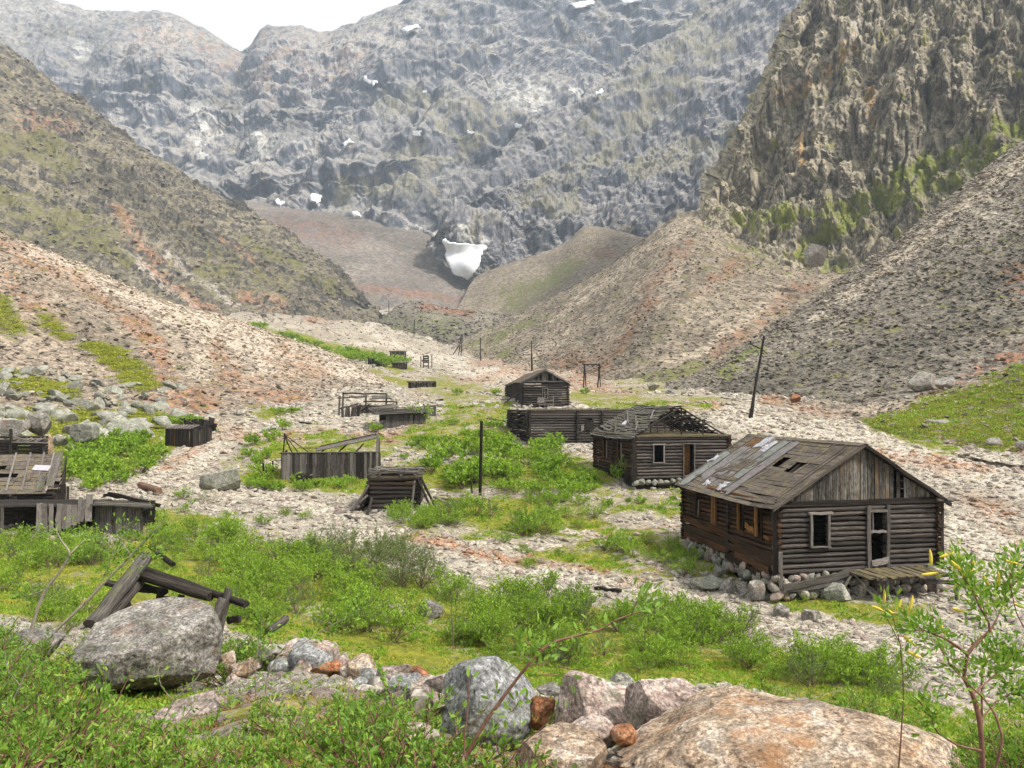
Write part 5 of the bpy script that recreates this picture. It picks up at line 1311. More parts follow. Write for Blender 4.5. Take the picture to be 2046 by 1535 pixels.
def left_ruins():
    # dark plank shed with stub rafters
    b = hit(330, 893, 30); z = b[2] - .1; k = b[1] / 1700; Q = Local((b[0], b[1]), V(.94, -.34), V(.34, .94)); W = 66 * k; H = 38 * k
    t = thing('stub_rafter_shed', (b[0], b[1], z), 'small black plank shed with pale stub rafters along its top, left of the gravel track', 'shed')
    plank_row(t, Q, 0, W, 0, z, z + H, .16, [W_BLACK, W_BLACK, W_DARK], jag=.03)
    plank_row(t, Local(Q(0, 0, 0)[:2], V(.34, .94), V(-.94, .34)), 0, 2.5, 0, z, z + H, .2, W_BLACK)
    plank_row(t, Local(Q(W, 0, 0)[:2], V(.34, .94), V(.94, -.34)), 0, 2.5, 0, z, z + H, .2, W_BLACK)
    for i in range(9): piece('stub_rafter', Q(.1 + i * W / 9, -.1, z + H), Q(.35 + i * W / 9, .9, z + H + .32), .09, .08, W_PALE, t, kind='pole')
    piece('top_rail', Q(-2.0, .3, z + H + .05), Q(W, .1, z + H + .05), .12, .12, W_LOG, t, kind='pole'); piece('top_rail', Q(-1.8, .8, z + H - .05), Q(W * .4, .5, z + H + .15), .12, .12, W_LOG, t, kind='pole')
    slab_part('floor', [Q(.1, .1, z + .1), Q(W - .1, .1, z + .1), Q(W - .1, 2.4, z + .1), Q(.1, 2.4, z + .1)], .1, M_VOID, t)
    b = hit(368, 868, 30); z = b[2]; Q = Local((b[0], b[1]), V(.97, -.2), V(.2, .97))
    t = thing('broken_hut', (b[0], b[1], z), 'heap of broken black hut boards just behind the stub rafter shed', 'ruin')
    for i in range(30):
        s, q = random.uniform(-.5, 2.6), random.uniform(0, 2.4); a = random.uniform(-.6, .6)
        piece('broken_board', Q(s, q, z + random.uniform(-.1, .5)), Q(s + a, q + random.uniform(-.4, .4), z + random.uniform(.8, 1.6)), random.uniform(.2, .4), .05, random.choice([W_BLACK, W_BLACK, W_DARK]), t, up=(0, -1, 0))
    piece('beam', Q(-.4, -.1, z + 1.5), Q(2.3, -.2, z + .6), .14, .12, W_LOG, t); piece('post', Q(2.7, -.3, z - .2), Q(2.7, -.3, z + 1.2), .12, .12, W_BLACK, t, up=(0, -1, 0))
    piece('rail', Q(2.6, -.2, z + .1), Q(3.4, -1.0, z - .1), .1, .1, W_BLACK, t)
    # log hut at the left edge, back
    b = hit(0, 925, 30); z = b[2]; k = b[1] / 1700; Q = Local((b[0], b[1]), V(.995, .05), V(-.42, .908)); W = 98 * k; H = 55 * k
    t = thing('roofless_log_hut', (b[0], b[1], z), 'black roofless log hut with white poles across its top, behind the plank roofed hut', 'hut')
    log_wall(t, xy(Q(-2.2, 0, 0)), xy(Q(W * .85, 0, 0)), z - .2, z + H * .75, 8, [(3.4, 4.4, z - .2, z + H * .62)], W_BLACK, .1)
    log_wall(t, xy(Q(W * .85, 0, 0)), xy(Q(W * .85, 3, 0)), z - .2, z + H * .75, 8, (), W_BLACK, .1); log_wall(t, xy(Q(-2.2, 3, 0)), xy(Q(W * .85, 3, 0)), z - .2, z + H * .9, 8, (), W_BLACK, .1)
    piece('post', Q(20 * k, -.2, z - .2), Q(22 * k, -.2, z + 66 * k), .18, .14, W_LOG, t, up=(0, -1, 0)); piece('post', Q(85 * k, -.2, z - .2), Q(85 * k, -.2, z + 34 * k), .12, .1, W_LOG, t, up=(0, -1, 0))
    piece('rafter', Q(-1.5, -.1, z + 72 * k), Q(50 * k, -.1, z + 42 * k), .22, .14, W_GREY, t)
    for i in range(6): piece('pole', Q((24 + i * 9) * k, -.3, z + (38 + (i % 2) * 2) * k), Q((42 + i * 9) * k, .9, z + (46 + i % 3) * k), .08, .08, W_PALE, t, kind='pole')
    piece('pole', Q(24 * k, -.3, z + 40 * k), Q(93 * k, -.35, z + 38 * k), .1, .1, W_PALE, t, kind='pole')
    # plank roofed hut
    b = hit(2, 1010, 25); z = b[2] - .1; k = b[1] / 1700; Q = Local((b[0], b[1]), V(.995, .1), V(-.42, .908)); H = 32 * k
    t = thing('plank_roofed_hut', (b[0], b[1], z), 'low log hut under a sloping roof of patched grey planks, at the left edge', 'hut')
    log_wall(t, xy(Q(-1.6, 0, 0)), xy(Q(96 * k, 0, 0)), z - .3, z + H * .9, 5, [(2.0, 2.5, z - .3, z + H)], W_BLACK, .1)
    log_wall(t, xy(Q(98 * k, 0, 0)), xy(Q(98 * k, 3.2, 0)), z - .3, z + H * .9, 5, (), W_BLACK, .1)
    rf = thing_part('roof', t, Q(40 * k, 1.5, z + 2))
    x = -2.4
    cols = []
    z0, z1 = z + 25 * k, z + 95 * k * 1.02
    def RR(s, f, l=0): return V(*Q(s, -.35 + 3.3 * f, z0 + (z1 - z0) * f + l))
    nrm = V(0, -(z1 - z0), 3.3)
    for i in range(10):       # boards run level, with holes
        f = (i + .5) / 10
        s = -2.4
        while s < 112 * k:
            e = min(s + random.uniform(.8, 1.7), 113 * k)
            if random.random() > .12: piece('board', RR(s, f, random.uniform(0, .03)), RR(e - .03, f, random.uniform(0, .03)), .36, .03, W_ROOF, rf, up=nrm)
            s = e
    for s in (14, 43, 70, 90): piece('batten', RR(s * k - .12, .05, .08), RR(s * k + .1, 1.02, .08), .1, .04, W_PALE, rf, up=nrm)
    for s in (100, 107): piece('upright_board', RR(s * k - .35, .15, .1), RR(s * k, 1.02, .1), .24, .04, W_GREY, rf, up=nrm)
    for s in (84, 92): piece('upright_board', RR(s * k - .5, .02, .1), RR(s * k - .35, .42, .1), .24, .04, W_GREY, rf, up=nrm)
    piece('tin_patch', RR(56 * k, .62, .1), RR(88 * k, .6, .1), .5, .02, M_METAL, rf, up=nrm, label='pale tin sheet with a rust hole nailed on the boards')
    slab_part('gable_end', [Q(112 * k, .5, z0 + .1), Q(114 * k, 3, z - .2), Q(118 * k, 3.1, z1 - .1)], .08, W_BLACK, t)
    plank_row(t, Local(Q(100 * k, .1, 0)[:2], V(.9, .4), V(-.4, .9)), 0, 26 * k, 0, z - .4, z + 40 * k, .2, W_BLACK)
    slab_part('floor', [Q(-1.5, .1, z), Q(95 * k, .1, z), Q(95 * k, 3, z), Q(-1.5, 3, z)], .1, M_VOID, t)
    slab_part('back_panel', [Q(-1.5, 2.9, z - .2), Q(110 * k, 2.9, z - .2), Q(110 * k, 2.9, z1 - .3), Q(-1.5, 2.9, z1 - .3)], .1, W_BLACK, t)
    # front wall with pale hanging planks
    b = hit(2, 1068, 20); z = b[2] - .1; k = b[1] / 1700; Q = Local((b[0], b[1]), V(.999, .02), V(-.02, .999))
    t = thing('open_fronted_shed', (b[0], b[1], z), 'open fronted shed with bleached planks hanging from its rail, nearest ruin on the left', 'shed')
    zt = z + 62 * k
    piece('top_rail', Q(-1.5, 0, zt), Q(182 * k, 0, zt), .12, .14, W_LOG, t)
    piece('corner_post', Q(2 * k, 0, z - .2), Q(2 * k, 0, zt), .12, .1, W_GREY, t, up=(0, -1, 0))
    for s, w_, bot, top, ln in ((77, 11, 5, 66, 0), (88, 13, 6, 65, .03), (101, 9, 8, 65, .02), (116, 12, 12, 65, -.05), (127, 9, 15, 64, -.02), (136, 10, 18, 63, -.02), (146, 11, 22, 63, .0), (155, 9, 27, 78, -.12), (163, 9, 30, 72, -.14), (175, 14, 30, 84, -.02)):
        piece('hanging_plank', Q(s * k + ln * .5, -.12, z + bot * k), Q(s * k - ln, -.1, z + top * k), w_ * k * .93, .045, W_PALE, t, up=(0, -1, 0))
    plank_row(t, Q, 183 * k, 278 * k, .15, z - .4, zt - .1, .2, [W_GREY, W_LOG], jag=.02)
    for i in range(3): piece('roof_board', Q(180 * k, -.1 + i * .3, zt + .02 + i * .05), Q((300 - i * 6) * k, -.05 + i * .3, zt - .1 + i * .05), .3, .07, W_GREY, t)
    piece('beam', Q(196 * k, .9, zt + .5), Q(306 * k, .5, zt - .12), .16, .16, W_BLACK, t); piece('beam', Q(185 * k, 1.0, zt + .4), Q(240 * k, .8, zt + .25), .16, .14, W_BLACK, t)
    piece('beam', Q(278 * k, .1, zt - .5), Q(300 * k, .3, zt - .3), .16, .3, W_BLACK, t)
    slab_part('back_panel', [Q(-1.5, 2.2, z - .5), Q(270 * k, 2.2, z - .5), Q(270 * k, 2.2, zt - .05), Q(-1.5, 2.2, zt + .0)], .1, W_BLACK, t)
    slab_part('inner_roof', [Q(-1.5, .1, zt - .05), Q(180 * k, .1, zt - .05), Q(180 * k, 2.2, zt - .02), Q(-1.5, 2.2, zt - .02)], .08, W_BLACK, t)
    slab_part('floor', [Q(-1.5, .1, z - .1), Q(270 * k, .1, z - .1), Q(270 * k, 2.2, z - .1), Q(-1.5, 2.2, z - .1)], .1, M_VOID, t)
    for a, c in (((30, 2), (12, 40)), ((45, 4), (60, 30)), ((120, 0), (160, 20)), ((90, 2), (140, 24))): piece('fallen_pole', Q(a[0] * k, .4, z + a[1] * k), Q(c[0] * k, .9, z + c[1] * k), .09, .09, W_DARK, t, kind='pole')
left_ruins()

def log_debris():
    """the half fallen frame of beams above the big left boulder"""
    c = P(320, 1240, 21)
    t = thing('log_frame_ruin', (c[0], c[1], c[2] - .2), 'fallen frame of weathered beams propped behind the large left boulder', 'ruin')
    def bm(p, q, d0, d1, w, m=W_LOG, n='beam'):
        return piece(n, P(*p, d0 + 5), P(*q, d1 + 5), w * 1.3, w * 1.18, m, t, kind='log')
    bm((180, 1250), (292, 1113), 14.4, 16.4, .27, W_GREY); bm((200, 1262), (290, 1150), 14.6, 16.4, .17, W_LOG)
    bm((276, 1148), (420, 1192), 16.2, 15.2, .2, W_BLACK); bm((290, 1140), (492, 1207), 16.3, 14.9, .14, W_BLACK); bm((262, 1170), (330, 1182), 16.5, 16, .15, W_BLACK)
    bm((212, 1165), (300, 1180), 17, 16.4, .13, W_BLACK); bm((330, 1198), (425, 1238), 15.9, 15.3, .17, W_BLACK)
    bm((418, 1262), (446, 1196), 14.7, 14.9, .17, W_GREY, 'post'); bm((436, 1266), (457, 1176), 14.9, 15.1, .15, W_GREY, 'post'); bm((317, 1205), (322, 1180), 15.9, 15.9, .14, W_BLACK, 'post'); bm((350, 1235), (362, 1190), 15.7, 15.7, .13, W_BLACK, 'post')
    bm((246, 1190), (275, 1250), 15.8, 15.4, .14, W_BLACK, 'post')
    bm((455, 1240), (480, 1236), 15.2, 15.2, .14, W_BLACK); 
    b = piece('fallen_beam', P(536, 1262, 14.0), P(572, 1236, 14.6), .14, .12, W_LOG, None, kind='log'); tag(b, 'grey beam end lying in leaves right of the fallen beam frame', 'log')
    b = piece('fallen_beam', P(300, 1092, 22), P(345, 1128, 21), .14, .12, W_BLACK, None, kind='log'); tag(b, 'dark beam half hidden in leaves above the fallen beam frame', 'log')
log_debris()

# ------------------------------------------------------------------ poles
def pole(pxb, pyb, pxt, pyt, w, label, mat=W_BLACK, cat='pole', name='pole', d0=20):
    b = hit(pxb, pyb, d0); tp = P(pxt, pyt, b[1])
    o = piece(name, (b[0], b[1], b[2] - .4), tuple(tp), w, w, mat, None, up=(0, -1, 0), kind='pole')
    tag(o, label, cat); return o
pole(959, 992, 962, 842, .22, 'tall bare black post standing in the green bushes at the centre', cat='post', name='wooden_post')
pole(944, 988, 941, 948, .12, 'short thin stake just left of the tall bare post', cat='stake', name='wooden_stake')
pole(528, 958, 526, 925, .14, 'short stake left of the plank shed', cat='stake', name='wooden_stake')
pole(546, 945, 545, 921, .12, 'thinnest stake close to the left wall of the plank shed', cat='stake', name='wooden_stake')
pole(543, 960, 531, 940, .12, 'leaning stick beside the stake at the plank shed', cat='stake', name='wooden_stake')

def utility(parts, pxb, pyb, label, name='utility_pole', d0=60, cat='utility pole'):
    b = hit(pxb, pyb, d0)
    t = thing(name, b, label, cat)
    for kind, (x0, y0), (x1, y1), w, *dz in parts:
        o = dz[0] if dz else 0
        piece(kind, tuple(P(x0, y0, b[1] + o)), tuple(P(x1, y1, b[1] + o)), w, w, W_BLACK if not (len(dz) > 1) else W_PALE, t, up=(0, -1, 0), kind='pole')
    return t
utility([('pole', (1497, 840), (1527, 672), .24), ('prop', (1502, 836), (1512, 745), .22, .6), ('crossarm', (1498, 687), (1522, 698), .14), ('brace', (1522, 698), (1534, 708), .08), ('insulator', (1499, 687), (1500, 681), .16), ('insulator', (1516, 703), (1516, 708), .14, 0, 1)], 1498, 836,
        'leaning utility pole with crossarm and prop, standing on pale gravel behind the largest cabin')
utility([('post', (1166, 775), (1168, 727), .26), ('post', (1171, 774), (1168, 727), .2, .8), ('post', (1194, 778), (1198, 727), .26), ('post', (1200, 779), (1197, 727), .2, .8), ('crossbeam', (1163, 728), (1200, 729), .2)], 1183, 776, 'gateway shaped double pole with a beam across, right of the small far cabin', 'portal_pole')
utility([('pole', (1062, 746), (1062, 681), .3), ('prop', (1064, 744), (1063, 708), .28, .8), ('crossarm', (1059, 687), (1065, 686), .14)], 1062, 742, 'straight utility pole directly behind the small far cabin')
utility([('pole', (960, 724), (960, 675), .34), ('prop', (961, 722), (960, 700), .34, 1), ('crossarm', (957, 679), (963, 679), .16)], 960, 722, 'distant single utility pole left of the small far cabin')
utility([('pole', (916, 712), (922, 668), .34), ('pole', (921, 712), (924, 668), .34, 1), ('prop', (904, 711), (917, 690), .34), ('crossarm', (916, 684), (923, 684), .2)], 915, 711, 'distant pole with three legs at the foot of the scree')
utility([('pole', (827, 676), (828, 640), .4)], 827, 674, 'distant utility pole on the hummock of grey scree, right of the farthest one')
utility([('pole', (777, 640), (777, 600), .5)], 777, 637, 'farthest utility pole, beside the pale stream bed')
# ------------------------------------------------------------------ boulders
def boulder(px0, px1, py0, py1, d, mat, seed, label, planes=None, sub=4, depth=.9, sit=True, name='boulder', cut=(.5, .85), nplanes=11, rot=0.0, rough=.08, group=None, cat='boulder'):
    if 13 < d < 66: d = float(hit((px0 + px1) / 2, py1 - .1 * (py1 - py0), 12)[1])
    k = d / FOC
    w = (px1 - px0) * k / 2; hv = (py1 - py0) * k / 2
    a = math.atan2((py0 + py1) / 2 - 795, FOC)      # the line of sight looks down on the stone
    D = min(w * depth, .75 * hv / max(abs(math.sin(a)), .05))
    h = math.sqrt(max(hv ** 2 - (D * math.sin(a)) ** 2, .2 * hv ** 2)) / math.cos(a)
    c = P((px0 + px1) / 2, (py0 + py1) / 2, d)
    v, f = rock_shape(seed, sub, nplanes, cut, rough, 1.7, planes, .03)
    v = v - (v.max(0) + v.min(0)) / 2; v = v / np.abs(v).max(0)
    v = v * np.array([w, D, h])
    cz, sz = math.cos(rot), math.sin(rot)
    me = mesh_np(name, v, f, True); me.materials.append(mat); sharp(me, .75)
    o = link(name, me, None, None, Matrix.Translation(Vector([float(q) for q in c])))
    tag(o, label, cat, group); return o
boulder(168, 442, 1208, 1400, 12.0, R_GREY, 41, 'largest grey granite boulder at the left, bright flat top and dark undercut face',
        planes=[((-.12, -.38, .92), .34), ((.1, -.9, -.12), .6), ((-.7, -.3, .6), .72), ((.3, -.5, -.9), .55)], sub=5, nplanes=5)
boulder(880, 1078, 1315, 1500, 9.0, R_WHITE, 52, 'pale grey rounded boulder standing upright behind the leafy branch at the centre bottom', planes=[((-.8, -.5, .3), .7), ((.75, -.3, .6), .72)], sub=5, nplanes=4, cut=(.75, .95))
boulder(1235, 1900, 1366, 1700, 6.8, R_TAN, 63, 'largest tan and orange boulder with a domed top at the bottom right', planes=[((0, -.1, 1), .97)], sub=5, nplanes=12, cut=(.62, .92), rough=.12)
boulder(1108, 1262, 1345, 1490, 8.6, R_PINK, 74, 'two faced pinkish block beside the pale grey upright boulder', planes=[((-.85, -.5, .1), .55), ((.3, -.7, .6), .6)], sub=4)
boulder(1246, 1420, 1358, 1500, 8.2, R_PINK, 85, 'rounded pinkish grey boulder wedged against the big tan one', planes=[((-.6, -.7, .1), .7), ((.3, -.4, .8), .6)], sub=5, nplanes=5)
boulder(1208, 1275, 1346, 1420, 9.2, R_MOSS, 96, 'mossy stone peeking out behind the pinkish blocks', sub=4)
boulder(1052, 1110, 1394, 1455, 8.9, R_RUST, 107, 'small rust red stone between the pale grey boulder and the pinkish block', sub=4)
boulder(1120, 1228, 1428, 1485, 7.4, R_PINK, 118, 'low flat pinkish stone in front of the two faced block', sub=4, depth=.7)
boulder(1030, 1215, 1462, 1590, 6.3, R_TAN, 129, 'square edged tan slab at the bottom, left of the big domed boulder', planes=[((0, -.2, 1), .5), ((0, -1, .1), .7), ((-.9, -.4, .1), .75)], sub=5, nplanes=3)
boulder(1220, 1272, 1446, 1490, 7.3, R_RUST, 131, 'small smooth tan stone tucked below the wedged boulder', sub=4, cut=(.8, .95))
boulder(1072, 1137, 1364, 1388, 10.2, R_GREY, 142, 'thin dark slab lying in grass just right of the pale grey boulder', sub=3)
boulder(280, 470, 1382, 1520, 8.0, R_PINK, 153, 'pink boulder with orange lichen below the largest grey boulder', sub=5, planes=[((-.2, -.5, .85), .5)])
boulder(-30, 95, 1290, 1380, 11.5, R_GREY, 164, 'dark grey boulder cut by the left edge of the picture', sub=4)
boulder(15, 125, 1258, 1320, 13.0, R_GREY, 175, 'low grey boulder with an orange stain, left of the largest grey boulder', sub=4, planes=[((0, -.4, 1), .5)])
boulder(790, 878, 1448, 1510, 6.4, R_PINK, 186, 'pale pink stone in the leaves at the bottom, left of the upright boulder', sub=4)
boulder(836, 888, 1196, 1236, 20.5, R_GREY, 197, 'grey stone standing in the yellow moss', sub=4, cut=(.4, .75), nplanes=12)
boulder(1596, 1642, 1316, 1350, 15.5, R_GREY, 208, 'grey stone in the bushes above the tan domed boulder', sub=4)
boulder(1376, 1442, 1150, 1180, 31, R_MOSS, 219, 'low grey rock beside the side wall of the largest cabin, left one of two', sub=4)
boulder(1424, 1452, 1128, 1158, 33, R_MOSS, 220, 'upper mossy rock next to the side wall of the largest cabin', sub=4)
boulder(1436, 1472, 1158, 1186, 31, R_GREY, 231, 'rounded grey rock on yellow moss left of the largest cabin corner', sub=4)
boulder(1646, 1700, 1164, 1206, 32.5, R_MOSS, 242, 'wide mossy rock under the front wall of the largest cabin', sub=4)
boulder(1700, 1730, 1168, 1196, 33.0, R_GREY, 243, 'grey rock beneath the left end of the porch', sub=3)
boulder(1546, 1580, 1206, 1238, 31.5, R_GREY, 244, 'grey rock at the foot of the cabin corner post', sub=3)
boulder(1600, 1640, 1216, 1246, 31.0, R_GREY, 245, 'low grey rock in front of the mossy patch by the cabin', sub=3)
boulder(1495, 1530, 1160, 1205, 33.4, R_GREY, 246, 'tall grey stone leaning at the cabin corner foundation', sub=3)
boulder(398, 486, 936, 985, 58, R_MOSS, 253, 'greenish slab of rock jutting out at the edge of the gravel track', sub=4, planes=[((-.3, 0, 1), .4), ((0, -1, .2), .6)], depth=.4)
boulder(-10, 62, 838, 878, 66, R_GREY, 264, 'long dark flat topped rock at the left edge behind the log hut', sub=4, planes=[((0, 0, 1), .4), ((0, -1, 0), .5)], depth=.5)
boulder(60, 108, 824, 872, 67, R_GREY, 265, 'dark rock wall next to the flat topped rock, behind the log hut', sub=4, planes=[((0, -1, 0), .5)])
boulder(76, 108, 866, 916, 56, R_TAN, 266, 'pale and orange standing stone at the right end of the log hut', sub=4, planes=[((0, -1, .1), .6)])
boulder(148, 194, 846, 886, 68, R_MOSS, 275, 'square grey block standing at the edge of the bushes on the left', sub=4, planes=[((0, -1, 0), .5), ((0, 0, 1), .7), ((1, 0, 0), .8), ((-1, 0, 0), .8)], nplanes=1)
boulder(104, 128, 868, 894, 62, R_GREY, 276, 'small round stone right of the orange standing stone', sub=3)
boulder(158, 188, 888, 912, 60, R_GREY, 277, 'rounded stone among the green bushes below the square block', sub=3)
boulder(132, 152, 884, 906, 61, R_MOSS, 278, 'pale stone in the bushes left of the rounded one', sub=3)
boulder(276, 296, 988, 1006, 50, R_MOSS, 279, 'small stone at the lower side of the rusty pipe', sub=3)
boulder(524, 554, 850, 868, 82, R_MOSS, 280, 'flat pale stone on the rusty flat above the plank shed', sub=3)
boulder(468, 500, 818, 834, 93, R_GRAVEL, 281, 'white angular stone at the foot of the rust coloured scree', sub=3)
boulder(1294, 1318, 764, 781, 128, R_GRAVEL, 282, 'white boulder at the foot of the middle scree cone', sub=3)
boulder(1328, 1358, 778, 794, 119, R_GREY, 283, 'flat grey boulder right of the white one at the foot of the scree', sub=3)
boulder(1812, 1874, 742, 786, 98, R_GREY, 284, 'long dark tilted slab on the right scree, largest there', sub=4, planes=[((-.5, -.3, .8), .35)], depth=.5)
boulder(1868, 1908, 752, 780, 95, R_GREY, 285, 'tilted slab just right of the largest slab on the right scree', sub=4, planes=[((-.5, -.3, .8), .4)])
boulder(1578, 1600, 786, 806, 100, R_RUST, 286, 'rust stained upright rock at the foot of the right scree', sub=3)
boulder(1850, 1900, 838, 858, 80, R_GREY, 287, 'dark rock pile on the green slope at the right edge', sub=3)
boulder(1970, 2000, 874, 892, 72, R_GREY, 288, 'grey rock at the lower tip of the green slope', sub=3)
boulder(2028, 2060, 880, 898, 70, R_GREY, 289, 'grey rock at the right edge below the green slope', sub=3)
boulder(1606, 1648, 488, 534, 262, R_GREY, 290, 'large smooth grey boulder lodged between the cliff and the right scree', sub=4, cut=(.3, .6), nplanes=16)
boulder(1955, 1985, 345, 360, 190, R_TAN, 291, 'pale rock on the crest of the right scree', sub=3)

MARKS = [('tall bare post',960,960), ('plank shed',655,930), ('collapsing log cellar',790,985), ('ruined cabin',1320,930), ('roofless log building',1120,860), ('largest cabin',1600,1080),
 ('stub rafter shed',358,870), ('plank roofed hut',60,960), ('open fronted shed',120,1035), ('rusty pipe',300,985), ('greenish rock slab',440,960), ('fallen beam frame',330,1180), ('largest grey boulder',300,1310),
 ('rubble bank',680,1340), ('pale upright boulder',975,1400), ('two pinkish blocks',1260,1410), ('big domed boulder',1570,1450), ('cabin porch',1760,1150), ('grey stone in yellow moss',864,1214), ('bend of the gravel track',700,1060),
 ('lone dark plank',1215,1182), ('square grey block',171,865), ('catkin sapling',1930,1350), ('timber stand',851,720), ('small far cabin',1075,790), ('far plank sheds',760,825), ('slanting bare branch',1100,1300),
 ('upper green strip end',530,655), ('long dark flat rock',30,850), ('bright moss streak',240,725), ('rust streak of the scree',330,770), ('crooked pale sapling',555,1400), ('pink orange boulder',375,1440)]
def where_words(what, many, px, py):
    m = sorted(MARKS, key=lambda q: (q[1] - px) ** 2 + ((q[2] - py) * 1.8) ** 2)[0]
    dx, dy = px - m[1], (py - m[2]) * 1.8
    dist = math.hypot(dx, dy)
    rel = ('left of' if dx < 0 else 'right of') if abs(dx) > abs(dy) else ('beyond' if dy < 0 else 'in front of')
    rel2 = '' if min(abs(dx), abs(dy)) < .4 * max(abs(dx), abs(dy)) else ((' and ' + ('farther' if dy < 0 else 'nearer')) if abs(dx) > abs(dy) else (', ' + ('left' if dx < 0 else 'right') + ' side'))
    near = 'close ' if dist < 70 else ('' if dist < 150 else 'well ')
    return '%s %s%s the %s%s' % (what, near, rel, m[0], rel2), '%s around the %s' % (many, m[0])
# the bank of rubble in the foreground
bank = [(452,1320,34),(480,1338,44),(505,1322,40),(520,1355,30),(545,1310,46),(575,1298,52),(560,1335,44),(600,1330,40),(622,1312,70),(640,1300,60),(655,1340,56),(690,1318,26),(668,1362,34),(700,1342,40),(725,1335,54),(745,1352,40),(695,1366,32),(720,1366,28),(752,1372,40),(780,1352,50),(800,1345,40),(836,1345,36),(812,1368,60),(850,1372,48),(872,1366,44),(735,1385,40),(700,1392,30),(845,1400,44),(880,1405,40),(640,1382,30),(570,1372,56),(470,1360,30),(905,1390,30),(790,1395,36)]
for i, (px, py, w) in enumerate(bank):
    d = float(np.interp(px, [440, 900], [12.2, 9.6])) + (1365 - py) * .018
    w = w * 1.25
    h = w * random.uniform(.55, .85)
    m = R_RUST if i in (10, 30, 21) else random.choice([R_PINK, R_PINK, R_WHITE, R_TAN, R_GRAVEL])
    if i == 10: lb = 'rust stained block in the middle of the foreground rubble bank'; g = None
    elif i == 21: lb = 'brown squarish stone on top of the right end of the rubble bank'; g = None
    elif i == 11: lb = 'small upright pale stone on the crest of the rubble bank'; g = None
    elif i == 30: lb = 'orange red stone half buried below the rubble bank'; g = None
    else: lb = 'pinkish angular stone heaped in the foreground rubble bank'; g = 'stones of the foreground rubble bank'
    if g:
        cn = {R_PINK: 'pinkish', R_WHITE: 'pale grey', R_TAN: 'tan', R_GRAVEL: 'cream'}.get(m, 'rusty')
        lb = '%s %s stone in the %s of the foreground rubble bank, %s' % ('small' if w < 52 else 'large', cn, 'left end' if px < 560 else ('right end' if px > 780 else 'middle'), 'on its crest' if py < 1316 + (px - 450) * .07 else ('at its foot' if py > 1355 + (px - 450) * .06 else 'half way down'))
    boulder(px - w / 2, px + w / 2, py - h / 2, py + h / 2 + 6, d, m, 600 + i, lb, sub=3, nplanes=12, name='rubble_stone', cut=(.38, .75), group=g, cat='stone', rough=.1)

# ------------------------------------------------------------------ block field on the left
def sheet_pick(sheet, n, region, rng, wfun=None):
    p, nn, mk = SHEETS[sheet]
    px, py = to_px(p)
    ok = region(px, py, p, nn)
    if wfun is not None: w = wfun(px, py, p, mk) * ok
    else: w = ok.astype(float)
    # weight by true area
    du = np.linalg.norm(np.gradient(p, axis=1), axis=-1); dv = np.linalg.norm(np.gradient(p, axis=0), axis=-1)
    w = (w * du * dv).ravel(); w /= w.sum()
    idx = rng.choice(len(w), n, p=w)
    q = p.reshape(-1, 3)[idx].copy(); sp = (du + dv).ravel()[idx]
    q += rng.normal(size=q.shape) * sp[:, None] * .35 * [1, 1, .3]
    return q, nn.reshape(-1, 3)[idx], idx
BSHAPES = [sharp(rock_mesh('block_shape', 700 + i, R_MOSS, sub=3, nplanes=8, cut=(.34, .7), rough=.06), .55) for i in range(8)]
rg = np.random.default_rng(5)
q, _, _ = sheet_pick('scree_hill', 150, lambda px, py, p, n: (px > -120) & (px < 360) & (py > 730) & (py < 905) & (p[..., 1] < 115) & (px * .12 + 735 < py), rg)
for i in range(len(q)):
    px, py = to_px(q[i]); s = rg.uniform(.5, 1.15) * (1.5 if rg.random() < .12 else 1) * np.interp(py, [740, 860], [.7, 1.15])
    o = bpy.data.objects.new('talus_block', BSHAPES[i % 8]); COL.objects.link(o)
    o.location = [float(c) for c in q[i] + [0, 0, s * .2]]; o.scale = (s * 1.25, s, s * .75); o.rotation_euler = [float(c) for c in rg.uniform(-.5, .5, 2)] + [float(rg.uniform(0, 6.3))]
    lb, gr = where_words(('small', 'large')[s > .85] + ' lichen grey block', 'lichen grey blocks', float(px), float(py))
    tag(o, lb, 'block', gr)

# ------------------------------------------------------------------ loose stones, too many to count
SSH = [sharp(rock_mesh('scree_shape', 800 + i, R_SCREE, sub=1, nplanes=6, cut=(.45, .8), rough=.0), .4) for i in range(6)]
GSH = [sharp(rock_mesh('gravel_shape', 820 + i, R_GRAVEL, sub=1, nplanes=5, cut=(.5, .85), rough=.0), .4) for i in range(6)]
PSH = [sharp(rock_mesh('pale_shape', 840 + i, R_PINK, sub=1, nplanes=5, cut=(.5, .85), rough=.0), .4) for i in range(3)]
def stones(name, q, s, src, rng, flat=.6, tone=None):
    n = len(q); rot = np.stack([rng.uniform(-.5, .5, n), rng.uniform(-.5, .5, n), rng.uniform(0, 6.3, n)], -1)
    sc = np.stack([s * rng.uniform(.9, 1.5, n), s, s * flat * rng.uniform(.6, 1.2, n)], -1)
    scatter(name, q, rot, sc, src, rng.integers(0, len(src), n), tone=tone)
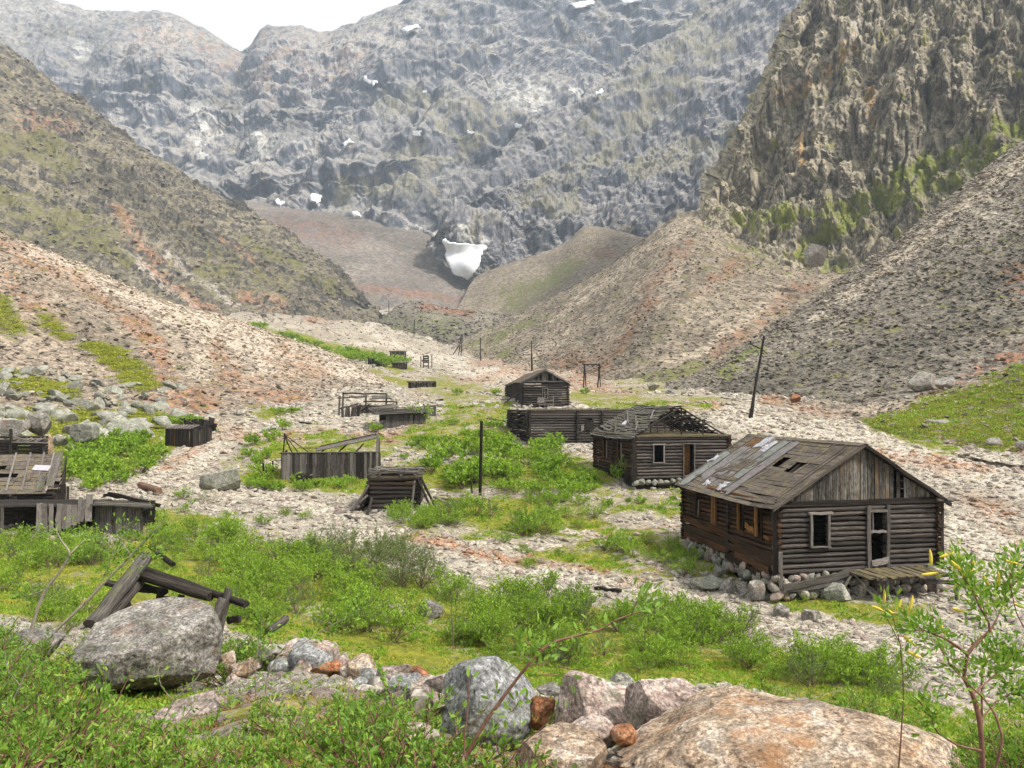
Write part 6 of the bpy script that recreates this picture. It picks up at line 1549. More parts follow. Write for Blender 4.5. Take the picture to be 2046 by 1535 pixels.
for sh, n, lo, hi, cond in (('scree_hill', 34000, .09, .30, lambda px, py, p, n: (px > -150) & (px < 860)),
                            ('scree_slope', 42000, .10, .36, lambda px, py, p, n: (px > 1300) & (px < 2200)),
                            ('scree_cone', 22000, .14, .42, lambda px, py, p, n: (px > 880) & (px < 1700)),
                            ('mossy_slope', 2500, .10, .3, lambda px, py, p, n: (px > 1650) & (px < 2200)),
                            ('moraine_mound', 5000, .3, 1.1, lambda px, py, p, n: px > 0),
                            ('mountain_side', 9000, .3, 1.1, lambda px, py, p, n: (px > -150) & (px < 760))):
    q, _, idx = sheet_pick(sh, n, cond, rg)
    s = lo + (hi - lo) * rg.random(n) ** 3 * 1.5
    mk = SHEETS[sh][2]; nz_ = fbm(q, .12, 3, seed=77)
    tone = np.stack([np.clip((mk[k].ravel()[idx] if k in mk else np.zeros(n)) * 1.6 - .65 + nz_ * 1.1 + rg.normal(0, .18, n), 0, .95) for k in ('rust', 'pale', 'dark')], -1)
    stones('loose_stones', q, s, SSH + (GSH[:2] if sh == 'scree_hill' else []), rg, tone=tone)
# cobbles of the valley floor
n = 150000
lu = rg.uniform(-.72, .72, n); ld = np.exp(rg.uniform(math.log(8), math.log(130), n))
gx_, gy_ = lu * ld, ld
keep = (floor_mask(gx_, gy_) < .30 + .2 * rg.random(n))
gx_, gy_ = gx_[keep], gy_[keep]; n = len(gx_)
s = (.018 + .00115 * gy_) * (.5 + rg.random(n) ** 5 * 3.2)
gp = np.stack([gx_, gy_, ground_z(gx_, gy_) + s * .1], -1)
nz_ = fbm(gp, .3, 3, seed=78)
tone = np.stack([np.clip(floor_mask(gx_, gy_, 'rust') * 1.7 - .55 + nz_, 0, .9), np.clip(floor_mask(gx_, gy_, 'pale') * .5 - .1, 0, .3), np.clip(-nz_ * 1.2 - .25 + rg.normal(0, .15, n), 0, .5)], -1)
stones('cobbles', gp, s, GSH + GSH[:3] + PSH[:1], rg, .65, tone)
n = 26000
lu = rg.uniform(-.32, .3, n); ld = np.exp(rg.uniform(math.log(125), math.log(650), n)); gx_, gy_ = lu * ld, ld
k_ = floor_mask(gx_, gy_) < .4; gx_, gy_ = gx_[k_], gy_[k_]; n = len(gx_)
s = (.0012 * gy_) * (.4 + rg.random(n) ** 4 * 2.2); gp = np.stack([gx_, gy_, ground_z(gx_, gy_)], -1); nz_ = fbm(gp, .04, 3, seed=79)
tone = np.stack([np.clip(floor_mask(gx_, gy_, 'rust') * 1.5 - .4 + nz_ * 1.5, 0, .9), np.clip(floor_mask(gx_, gy_, 'pale') * .5, 0, .4), np.clip(-nz_ * 2 - .1 + rg.normal(0, .2, n), 0, .8)], -1)
stones('cobbles', gp, s, GSH + PSH[:1], rg, .65, tone)
# small stones on the mound
n = 14000
gx_ = rg.uniform(-9, 9, n); gy_ = rg.uniform(3.5, 14, n)
s = .016 + .085 * rg.random(n) ** 5
stones('mound_stones', np.stack([gx_, gy_, ground_z(gx_, gy_)], -1), s, PSH + GSH[:2], rg, .7)
# ------------------------------------------------------------------ plants
L_BRIGHT = leaf_mat('willow_leaf', [(0.0, (0.08, 0.15, 0.018)), (0.35, (0.19, 0.31, 0.03)), (0.75, (0.31, 0.45, 0.045)), (1.0, (0.46, 0.58, 0.10))])
L_FRONT = leaf_mat('near_leaf', [(0.0, (0.05, 0.10, 0.018)), (0.3, (0.12, 0.23, 0.03)), (0.75, (0.24, 0.38, 0.055)), (0.93, (0.36, 0.46, 0.09)), (1.0, (0.42, 0.34, 0.08))])
L_DULL = leaf_mat('dusky_leaf', [(0.0, (0.07, 0.11, 0.03)), (0.5, (0.15, 0.215, 0.06)), (1.0, (0.26, 0.33, 0.11))])
L_MOSS = leaf_mat('moss_leaf', [(0.0, (0.12, 0.16, 0.015)), (0.45, (0.27, 0.31, 0.03)), (0.8, (0.42, 0.41, 0.04)), (1.0, (0.52, 0.40, 0.06))], .15)
L_RED = leaf_mat('litter_leaf', [(0.0, (0.10, 0.045, 0.02)), (0.5, (0.22, 0.10, 0.045)), (1.0, (0.35, 0.2, 0.09))], .1)
M_TWIG = plain('grey_brown_bark', (0.16, 0.115, 0.085), 0.9, 0.1, 20, .3)
M_TWIG2 = plain('pale_bark', (0.30, 0.25, 0.20), 0.9, 0.1, 20, .3)
M_TWIGR = plain('reddish_bark', (0.20, 0.10, 0.07), 0.8, 0.2, 20, .3)
M_CATKIN = plain('yellow_catkin', (0.72, 0.56, 0.08), 0.9, 0.1, 60, .35)

def leaves_np(base, dirs, L, W, rng, fine=False):
    """folded leaves; returns verts, tri faces"""
    n = len(base)
    d = dirs / np.maximum(np.linalg.norm(dirs, axis=1), 1e-6)[:, None]
    r = rng.normal(size=(n, 3)); r[:, 2] *= .6
    s = np.cross(d, r); s /= np.maximum(np.linalg.norm(s, axis=1), 1e-6)[:, None]
    up = np.cross(s, d)
    L = np.broadcast_to(L, n)[:, None]; W = np.broadcast_to(W, n)[:, None]
    if not fine:
        v = np.stack([base, base + d * L * .45 + s * W * .5 + up * W * .12, base + d * L, base + d * L * .45 - s * W * .5 + up * W * .12], 1)
        f = np.array([(0, 1, 2), (0, 2, 3)])
        return v.reshape(-1, 3), (f[None] + 4 * np.arange(n)[:, None, None]).reshape(-1, 3)
    dr = -up * L * .10
    v = np.stack([base, base + d * L * .3 + s * W * .42 + up * W * .13, base + d * L * .68 + s * W * .40 + up * W * .13 + dr * .4, base + d * L + dr,
                  base + d * L * .68 - s * W * .40 + up * W * .13 + dr * .4, base + d * L * .3 - s * W * .42 + up * W * .13, base + d * L * .3, base + d * L * .68 + dr * .4], 1)
    f = np.array([(0, 1, 6), (1, 2, 7), (1, 7, 6), (2, 3, 7), (0, 6, 5), (6, 7, 4), (6, 4, 5), (7, 3, 4)])
    return v.reshape(-1, 3), (f[None] + 8 * np.arange(n)[:, None, None]).reshape(-1, 3)
def tube_np(pts, rads, sides=4):
    pts = np.asarray(pts, float); n = len(pts)
    t = np.gradient(pts, axis=0); t /= np.maximum(np.linalg.norm(t, axis=1), 1e-6)[:, None]
    a = np.cross(t, [0.31, 0.2, 0.93]); a /= np.maximum(np.linalg.norm(a, axis=1), 1e-6)[:, None]; b = np.cross(t, a)
    ang = np.arange(sides) / sides * 2 * math.pi
    v = pts[:, None] + np.asarray(rads)[:, None, None] * (np.cos(ang)[None, :, None] * a[:, None] + np.sin(ang)[None, :, None] * b[:, None])
    f = []
    for i in range(n - 1):
        for k in range(sides): f.append((i * sides + k, i * sides + (k + 1) % sides, (i + 1) * sides + (k + 1) % sides, (i + 1) * sides + k))
    return v.reshape(-1, 3), np.array(f)
class Acc:
    def __init__(s): s.v, s.f, s.n = [], [], 0
    def add(s, v, f): s.v.append(v); s.f.append(f + s.n); s.n += len(v)
    def mesh(s, name, mat, smooth_=True):
        me = mesh_np(name, np.concatenate(s.v), np.concatenate(s.f), smooth_); me.materials.append(mat); return me

def gen_shrub(seed, H, R, nstem, ntwig, nleaf, leaf, mat, twigmat, fine=False, erect=.5, wl=.36):
    r = np.random.default_rng(seed)
    st, fb, fd = Acc(), [], []
    tips = []
    for i in range(nstem):
        az = r.uniform(0, 2 * math.pi); rad = R * math.sqrt(r.uniform(.02, 1)); hh = H * (1 - .55 * (rad / R) ** 2) * r.uniform(.7, 1.1)
        end = np.array([rad * math.cos(az), rad * math.sin(az), hh])
        t = np.linspace(0, 1, 6)[:, None]
        pts = end * np.concatenate([t ** erect if False else t, t, t ** .8], 1) + r.normal(0, .035 * H, (6, 3)) * t * (1 - t) * 3
        pts[0] = r.normal(0, .05 * R, 3) * [1, 1, 0] - [0, 0, .06]
        st.add(*tube_np(pts, np.linspace(.011, .004, 6) * (H / 1.0) ** .5 * 1.1, 3))
        for j in range(ntwig):
            u = r.uniform(.3, 1) ** .8 * 5; k = min(int(u), 4); p0 = pts[k] + (pts[k + 1] - pts[k]) * (u - k)
            o = p0 / max(np.linalg.norm(p0), 1e-3)
            dr = o * .5 + np.array([0, 0, .55]) + r.normal(0, .55, 3); dr /= np.linalg.norm(dr)
            ln = H * r.uniform(.12, .28)
            tp = p0 + dr * ln
            if fine or j % 2 == 0: st.add(*tube_np([p0, (p0 + tp) / 2 + r.normal(0, .01, 3), tp], [.004, .003, .002], 3))
            m = nleaf
            tt = np.concatenate([r.uniform(.15, 1, m - m // 3), np.full(m // 3, 1.0)])
            b = p0 + (tp - p0) * tt[:, None] + r.normal(0, .006, (m, 3))
            dv = dr * .75 + r.normal(0, .62, (m, 3)) + [0, 0, .12]
            fb.append(b); fd.append(dv)
    fb = np.concatenate(fb); fd = np.concatenate(fd); n = len(fb)
    ls = leaf * r.uniform(.6, 1.25, n)
    v, f = leaves_np(fb, fd, ls, ls * wl, r, fine)
    A = Acc(); A.add(v, f)
    return st.mesh('stems', twigmat), A.mesh('foliage', mat, False)
V_MID = [gen_shrub(900 + i, 1.0, .95, 20, 10, 9, .075, L_BRIGHT, M_TWIG, wl=.46) for i in range(5)]
V_FAR = [gen_shrub(920 + i, 1.0, 1.05, 18, 8, 7, .13, L_BRIGHT, M_TWIG, wl=.6) for i in range(4)]
V_DULL = [gen_shrub(940 + i, 1.0, .7, 16, 9, 8, .055, L_DULL, M_TWIG) for i in range(3)]
V_NEAR = [gen_shrub(960 + i, .62, .55, 14, 7, 9, .050, L_FRONT, M_TWIGR, True) for i in range(5)]
V_LOW = [gen_shrub(980 + i, .34, .6, 12, 5, 9, .046, L_FRONT, M_TWIGR, True) for i in range(4)]

def shrub(var, loc, s, label, group, name='willow_shrub', sz=1.0):
    t = thing(name, loc, label, 'shrub', group)
    t.rotation_euler = (0, 0, random.uniform(0, 6.28)); 
    for nm, me in (('stems', var[0]), ('foliage', var[1])):
        o = bpy.data.objects.new(nm, me); COL.objects.link(o); o.parent = t; o.scale = (s, s, s * sz)
        if nm == 'foliage': o['kind'] = 'stuff'
    return t
def put_px(var, px, py, hpx, label, group=None, d0=8, sz=1.0, name='willow_shrub'):
    b = hit(px, py, d0); k = b[1] / 1700; s = hpx * k / sz / 1.05
    return shrub(var, (b[0], b[1], b[2] - .05), s, label, group, name, sz)
def area(zone, n, var, hr, label, group, rng, dmin=8, sz=1.0, name='willow_shrub', minsep=0.4):
    """n shrubs with feet inside a polygon of the photo's ground"""
    poly = np.array(zone, float); xs, ys = poly[:, 0], poly[:, 1]
    done = []; tries = 0
    while len(done) < n and tries < n * 60:
        tries += 1
        px, py = rng.uniform(xs.min(), xs.max()), rng.uniform(ys.min(), ys.max())
        c = False; j = len(poly) - 1
        for i in range(len(poly)):
            if (ys[i] > py) != (ys[j] > py) and px < (xs[j] - xs[i]) * (py - ys[i]) / (ys[j] - ys[i]) + xs[i]: c = not c
            j = i
        if not c: continue
        b = hit(px, py, dmin)
        h = rng.uniform(*hr); mid_h = (hr[0] + hr[1]) / 2
        if any((b[0] - q[0]) ** 2 + (b[1] - q[1]) ** 2 < (minsep * h) ** 2 for q in done): continue
        done.append(b)
        adj = label.split(' bush')[0].split(' willow')[0]
        lb, gr = where_words(('smaller ' if h < mid_h else 'taller ') + adj + ' bush', adj + ' bushes', px, py)
        pick = V_DULL[rng.integers(3)] if (var is V_MID and rng.random() < .2) else var[rng.integers(len(var))]
        shrub(pick, (b[0], b[1], b[2] - .05), h, lb, gr, name, sz)
rs = np.random.default_rng(21); random.seed(21)
# thickets of the valley floor
area([(880,905),(1010,895),(1190,900),(1190,960),(1080,975),(990,960),(900,985),(860,960),(860,920)], 27, V_FAR, (.8, 1.8), 'bright green willow bush in the thicket left of the ruined cabin', 'bushes of the central thicket', rs, 30)
area([(990,965),(1180,965),(1190,1000),(1090,1015),(1000,1005)], 12, V_FAR, (.7, 1.2), 'low green bush at the front edge of the central thicket', 'low bushes in front of the central thicket', rs, 30)
area([(120,905),(200,880),(300,880),(330,905),(270,960),(200,990),(120,990)], 34, V_FAR, (.9, 1.7), 'green willow bush in the thicket right of the ruined huts on the left', 'bushes of the left thicket', rs, 30)
area([(480,955),(700,965),(705,985),(560,985),(470,975)], 14, V_FAR, (.5, 1.0), 'low bright bush along the foot of the plank shed', 'bushes at the plank shed', rs, 30)
area([(770,1035),(880,1015),(990,1025),(960,1060),(800,1060)], 18, V_MID, (.7, 1.25), 'green bush in front of the collapsing log cellar', 'bushes below the log cellar', rs, 20)
area([(1020,1060),(1100,1050),(1110,1075),(1030,1080)], 4, V_MID, (1.0, 1.5), 'rounded green bush standing alone on the gravel at the centre', 'bushes on the central gravel', rs, 20)
area([(1180,1090),(1330,1085),(1420,1140),(1400,1170),(1290,1120),(1190,1110)], 14, V_MID, (.5, .95), 'green bush on the mossy bank left of the largest cabin', 'bushes left of the largest cabin', rs, 20)
area([(660,1085),(800,1100),(870,1180),(760,1190),(640,1140)], 20, V_DULL, (1.0, 1.7), 'tall dusky willow bush at the edge of the gravel track', 'dusky willows beside the track', rs, 18)
area([(860,1190),(1050,1185),(1180,1215),(1160,1270),(980,1265),(900,1230)], 24, V_MID, (.8, 1.3), 'green willow bush on the slope in the middle foreground', 'bushes of the middle slope', rs, 16)
area([(1240,1240),(1500,1260),(1540,1290),(1350,1290),(1230,1275)], 16, V_MID, (.8, 1.3), 'green bush along the lower edge of the gravel below the largest cabin', 'bushes below the largest cabin', rs, 16)
area([(380,1080),(480,1080),(470,1130),(390,1130)], 5, V_MID, (.9, 1.3), 'rounded bush on the yellow moss left of the gravel track', 'bushes on the left moss', rs, 18)
area([(0,1090),(170,1085),(230,1130),(60,1180),(0,1180)], 20, V_MID, (.7, 1.2), 'green bush below the open fronted shed', 'bushes below the open fronted shed', rs, 16)
area([(480,1100),(640,1120),(780,1220),(880,1300),(700,1290),(560,1230),(470,1170)], 38, V_MID, (.8, 1.35), 'leafy green willow in the dense foreground thicket, left half', 'willows of the left foreground thicket', rs, 13, minsep=.3)
area([(880,1280),(1150,1290),(1500,1300),(1750,1340),(1800,1400),(1400,1350),(1000,1330)], 46, V_MID, (.6, 1.1), 'leafy green willow in the dense foreground thicket, right half', 'willows of the right foreground thicket', rs, 11, minsep=.3)
area([(180,1060),(330,1040),(480,1140),(560,1240),(500,1290),(330,1150),(200,1110)], 26, V_MID, (.6, 1.2), 'fresh green bush on the moss', 'x', rs, 14)
area([(0,1180),(130,1180),(200,1260),(0,1270)], 8, V_MID, (.6, 1.0), 'pale green bush', 'x', rs, 13)
area([(1180,1000),(1350,985),(1400,1060),(1250,1040)], 7, V_FAR, (.3, .6), 'low mossy bush', 'x', rs, 30)
area([(500,880),(560,870),(560,960),(480,950)], 7, V_FAR, (.5, 1.1), 'slender green bush', 'x', rs, 30)
area([(860,880),(1010,860),(1015,885),(870,905)], 9, V_FAR, (.4, .8), 'low green bush', 'x', rs, 40)
area([(800,885),(900,875),(900,960),(860,935),(800,920)], 10, V_FAR, (.5, 1.1), 'loose green bush', 'x', rs, 40)
area([(990,1000),(1190,1000),(1190,1065),(1040,1050)], 12, V_MID, (.5, 1.0), 'loose green bush', 'x', rs, 20)
area([(1000,1080),(1180,1100),(1250,1150),(1050,1140)], 7, V_MID, (.3, .6), 'stunted green bush', 'x', rs, 20)
area([(340,985),(480,1010),(640,1040),(560,1060),(360,1030)], 9, V_MID, (.4, .8), 'stunted green bush', 'x', rs, 20)
# single bushes one can name
put_px(V_FAR[0], 838, 843, 34, 'bright green bush between the two far ruined sheds', d0=40)
put_px(V_FAR[1], 748, 866, 22, 'small green bush at the lower left corner of the far plank shed', d0=40)
put_px(V_FAR[2], 565, 860, 26, 'slim green bush on the gravel above the plank shed', d0=40, sz=1.3)
put_px(V_FAR[3], 913, 790, 18, 'tiny upright bush alone on the pale far gravel', d0=40, sz=1.5)
put_px(V_FAR[0], 905, 850, 14, 'tiny bush on the rusty flat left of the roofless log building', d0=40)
put_px(V_FAR[1], 992, 790, 14, 'small bush at the left corner of the small far cabin', d0=40)
put_px(V_FAR[2], 1170, 788, 14, 'small bush at the foot of the gateway shaped pole', d0=40)
put_px(V_FAR[3], 985, 855, 16, 'green bush touching the left end of the roofless log building', d0=40, sz=.6)
put_px(V_FAR[3], 575, 826, 16, 'low bush at the foot of the rust coloured scree', d0=40, sz=.5)
put_px(V_FAR[0], 1248, 968, 50, 'thin sapling in front of the ruined cabin corner', d0=30, sz=1.8)
put_px(V_MID[0], 1600, 1202, 26, 'small dense bush at the stone foundation of the largest cabin', d0=20, sz=.7)
put_px(V_FAR[1], 1395, 842, 8, 'tiny bush on the gravel near the leaning utility pole', d0=50)
put_px(V_FAR[2], 132, 832, 16, 'bright green bush among the blocks of the left boulder field', d0=60, name='willow_shrub')
area([(300,835),(380,838),(390,850),(300,850)], 6, V_FAR, (.7, 1.2), 'green bush on the mossy ground behind the stub rafter shed', 'bushes behind the stub rafter shed', rs, 60)
# green strip far up
area([(500,650),(560,662),(700,705),(800,725),(805,740),(690,720),(560,682),(500,658)], 38, V_FAR, (2.0, 3.6), 'green bush in the strip that runs up behind the left scree hill', 'bushes of the far green strip', rs, 150, sz=.7, minsep=.35, name='distant_bush')
# low leafy growth on the mound where the camera stands
TOPX = [-150, 0, 120, 160, 450, 520, 870, 885, 1075, 1100, 1250, 1300, 1870, 1910, 2046, 2200]
TOPY = [1180, 1230, 1290, 1405, 1400, 1385, 1395, 1500, 1500, 1500, 1500, 1640, 1640, 1390, 1330, 1300]
def field(n, u0, u1, d0, d1, var, hr, H, what, many, rng, top=True, name='low_willow', sz=1.0, avoid=()):
    c = 0; tries = 0
    while c < n and tries < 9000:
        tries += 1
        d = rng.uniform(d0, d1); px = rng.uniform(u0, u1); b = on(px, d); h = rng.uniform(*hr)
        sx, sy = to_px(b); tx, ty = to_px(b + np.array([0, 0, h * H * .85]))
        if top and min(np.interp([sx - 45, sx, sx + 45], TOPX, TOPY) - ty) < 0 and False: continue
        if top and max(np.interp([sx - 40, sx, sx + 40], TOPX, TOPY)) > ty: continue
        if any(x0 < sx < x1 and y0 < sy < y1 for x0, x1, y0, y1 in avoid): continue
        lb, gr = where_words(('smaller ' if h < (hr[0] + hr[1]) / 2 else 'taller ') + what, many, float(sx), float(sy))
        shrub(var[rng.integers(len(var))], (b[0], b[1], b[2] - .04), h, lb, gr, name, sz); c += 1
PK = [(270, 470, 1400, 1560), (770, 890, 1460, 1540), (1000, 1290, 1420, 1650)]
field(21, -150, 900, 3.4, 7.2, V_NEAR, (.6, 1.0), .62, 'broad leaved willow', 'broad leaved willows', rs, avoid=PK)
field(56, -150, 1000, 3.6, 10.5, V_LOW, (.6, 1.1), .34, 'creeping willow sprout', 'creeping willow sprouts', rs, avoid=PK, name='creeping_willow')
field(14, -150, 170, 8.5, 13.5, V_NEAR, (.8, 1.2), .62, 'leafy willow', 'leafy willows', rs)
field(12, 120, 460, 14.5, 17.5, V_NEAR, (.8, 1.1), .62, 'leafy willow', 'leafy willows', rs, False)
field(26, 440, 900, 12.8, 16, V_NEAR, (1.0, 1.6), .62, 'leafy willow', 'leafy willows', rs, False)
field(30, 900, 1900, 10.6, 13.5, V_NEAR, (1.0, 1.5), .62, 'leafy willow', 'leafy willows', rs, False)
field(18, 1890, 2150, 5.5, 9.5, V_NEAR, (.6, 1.0), .62, 'leafy willow', 'leafy willows', rs)

# past about three hundred bushes the smallest in view become one mass
_all = [o for o in list(COL.objects) if o.name.split('.')[0] == 'willow_shrub']
_all.sort(key=lambda o: -o.children[0].scale[2] / max(o.location.y, 1))
_rest = _all[285:]
_src = []; _rows = []
for o in _rest:
    for ch in o.children:
        if ch.data not in _src: _src.append(ch.data)
        _rows.append((tuple(o.location), (0, 0, o.rotation_euler.z), tuple(ch.scale), _src.index(ch.data)))
for o in _rest:
    for ch in list(o.children): bpy.data.objects.remove(ch)
    bpy.data.objects.remove(o)
scatter('low_scrub', [r_[0] for r_ in _rows], [r_[1] for r_ in _rows], [r_[2] for r_ in _rows], _src, [r_[3] for r_ in _rows])

# ------------------------------------------------------------------ saplings with branches one can follow
LEAF1 = []
for i in range(5):
    r = np.random.default_rng(70 + i)
    v, f = leaves_np(np.zeros((1, 3)), np.array([[1.0, 0, .15]]), 1.0, .38, r, True)
    me = mesh_np('leaf_shape', v, f, True); me.materials.append(L_FRONT); LEAF1.append(me)
def catkin_mesh():
    A = Acc(); t = np.linspace(0, 1, 7)[:, None]
    pts = np.concatenate([t, 0 * t, .15 * t * t], 1); A.add(*tube_np(pts, [.05, .1, .12, .12, .11, .08, .02], 6)); return A.mesh('catkin_shape', M_CATKIN)
CATK = catkin_mesh()
def sapling(name, label, paths, d, nleaf, leaf, bark, catkins=(), group=None, own_leaves=True, spread=.13):
    """paths: [(list of (px, py, depth offset)), r0, r1]; leaves sprout along the outer part of each"""
    r = np.random.default_rng(abs(hash(label)) % 1000 if False else len(label) * 7)
    b = P(*paths[0][0][0][:2], d + paths[0][0][0][2])
    t = thing(name, b, label, 'sapling', group)
    lb, ld = [], []
    for pts, r0, r1, lf in paths:
        lf = lf * (5.0 if 'catkins at' in label else 1.5)
        q = np.array([P(x, y, d + o) for x, y, o in pts])
        n = len(q); T = np.linspace(0, n - 1, (n - 1) * 4 + 1)
        qq = cr_interp(q[:, None, :], np.zeros_like(T), T) if False else np.stack([np.interp(T, np.arange(n), q[:, c]) for c in range(3)], -1)
        qq[1:-1] = (qq[:-2] + 2 * qq[1:-1] + qq[2:]) / 4
        A = Acc(); A.add(*tube_np(qq - np.array(b), np.linspace(r0, r1, len(qq)), 6))
        o = link('branch' if pts is not paths[0][0] else 'trunk', A.mesh('branch', bark), None, t, None)
        m = int(lf)
        if m:
            u = r.uniform(.35, 1.0, m) ** .7 * (len(qq) - 1); k = np.minimum(u.astype(int), len(qq) - 2)
            base = qq[k] + (qq[k + 1] - qq[k]) * (u - k)[:, None]
            tw = r.normal(0, 1, (m, 3)); tw[:, 2] += .5; tw /= np.linalg.norm(tw, axis=1)[:, None]
            base = base + tw * r.uniform(0, spread, m)[:, None]
            lb.append(base); ld.append(tw + r.normal(0, .4, (m, 3)) + (qq[k + 1] - qq[k]) / np.linalg.norm(qq[k + 1] - qq[k], axis=1)[:, None] * .5)
    lb = np.concatenate(lb); ld = np.concatenate(ld); ld /= np.linalg.norm(ld, axis=1)[:, None]
    n_own = min(len(lb), 280) if own_leaves else 0
    for i in range(n_own):
        o = bpy.data.objects.new('leaf', LEAF1[i % 5]); COL.objects.link(o); o.parent = t
        M = Vector(ld[i]).to_track_quat('X', 'Z').to_matrix().to_4x4() @ Matrix.Rotation(r.uniform(-.8, .8), 4, 'X'); M.translation = Vector(lb[i] - np.array(b))
        s = leaf * r.uniform(.65, 1.2); o.matrix_local = M @ Matrix.Diagonal((s, s, s, 1))
    if len(lb) > n_own:
        v, f = leaves_np(lb[n_own:] - np.array(b), ld[n_own:], leaf * r.uniform(.6, 1.2, len(lb) - n_own), leaf * .36, r, True)
        A = Acc(); A.add(v, f); o = link('foliage', A.mesh('foliage', L_FRONT), None, t, None); o['kind'] = 'stuff'
    for x, y, a, off in catkins:
        o = bpy.data.objects.new('catkin', CATK); COL.objects.link(o); o.parent = t
        p = P(x, y, d + off) - np.array(b); M = Matrix.Rotation(-a, 4, 'Y'); M.translation = Vector(p); o.matrix_local = M @ Matrix.Diagonal((.085, .075, .075, 1))
    return t
sapling('willow_sapling', 'open branched willow sapling with yellow catkins at the right edge', [
    ([(1968,1600,0),(1959,1443,0),(1944,1387,.02),(1925,1353,.04),(1933,1307,.03)], .016, .010, 0),
    ([(1933,1307,.03),(1910,1290,.0),(1888,1276,-.05),(1842,1258,-.12),(1815,1262,-.2)], .009, .003, 50),
    ([(1933,1307,.03),(1950,1285,.05),(1978,1261,.06),(1975,1242,.05),(1956,1211,.03),(1944,1180,0),(1915,1140,-.05)], .010, .003, 60),
    ([(1978,1261,.06),(1990,1240,.1),(2007,1199,.15),(2030,1150,.2)], .006, .002, 40),
    ([(1975,1242,.05),(1960,1200,.1),(1930,1160,.15),(1905,1120,.1)], .004, .002, 36),
    ([(1962,1600,.1),(1962,1440,.12),(1961,1340,.15),(1975,1310,.2),(2010,1300,.25)], .008, .003, 40),
    ([(1970,1600,-.1),(2005,1480,-.1),(1990,1430,-.08),(1970,1400,-.04),(1925,1358,.0),(1900,1330,.05),(1875,1290,.1)], .008, .003, 30),
    ([(1944,1387,.02),(1975,1360,.1),(2010,1330,.15),(2046,1300,.2)], .006, .002, 50),
    ([(1960,1440,0),(1990,1400,.1),(2030,1380,.15),(2050,1390,.2)], .005, .002, 40),
    ([(1960,1500,-.1),(1913,1490,-.15),(1870,1462,-.2),(1860,1430,-.2),(1835,1400,-.2)], .007, .003, 34),
    ([(2050,1260,.1),(2030,1225,.1),(2015,1150,.1),(2040,1110,.1)], .004, .002, 24)],
    4.6, 0, .047, M_TWIGR, [(1878,1113,.2,0),(1900,1120,-.9,0),(1860,1130,1.5,-.1),(1912,1128,-1.1,0),(1938,1148,1.2,0),(2010,1120,-.4,.1),(1996,1172,1.5,.1),(1902,1215,-.4,0),(1876,1240,-1.3,-.1),(1816,1222,1.2,-.2),(1805,1270,-.8,-.2),(2025,1205,-.5,.1),(1842,1148,.0,-.1),(1965,1150,-1.2,.1),(1812,1300,-.6,-.2)])
sapling('willow_sapling', 'leaning willow shoot with yellow catkins just in front of the porch', [
    ([(1790,1600,0),(1800,1480,0),(1806,1380,0),(1800,1290,0),(1780,1220,-.05)], .006, .003, 22),
    ([(1800,1290,0),(1770,1230,-.05),(1760,1205,-.1)], .003, .002, 16)], 5.4, 0, .055, M_TWIGR, [(1766,1205,1.4,-.1),(1774,1218,-.8,-.1),(1790,1222,1.0,-.1),(1766,1222,2.6,-.1)])
sapling('willow_branch', 'long bare reddish branch with leaf rosettes slanting up before the pale grey boulder', [
    ([(880,1620,0),(915,1540,0),(968,1445,0),(1015,1380,0),(1062,1320,.02),(1085,1297,.03),(1112,1280,.04),(1165,1268,.06),(1200,1258,.08),(1232,1238,.1),(1262,1228,.12)], .010, .004, 26),
    ([(1262,1228,.12),(1285,1222,.13),(1310,1225,.14)], .003, .002, 34), ([(1262,1228,.12),(1270,1205,.1),(1290,1198,.1)], .003, .002, 16),
    ([(1050,1335,.0),(1070,1325,.0),(1085,1330,.0)], .003, .002, 24), ([(1085,1297,.03),(1060,1290,0),(1040,1275,0)], .003, .002, 22),
    ([(1062,1350,.0),(1110,1348,.1),(1140,1352,.1)], .003, .002, 4), ([(1112,1330,0),(1150,1340,0),(1180,1330,0)], .003, .002, 16),
    ([(925,1600,-.1),(928,1470,-.1),(935,1410,-.1),(938,1350,-.1)], .006, .002, 3), ([(935,1455,-.1),(960,1430,-.1),(985,1395,-.1)], .003, .001, 4),
    ([(990,1620,.1),(1000,1550,.1),(1040,1490,.1),(1100,1440,.1)], .005, .002, 8), ([(1040,1400,0),(1025,1420,0),(1015,1425,0)], .002, .002, 10)],
    4.1, 0, .052, M_TWIGR)
sapling('willow_sapling', 'pale trunked crooked sapling leaning left of the fallen beam frame', [
    ([(62,1262,0),(75,1215,0),(90,1180,0),(120,1142,0),(142,1105,0),(120,1078,0),(112,1055,0)], .022, .008, 40),
    ([(90,1180,0),(60,1190,.2),(30,1195,.3)], .01, .004, 60), ([(142,1105,0),(165,1082,.1),(185,1070,.2)], .008, .003, 40)], 10, 0, .06, M_TWIG2, own_leaves=False, spread=.2)
sapling('willow_sapling', 'slanting thin pale sapling crossing in front of the fallen beam frame', [
    ([(110,1262,0),(180,1195,0),(232,1140,0),(262,1110,0),(300,1068,0),(330,1040,0)], .016, .005, 90),
    ([(232,1140,0),(262,1120,.1),(320,1100,.2)], .008, .003, 90), ([(180,1195,0),(210,1150,0),(230,1090,0)], .008, .003, 90), ([(262,1110,0),(240,1080,0),(250,1050,0)], .006, .003, 60)], 9.5, 0, .055, M_TWIG2, own_leaves=False, spread=.25)
